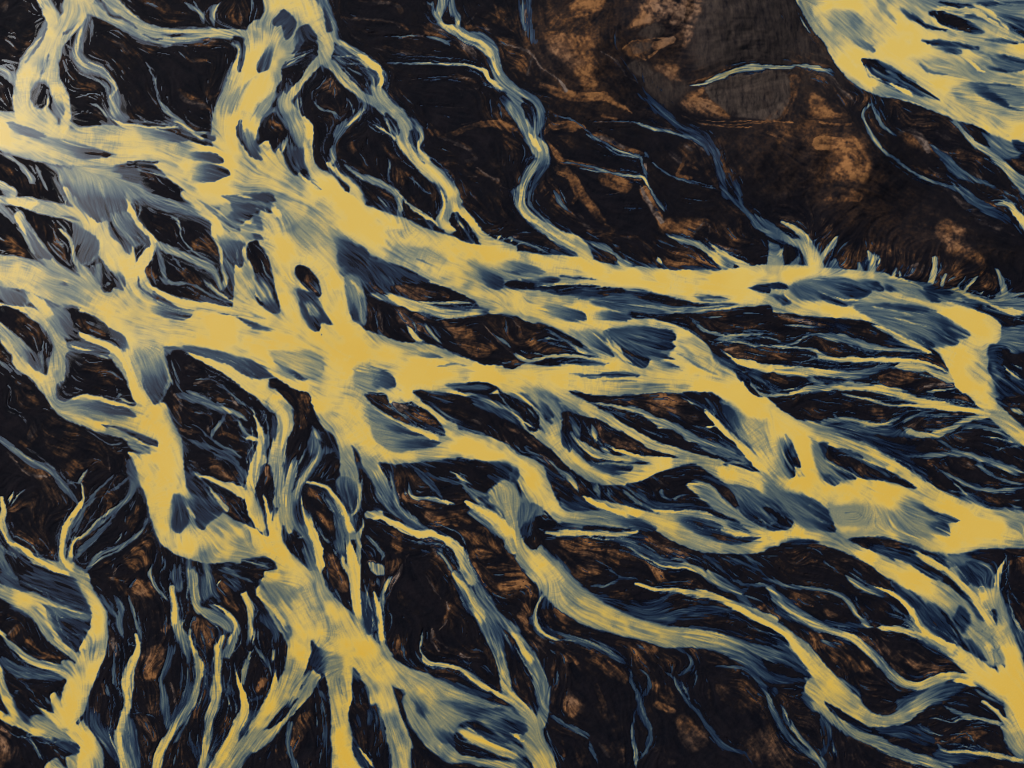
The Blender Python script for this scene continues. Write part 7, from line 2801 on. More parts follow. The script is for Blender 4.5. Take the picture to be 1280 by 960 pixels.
S .45 3: 590,270,6 640,320,10 720,360,14 850,380,14 960,390,12 1060,420,18,.5 1110,470,20 1150,540,18 1200,600,18,.7 1269,610,18,.7
S .33 3: 830,350,8 960,380,10
S .4 3: 920,560,18 1050,600,16 1180,605,14
S .56 5: 0,215,26 90,230,26 160,260,36 240,320,40 330,370,40 410,400,44,.46 460,460,34,.33
S .43 2: 0,240,10 120,250,8
S .58 2: 20,190,8 60,210,6
S .82 4: 0,380,8 100,400,26 220,410,30 330,440,26,.78
S .92 4: 270,450,12 400,490,40 500,550,40 600,600,36 700,660,46 780,740,56 850,830,66 950,940,66
S .68 3: 110,430,18 200,430,18
S .25 10: 0,530,36 130,510,36 300,500,18
S .38 3: 200,470,8 130,510,10 40,530,8
S .38 2: 420,540,8 340,610,6
S .38 2: 440,560,8 370,600,6
K .03 5: 120,570 250,570 400,560 560,600 650,640 700,690 720,740 560,690 400,640 250,610
S .6 10: 0,660,76,.85 150,660,76,.74 300,690,84,.64 450,740,84,.47 600,780,90,.42 720,820,70,.37 830,880,70,.35 900,930,44,.33
S .35 14: 350,760,70 480,850,70 560,920,70
K .04 12: 540,790 660,820 800,870 820,910 700,910 600,880
S .58 4: 800,920,8 860,945,26
S .4 3: 230,850,6 330,865,10 430,875,12 500,920,16
S .35 3: 20,740,16 90,790,16 120,850,14 40,910,10
n .85 5: 540,500,30 570,480,20
m .9 3: 590,480,12 610,550,14
m .85 3: 630,510,10 710,550,10
n .8 6: 780,470,40 870,470,40
N .9 5: 940,500 1000,520 1010,540 950,530
N .75 10: 850,640 920,660 950,740 880,760
n .75 8: 1020,720,40 1050,760,30
N .75 10: 1040,820 1160,830 1250,880 1080,860
n .65 8: 1200,680,40 1230,720,30
n .65 8: 650,210,40 740,270,30
n .75 5: 20,330,30 100,340,20
n .55 8: 300,200,30 350,230,20
n .65 10: 130,750,40 160,800,30
n .55 10: 900,400,40 960,440,30
S .43 2: 915,160,5 940,210,6 1000,255,8 1050,285,8
S .53 3: 1050,280,8 1120,320,20 1200,370,22 1269,400,16
S .33 3: 1100,230,14 1170,300,16 1220,360,10
m .65 2: 720,220,5 900,240,6 960,255,5
@ 1024 660 4.957
K .04 5: 215,70 330,58 430,65 530,95 620,130 560,150 400,150 300,120
S .33 6: 300,110,14 420,140,16 540,150,14
K .03 5: 460,160 560,180 660,250 780,310 900,420 1000,520 930,470 800,360 650,270
S .28 5: 520,150,18 620,190,20 700,240,16
S .85 4: 560,130,12 660,180,26 760,240,30 860,330,40 950,420,46 1020,520,50 1100,640,60
S .7 2: 740,265,6 800,300,10
F .06 935,354 790,160: 790,180 870,230 922,300 935,355 880,332
K .33 12: 880,240 960,200 1080,280 1100,340 1080,375 1000,370 940,345
F .04 1000,370 900,220: 880,230 960,260 1020,340 1000,372 950,350
K .12 8: 900,160 1060,130 1200,120 1269,130 1160,170 1120,240 1040,210
S .8 3: 1150,180,8 1120,240,18 1105,320,26 1100,400,56
S .92 4: 1010,380,50 1040,480,64
K .28 14: 430,310 520,370 600,400 640,450 620,520 560,470 480,400
K .38 10: 640,470 720,480 780,560 840,680 870,720 820,730 720,660 640,580 600,510
F .03 850,738 620,480: 640,520 740,560 862,700 833,740 740,682
F .02 880,700 720,470: 720,490 800,560 880,660 900,740 840,640 780,570
K .28 12: 860,480 930,540 950,620 940,670 900,660 840,590
S .48 2: 800,590,6 860,670,10 890,730,12
K .7 8: 900,680 960,570 1060,600 1120,700 1140,800 1120,850 1060,850 960,780
F .1 960,810 1060,660: 900,680 960,700 1040,820 1000,817 930,740
k .55 2: 960,640,5 1080,620,5
k .55 2: 970,690,5 1110,680,5
k .55 2: 1000,740,5 1130,740,5
k .55 2: 1050,600,5 1090,850,5
F .15 1036,580 910,450: 930,480 1000,520 1036,581 980,561
S .95 3: 380,375,8 450,400,14 520,450,18 580,520,20 620,600,24 680,660,34 800,730,48 880,800,58
S .85 4: 490,620,8 600,650,24 680,690,30
S .58 4: 350,605,12 450,620,26 600,670,26 720,720,16
S .33 6: 700,720,34 800,790,26
S .43 2: 690,750,5 780,810,6 860,835,6
K .05 4: 1070,520 1100,540 1100,600 1080,570
S .38 8: 1150,430,16 1180,540,26 1220,660,34 1269,760,34
S .53 2: 1160,380,5 1190,520,8 1240,630,10 1269,700,10
S .4 2: 1150,360,5 1200,420,8 1260,500,8
n .85 8: 1160,220,40 1260,200,40
S .45 3: 0,370,12 70,390,16 150,420,18 200,480,22,.53 250,560,22,.55 310,610,18
S .38 4: 0,580,26 120,595,18 260,605,14
S .38 3: 260,545,8 360,580,10 480,610,8
m .55 2: 260,520,6 400,590,6
S .38 2: 500,510,6 560,570,8 600,590,6
n .9 5: 40,520,30 60,530,20
N .8 6: 530,830 600,850 660,880 760,900 720,925 620,900
n .75 6: 440,840,20 560,920,30
n .65 8: 300,690,30 330,720,20
N .7 12: 60,720 150,700 160,790 80,830
n .75 8: 200,830,50 230,880,30
S .6 4: 0,610,18 100,640,24,.7 200,680,28,.9 300,760,26,.73 380,850,30,.57 450,920,30
@ 0 768 4.957
S .9 4: 220,560,8 300,610,22 380,660,40 440,700,60
F .04 205,680 80,560: 80,520 150,600 207,640 200,690 120,650
K .7 8: 200,620 300,640 400,690 430,780 300,740 190,690
F .08 490,850 320,760: 300,750 400,760 480,800 492,858 430,850
K .08 4: 545,560 555,600 490,680 475,670 500,640
S .8 3: 70,210,8 150,270,24 250,320,24 350,350,24 430,380,24
S .42 5: 20,300,16 100,370,30 250,390,24 400,395,16
S .58 2: 165,500,6 240,550,8 300,580,10
S .85 3: 350,500,14 370,560,40 420,620,50
S .4 2: 120,390,5 200,470,8 230,540,8
S .4 2: 330,440,5 390,490,6
K 0 5: 80,700 160,730 220,800 240,950 40,950 60,850
N .95 6: 0,690 75,700 60,850 20,950 -10,950
S .48 2: 160,730,6 220,810,10 250,880,10 280,930,10
m .55 8: 570,580,30 600,680,50 650,780,50 700,830,30
S .46 2: 560,620,6 570,720,8 640,800,14 700,850,20
S .45 3: 710,300,12 700,400,14 740,480,16
n .8 8: 640,430,20 650,490,20
S .88 3: 850,150,12 850,230,26 790,370,40 780,460,40 790,540,28 770,620,24
S .48 8: 800,640,30 820,760,50 840,900,50
S .85 4: 750,680,10 740,780,24 760,880,40 770,960,50
N 1 8: 900,210 1010,200 1010,300 960,400 890,400 870,330
N .95 5: 940,500 960,510 985,620 950,640 915,590
n .85 8: 900,680,50 960,760,50
S .36 5: 1070,190,20 1040,300,24 990,400,24 1000,480,20
m .75 4: 1010,500,30 1040,620,40 1050,700,40
m .8 3: 1060,430,16 1090,560,16 1080,640,14
S .85 3: 1240,250,10 1250,330,22 1230,450,24 1190,600,18,.7
S .5 4: 1190,600,18 1130,720,20 1060,820,30
S .85 4: 1030,780,18 1000,860,30 960,950,36
K 0 5: 1060,300 1130,240 1160,300 1150,430 1100,520 1060,440
n .75 8: 1120,330,30
S .4 2: 1190,680,6 1190,780,10 1230,900,14
@ 200 768 4.957
S .95 3: 340,150,8 350,200,24 345,330,26 360,420,40,.8
S .85 3: 460,310,8 490,430,12 520,520,40 530,600,50 480,700,56 400,840,56 330,950,60
S .6 3: 570,250,8 530,350,22 510,430,16
S .48 3: 590,190,8 640,270,12 690,340,14 690,400,10
S .46 3: 715,190,10 700,260,16 690,320,8
S .85 3: 725,330,10 720,420,20 680,520,18 620,620,14
S .3 8: 560,540,30 660,500,20
S .4 2: 730,280,5 725,330,5
n .9 6: 630,400,20 600,480,20 650,410,16
n .8 8: 290,330,50 250,450,30
n .8 6: 230,560,30 220,640,30
n .8 8: 400,600,30 420,680,30 380,740,30
K .05 4: 740,620 860,510 780,630 690,700 670,690
S .45 2: 700,690,6 760,620,6
n .85 12: 860,700,80 900,620,50
n .8 8: 700,850,50 640,900,40
n .95 5: 830,820,20
S .44 5: 800,680,30 790,780,24 830,900,30
S .42 3: 975,630,8 960,760,10
S .42 3: 1000,840,10 980,950,16
K .66 8: 1040,270 1110,260 1130,330 1090,450 1050,400
k .5 2: 1110,400,6 1130,500,8
K .04 4: 1200,380 1269,440 1269,600 1220,570
@ 400 768 4.957
K .05 5: 215,390 260,410 290,480 300,560 340,630 390,650 410,740 420,850 400,950 350,900 320,800 280,740 240,600 210,490
S .3 10: 300,560,50 310,650,40 290,720,16
S .3 8: 370,800,40 360,900,40
S .45 2: 330,700,5 345,780,6 320,840,6
F .06 285,742 200,520: 210,480 230,580 270,690 287,745 240,680 195,620
F .06 300,940 190,720: 180,700 200,800 240,830 302,945 230,900
S .9 3: 230,820,6 290,890,14 340,960,30
F .2 650,680 500,470: 500,460 570,520 620,560 655,640 660,690 600,620
K .7 16: 640,640 760,560 860,640 830,760 850,840 770,800 720,780 670,720
F .06 850,845 700,640: 660,660 760,720 830,740 852,848 800,810 740,790
K .04 4: 840,740 900,770 1000,830 1100,870 1000,885 900,870 850,850
S .4 2: 870,790,5 1000,800,6
S .4 2: 900,850,5 1050,850,6
K .58 18: 980,620 1150,600 1269,640 1269,720 1200,740 1180,820 1080,760
F .3 1269,700 980,640: 1020,650 1150,640 1269,680 1269,735 1180,790 1090,730
S .72 8: 870,680,30 1000,780,40 1150,850,46 1269,900,50
S .6 6: 800,500,30 1000,560,30 1150,560,20
K .05 4: 660,330 720,300 850,350 930,400 1000,490 900,460 760,400
S .72 2: 610,190,6 640,260,14 690,300,16 780,320,14 870,340,14 930,390,18 1000,440,22 1100,490,24 1200,560,20
S .48 2: 640,80,6 640,140,10 620,190,10
m .8 3: 690,90,16 690,150,16
m .75 3: 710,150,12 790,210,10
m .7 2: 870,240,14 920,270,8 930,360,8
n .85 4: 480,130,20 485,190,14
n .6 10: 520,240,40 460,220,20
K .06 8: 570,830 640,840 720,920 740,960 590,960
@ 600 768 4.957
S .85 3: 340,0,16 345,50,16 380,100,20,.6
S .22 8: 400,90,40 460,120,40
S .36 4: 520,140,20 640,180,26 760,230,26 860,280,28 930,320,24
S .52 2: 400,140,6 520,165,6 620,170,6 760,220,6 920,310,6
S .36 4: 935,330,20 940,420,22 980,490,26 990,570,30 1010,640,30 1050,720,24 1050,800,22 990,910,20
S .5 2: 945,400,5 975,480,6 985,560,8
S .36 3: 960,330,10 1030,370,18 1050,440,20 1000,520,18
S .34 3: 970,560,10 950,680,14 950,780,14 970,860,16 965,950,22,.65
S .34 4: 430,630,14 520,680,20 600,720,24 680,755,24
S .48 2: 440,635,5 600,735,6 680,765,6
m .8 3: 670,770,20 700,840,24 740,940,14
m .8 5: 740,800,20 800,880,24
S .44 2: 470,320,8 480,400,10 445,480,8
S .45 2: 485,560,5 500,610,6
N .85 10: 510,530 590,510 620,590 570,640 520,600
n .8 8: 720,450,40 760,560,40 770,620,30
N .8 14: 690,230 800,290 910,360 900,430 800,380 700,300
n .85 10: 860,180,50 950,220,40 1020,290,30
n .8 10: 1080,440,60 1150,470,50
N .85 8: 590,850 640,830 670,860 640,920 600,890
n .9 6: 880,900,50 820,820,30
n .75 8: 510,760,20 520,880,20
n .7 8: 540,240,30 600,300,30
n .7 8: 1100,560,50 1200,600,40
F .02 290,725 80,600: 60,590 160,620 270,680 292,727 180,700
F .03 200,800 60,720: 40,690 120,760 202,805 120,790
S .8 3: 200,735,10 260,770,40
@ 810 768 4.957
S .34 4: 130,180,26 220,230,18 265,290,14 230,350,12 160,385,12
S .5 2: 240,250,5 268,300,5 220,350,5
S .42 3: 60,340,10 150,385,10 165,440,10 230,520,14 280,590,14
S .6 2: 200,410,8 240,480,8 265,560,6
S .34 5: 280,590,14 340,650,24 390,720,34 440,790,34 520,830,18 600,850,16 640,940,14
S .4 2: 470,740,6 510,800,6
S .4 3: 380,320,8 480,325,10 600,340,12 660,390,16 720,470,20,.36 760,540,24,.5 800,640,30,.36 870,760,36,.34 960,850,26,.34 1060,920,20,.5
S .5 3: 810,560,10 860,620,14 880,720,16
S .5 3: 880,640,8 930,740,16 1000,830,20 1070,920,26
S .3 3: 280,330,8 300,400,10 270,470,8
N .65 20: 420,430 620,430 700,520 720,640 600,640 460,540
N .6 25: 600,700 800,720 900,880 700,950 560,850
N .65 20: 180,640 330,700 370,800 260,860 180,760
n .8 10: 90,470,50 60,440,40
n .6 12: 380,480,30 380,560,30
S .3 8: 1100,640,50 1110,740,40 1080,860,26
S .36 2: 1130,760,8 1180,880,10
@ 0 0 1
N .55 60: 640,-20 760,-20 780,40 770,120 700,130 650,70
N .45 60: 770,-20 880,-20 880,60 860,130 800,100
N .52 70: 960,110 1080,110 1100,200 1090,270 1000,250 960,180
N .34 70: 1020,230 1200,260 1260,330 1150,330 1020,290
N .34 80: 860,160 960,160 990,260 900,250
G .35 60: 960,0 1000,0 1050,90 1000,110 960,100
"""
# ---------------------------------------------------------------- scene
import bpy
from mathutils import Vector, Matrix
C = bpy.context.scene
col = C.collection

F = compose(DATA)
PAD = 160
def padf(a): return np.pad(a, PAD, mode='reflect').astype(np.float32)
T = padf(F['T']); BR = padf(F['B']); GR = padf(F['G']); MV = padf(F['MV']); B0 = padf(F['B0']); S1 = padf(F['L1']); S2 = padf(F['L2']); S3 = padf(F['L3']); Q2 = padf(F['G2']); Q3 = padf(F['G3'])
HH, WW = T.shape
yy, xx = np.mgrid[0:HH, 0:WW].astype(np.float64)
PX = xx + X0 - PAD; PY = yy + Y0 - PAD               # survey sheet coordinates

# ---------------------------------------------------------------- camera
TILT = math.radians(18.0); DIST = 1245.0; FOC, SENS = 35.0, 36.0
cam_loc = Vector((0, -DIST * math.sin(TILT), DIST * math.cos(TILT)))
cd = bpy.data.cameras.new('camera'); cam = bpy.data.objects.new('camera', cd); col.objects.link(cam)
cam.location = cam_loc; cam.rotation_euler = (TILT, 0, 0)
cd.lens = FOC; cd.sensor_width = SENS; cd.clip_start = 1; cd.clip_end = 60000
C.camera = cam

# the survey sheet is an oblique view of the plain: bring it to plan coordinates in metres
k = SENS / FOC / 1280
dxc = (PX - 640) * k; dyc = -(PY - 480) * k
ct, st_ = math.cos(TILT), math.sin(TILT)
ry = dyc * ct + st_; rz = dyc * st_ - ct

# ---------------------------------------------------------------- relief
dry = 1 - smooth(.02, .35, T)
def big(scale, seed, octv=4):
    a = np.zeros((HH, WW), np.float32); w = 1; t = 0
    for q in range(octv):
        a += w * value_noise(max(scale / 2 ** q, 1.01), seed + q, HH, WW); t += w; w *= .55
    return a / t
core = blur(dry, 8)
hillm = np.zeros((HH, WW), np.float32)
for cx, cy, rx, ry_, hgt in HILLS:
    d = ((PX - cx) / rx) ** 2 + ((PY - cy) / ry_) ** 2
    hillm = np.maximum(hillm, hgt * np.exp(-d * 1.2).astype(np.float32))
hillm = hillm * 1.1 * (.6 + .8 * big(50, 300)) * (1 - smooth(.25, .6, blur(T, 12)))
rough = big(14, 200, 4) - .5
zg = -1.6 * smooth(.02, .8, T) + dry * (core ** 2 * (1.0 + 2.2 * rough) + .16 * Q2 + .22 * Q3 + .5 * BR * rough) + hillm
zg = zg.astype(np.float32)
zw = (hillm + .06 + .02 * S2 * smooth(.2, .5, T) * (1 - smooth(.8, 1, T))).astype(np.float32)

tt = (hillm.astype(np.float64) - cam_loc.z) / rz
GX = cam_loc.x + dxc * tt; GY = cam_loc.y + ry * tt

# ---------------------------------------------------------------- materials
def mat(name):
    m = bpy.data.materials.new(name); m.use_nodes = True
    nt = m.node_tree; nt.nodes.clear()
    return m, nt, nt.nodes, nt.links
def srgb(r, g, b, f=1.0):
    return tuple((((v / 255 + .055) / 1.055) ** 2.4 if v > 10 else v / 255 / 12.92) * f for v in (r, g, b)) + (1,)
def ramp(nd, stops, interp='LINEAR'):
    r = nd.new('ShaderNodeValToRGB'); e = r.color_ramp.elements; r.color_ramp.interpolation = interp
    while len(e) > 1: e.remove(e[-1])
    e[0].position, e[0].color = stops[0]
    for p, c in stops[1:]:
        x = e.new(p); x.color = c
    return r
def noise(nd, lk, vec, scale, detail=4, rough=.6):
    n = nd.new('ShaderNodeTexNoise'); n.inputs['Scale'].default_value = scale; n.inputs['Detail'].default_value = detail
    n.inputs['Roughness'].default_value = rough; lk.new(vec, n.inputs['Vector']); return n.outputs['Fac']
def math_(nd, lk, op, a, b=None, clamp=False):
    n = nd.new('ShaderNodeMath'); n.operation = op; n.use_clamp = clamp
    for i, v in ((0, a), (1, b)):
        if v is None: continue
        if isinstance(v, (int, float)): n.inputs[i].default_value = v
        else: lk.new(v, n.inputs[i])
    return n.outputs[0]
def attr(nd, name):
    a = nd.new('ShaderNodeAttribute'); a.attribute_name = name; return a.outputs['Fac']
def mixc(nd, lk, f, a, b):
    n = nd.new('ShaderNodeMix'); n.data_type = 'RGBA'
    if isinstance(f, (int, float)): n.inputs[0].default_value = f
    else: lk.new(f, n.inputs[0])
    for i, v in ((6, a), (7, b)):
        if isinstance(v, tuple): n.inputs[i].default_value = v
        else: lk.new(v, n.inputs[i])
    return n.outputs[2]
def maprange(nd, lk, v, a, b, c=0., d=1.):
    n = nd.new('ShaderNodeMapRange'); n.clamp = True
    lk.new(v, n.inputs[0])
    for i, q in enumerate((a, b, c, d)): n.inputs[1 + i].default_value = q
    return n.outputs[0]

ALB = .62
def make_water():
    m, nt, nd, lk = mat('silty_water')
    out = nd.new('ShaderNodeOutputMaterial'); p = nd.new('ShaderNodeBsdfPrincipled'); tr = nd.new('ShaderNodeBsdfTransparent'); mx = nd.new('ShaderNodeMixShader')
    geo = nd.new('ShaderNodeNewGeometry'); pos = geo.outputs['Position']
    tone = attr(nd, 'tone')
    fine = noise(nd, lk, pos, .55, 3, .75); clump = noise(nd, lk, pos, .045, 4, .6)
    # riffles over the shallow bars: short ripples, patchy
    wob = noise(nd, lk, pos, .02, 2, .5)
    speck = math_(nd, lk, 'MULTIPLY', math_(nd, lk, 'SUBTRACT', fine, .5), maprange(nd, lk, clump, .42, .66, .06, .30))
    cl = math_(nd, lk, 'MULTIPLY', math_(nd, lk, 'SUBTRACT', clump, .52), .05)
    t2 = math_(nd, lk, 'ADD', tone, math_(nd, lk, 'MULTIPLY', math_(nd, lk, 'ADD', speck, cl), maprange(nd, lk, tone, .15, .7, .25, 1.)))
    r = ramp(nd, [(p_, srgb(*c_, ALB)) for p_, c_ in RAMP])
    lk.new(t2, r.inputs[0])
    r2 = ramp(nd, [(p_, srgb(*c_, ALB)) for p_, c_ in RAMP_HAZE])
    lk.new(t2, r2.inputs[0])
    lk.new(mixc(nd, lk, attr(nd, 'ochre_haze'), r2.outputs[0], r.outputs[0]), p.inputs['Base Color'])
    p.inputs['Roughness'].default_value = .36; p.inputs['IOR'].default_value = 1.33; p.inputs['Specular IOR Level'].default_value = .2
    bp = nd.new('ShaderNodeBump'); bp.inputs['Strength'].default_value = .25; bp.inputs['Distance'].default_value = .5
    lk.new(fine, bp.inputs['Height']); lk.new(bp.outputs[0], p.inputs['Normal'])
    lk.new(maprange(nd, lk, tone, .03, .17), mx.inputs[0])
    lk.new(tr.outputs[0], mx.inputs[1]); lk.new(p.outputs[0], mx.inputs[2]); lk.new(mx.outputs[0], out.inputs[0])
    return m
def make_ground(name, moss=False):
    m, nt, nd, lk = mat(name)
    out = nd.new('ShaderNodeOutputMaterial'); p = nd.new('ShaderNodeBsdfPrincipled')
    pos = nd.new('ShaderNodeNewGeometry').outputs['Position']
    br = attr(nd, 'brown'); gr = attr(nd, 'grey'); st = attr(nd, 'streak')
    n1 = noise(nd, lk, pos, .035, 5, .62); n2 = noise(nd, lk, pos, .22, 5, .7); n3 = noise(nd, lk, pos, .9, 3, .7); nb = noise(nd, lk, pos, .006, 4, .6)
    sand = mixc(nd, lk, maprange(nd, lk, math_(nd, lk, 'ADD', n1, math_(nd, lk, 'MULTIPLY', st, .07)), .35, .75), srgb(8, 9, 17, ALB), srgb(24, 20, 25, ALB))
    sand = mixc(nd, lk, maprange(nd, lk, n2, .5, .85, 0, .3), sand, srgb(36, 30, 32, ALB))
    w = math_(nd, lk, 'MULTIPLY', math_(nd, lk, 'SUBTRACT', n2, .5), maprange(nd, lk, br, .05, .4, 0, .8))
    b2 = math_(nd, lk, 'ADD', br, w, True)
    hue = math_(nd, lk, 'MAXIMUM', maprange(nd, lk, nb, .5, .64, 0, .5), attr(nd, 'mauve'))
    rr = ramp(nd, [(0, srgb(9, 9, 16, ALB)), (.18, srgb(22, 18, 21, ALB)), (.42, srgb(50, 36, 29, ALB)), (.7, srgb(94, 63, 40, ALB)), (1, srgb(140, 96, 58, ALB))])
    rm = ramp(nd, [(0, srgb(9, 9, 17, ALB)), (.18, srgb(22, 19, 24, ALB)), (.42, srgb(44, 38, 38, ALB)), (.7, srgb(82, 68, 61, ALB)), (1, srgb(126, 108, 96, ALB))])
    lk.new(b2, rr.inputs[0]); lk.new(b2, rm.inputs[0])
    c = mixc(nd, lk, maprange(nd, lk, b2, .0, .12), sand, mixc(nd, lk, hue, rr.outputs[0], rm.outputs[0]))
    fl = nd.new('ShaderNodeVectorMath'); fl.operation = 'MULTIPLY'; fl.inputs[1].default_value = (1, .25, 1); lk.new(pos, fl.inputs[0])
    n4 = noise(nd, lk, fl.outputs[0], .16, 5, .65)
    gcol = mixc(nd, lk, maprange(nd, lk, n4, .3, .72), srgb(26, 23, 27, ALB), srgb(92, 78, 68, ALB))
    c = mixc(nd, lk, math_(nd, lk, 'MULTIPLY', gr, maprange(nd, lk, n1, .3, .6, .6, 1.)), c, gcol)
    lk.new(c, p.inputs['Base Color']); p.inputs['Roughness'].default_value = .9; p.inputs['Specular IOR Level'].default_value = .05
    bp = nd.new('ShaderNodeBump'); bp.inputs['Strength'].default_value = .6; bp.inputs['Distance'].default_value = 1.0
    lk.new(math_(nd, lk, 'ADD', n2, math_(nd, lk, 'MULTIPLY', n3, .4)), bp.inputs['Height']); lk.new(bp.outputs[0], p.inputs['Normal'])
    lk.new(p.outputs[0], out.inputs[0])
    return m
M_WATER = make_water(); M_GROUND = make_ground('black_sand')

# ---------------------------------------------------------------- meshes cut from the survey grid
def sheet(name, faces, z, material, attrs):
    """faces: boolean (HH-1, WW-1) map of the grid cells this object owns"""
    j, i = np.nonzero(faces)
    if not len(j): return None
    a = j * WW + i
    quad = np.stack([a + WW, a + WW + 1, a + 1, a], 1)
    used = np.zeros(HH * WW, bool); used[quad.ravel()] = True
    idx = np.nonzero(used)[0]; remap = np.zeros(HH * WW, np.int32); remap[idx] = np.arange(len(idx))
    q = remap[quad].ravel().astype(np.int32)
    co = np.stack([GX.ravel()[idx], GY.ravel()[idx], z.ravel()[idx]], 1).astype(np.float32)
    me = bpy.data.meshes.new(name)
    me.vertices.add(len(idx)); me.vertices.foreach_set('co', co.ravel())
    me.loops.add(len(q)); me.loops.foreach_set('vertex_index', q)
    n = len(quad)
    me.polygons.add(n); me.polygons.foreach_set('loop_start', np.arange(0, 4 * n, 4, dtype=np.int32))
    for nm, arr in attrs.items():
        at = me.attributes.new(nm, 'FLOAT', 'POINT'); at.data.foreach_set('value', arr.ravel()[idx].astype(np.float32))
    me.update(calc_edges=True)
    me.polygons.foreach_set('use_smooth', np.ones(n, bool))
    me.materials.append(material)
    o = bpy.data.objects.new(name, me); col.objects.link(o)
    return o
def tag(o, label, cat=None, kind=None, group=None):
    if o is None: return
    o['label'] = label
    if cat: o['category'] = cat
    if kind: o['kind'] = kind
    if group: o['group'] = group

def inside(poly):
    r = np.zeros((HH - 1, WW - 1), bool); X = PX[:-1, :-1]; Y = PY[:-1, :-1]
    n = len(poly)
    for q in range(n):
        ax, ay = poly[q]; bx, by = poly[(q + 1) % n]
        if ay != by: r ^= ((ay > Y) != (by > Y)) & (X < (bx - ax) * (Y - ay) / (by - ay) + ax)
    return r

def largest(f):
    j, i = np.nonzero(f); left = set(zip(j.tolist(), i.tolist())); best = []
    while left:
        s0 = left.pop(); stack = [s0]; mem = [s0]
        while stack:
            y0, x0 = stack.pop()
            for q in ((y0 + 1, x0), (y0 - 1, x0), (y0, x0 + 1), (y0, x0 - 1)):
                if q in left: left.remove(q); stack.append(q); mem.append(q)
        if len(mem) > len(best): best = mem
    r = np.zeros_like(f)
    if best:
        a = np.array(best); r[a[:, 0], a[:, 1]] = True
    return r

# coarse labelling of the land between the channels
cs = 3
Tc = blur(T, 1)[::cs, ::cs]
lab = np.zeros(Tc.shape, np.int32); comps = []
land = Tc < .30
ch, cw = land.shape
flat = land.ravel().tolist(); lf = [0] * (ch * cw); cur = 0
for s0 in range(ch * cw):
    if not flat[s0] or lf[s0]: continue
    cur += 1; stack = [s0]; lf[s0] = cur; mem = []
    while stack:
        p0 = stack.pop(); mem.append(p0); x0 = p0 % cw
        for d, ok in ((-1, x0 > 0), (1, x0 < cw - 1), (-cw, p0 >= cw), (cw, p0 < (ch - 1) * cw)):
            if ok:
                q0 = p0 + d
                if flat[q0] and not lf[q0]: lf[q0] = cur; stack.append(q0)
    comps.append((len(mem) * cs * cs, cur, mem))
lab = np.array(lf, np.int32).reshape(ch, cw)
comps.sort(reverse=True)
bars = []
for area, cid, mem in comps[1:]:
    m_ = np.array(mem); py = (m_ // cw) * cs + Y0 - PAD; px = (m_ % cw) * cs + X0 - PAD
    inframe = ((px >= 0) & (px < 1280) & (py >= 0) & (py < 960))
    if inframe.sum() * cs * cs < 1000: continue
    bars.append((cid, float(px[inframe].mean()), float(py[inframe].mean()), area, int(px.min()), int(px.max()), int(py.min()), int(py.max())))
full = np.repeat(np.repeat(lab, cs, 0), cs, 1)[:HH - 1, :WW - 1]
gat = dict(mauve=MV, brown=BR, grey=GR, streak=Q2 * .6 + Q3 * .6)
rest = np.ones((HH - 1, WW - 1), bool)
named = []
for b in bars:
    c = min(LABELS, key=lambda q: math.hypot(q[0] - b[1], q[1] - b[2]))
    dd = math.hypot(c[0] - b[1], c[1] - b[2])
    if DEBUG: print('BAR', [round(v) for v in b[1:]], round(dd))
    if dd < 30 and c[2] not in [n[-1] for n in named]: named.append(b + (c[2],))
for b in named:
    f = full == b[0]
    rest &= ~f
    o = sheet('gravel_bar', f, zg, M_GROUND, gat)
    tag(o, b[-1], 'gravel bar', 'structure')
g = sheet('ground', rest, zg, M_GROUND, gat); tag(g, 'flat black sand plain with brown silt streaks under the whole river', None, 'structure')

# the plain out to the horizon, lower than the surveyed sheet
me = bpy.data.meshes.new('land'); R = 30000
me.from_pydata([(-R, -R, -7), (R, -R, -7), (R, R, -7), (-R, R, -7)], [], [(0, 1, 2, 3)]); me.materials.append(M_GROUND)
o = bpy.data.objects.new('land', me); col.objects.link(o); tag(o, 'dark sand plain running out to the horizon beyond the river', None, 'structure')

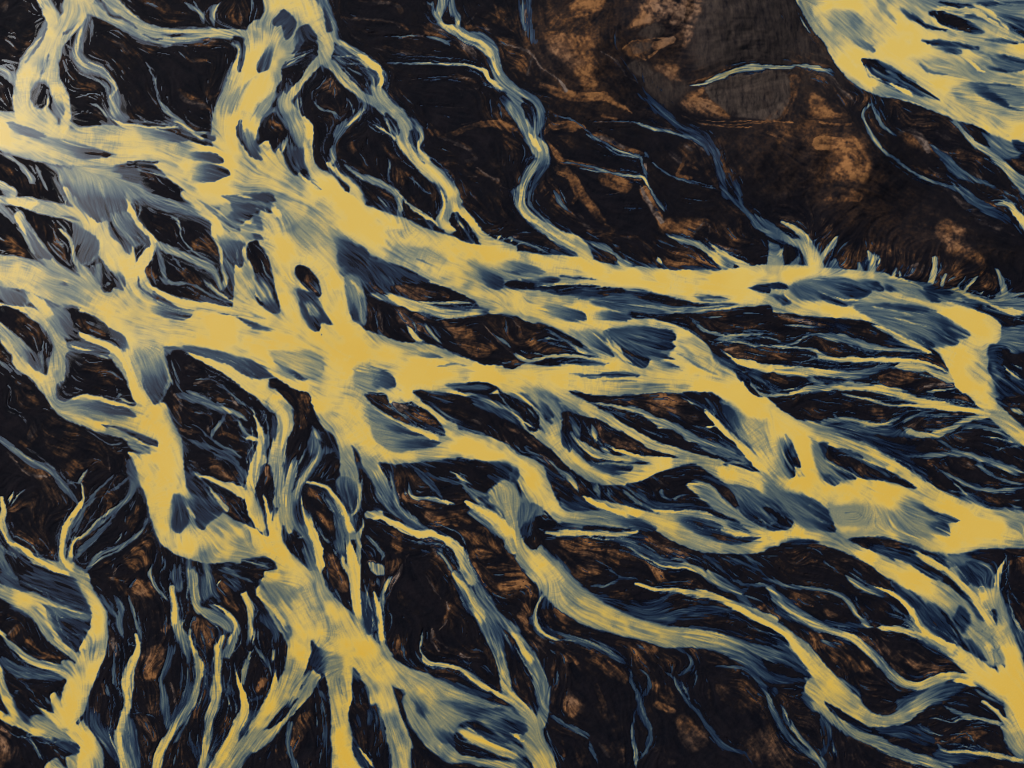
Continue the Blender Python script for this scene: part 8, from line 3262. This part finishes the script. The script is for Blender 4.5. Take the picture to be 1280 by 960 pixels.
Tm = np.maximum(np.maximum(T[:-1, :-1], T[1:, :-1]), np.maximum(T[:-1, 1:], T[1:, 1:]))
wet = Tm > .028
oc = np.clip(-.05 + .95 * PY / 960 + .8 * (big(220, 400, 3) - .5) + .7 * (big(50, 420, 3) - .5), 0, 1)  # water painted paler towards the far edge for haze, plus random hue patches
wat = dict(tone=T, ochre_haze=oc)
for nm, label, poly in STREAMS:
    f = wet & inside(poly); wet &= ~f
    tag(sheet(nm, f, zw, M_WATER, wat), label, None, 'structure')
for label, poly in MOSS:
    f = inside(poly) & (B0[:-1, :-1] > .3) & ~wet
    f = largest(f)
    rest_z = (zg + .12 + .5 * BR * np.maximum(rough, -.2) + .1 * BR).astype(np.float32)
    tag(sheet('moss_patch', f, rest_z, M_GROUND, gat), label, 'moss patch', None, 'rust-brown moss patches on the dark slopes')
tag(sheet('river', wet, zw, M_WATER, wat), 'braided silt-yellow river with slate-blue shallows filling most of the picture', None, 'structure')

# ---------------------------------------------------------------- light
w = bpy.data.worlds.new('World'); C.world = w; w.use_nodes = True
nt = w.node_tree; bg = nt.nodes['Background']
sky = nt.nodes.new('ShaderNodeTexSky'); sky.sky_type = 'NISHITA'; sky.sun_disc = False
EL, AZ = math.radians(40), math.radians(-50)          # azimuth clockwise from +Y
sky.sun_elevation = EL; sky.sun_rotation = AZ
nt.links.new(sky.outputs[0], bg.inputs[0]); bg.inputs[1].default_value = .08
sd = bpy.data.lights.new('sun', 'SUN'); sd.energy = 3.2; sd.angle = math.radians(.5); sd.color = (1, .95, .86)
so = bpy.data.objects.new('sun', sd); col.objects.link(so)
sv = Vector((math.sin(AZ) * math.cos(EL), math.cos(AZ) * math.cos(EL), math.sin(EL)))
so.rotation_euler = sv.to_track_quat('Z', 'Y').to_euler()
C.view_settings.view_transform = 'Standard'; C.view_settings.look = 'None'; C.view_settings.gamma = 1
C.view_settings.use_curve_mapping = False; C.view_settings.exposure = EXPOSURE
C.cycles.filter_width = .95; C.cycles.max_bounces = 4; C.cycles.transparent_max_bounces = 6
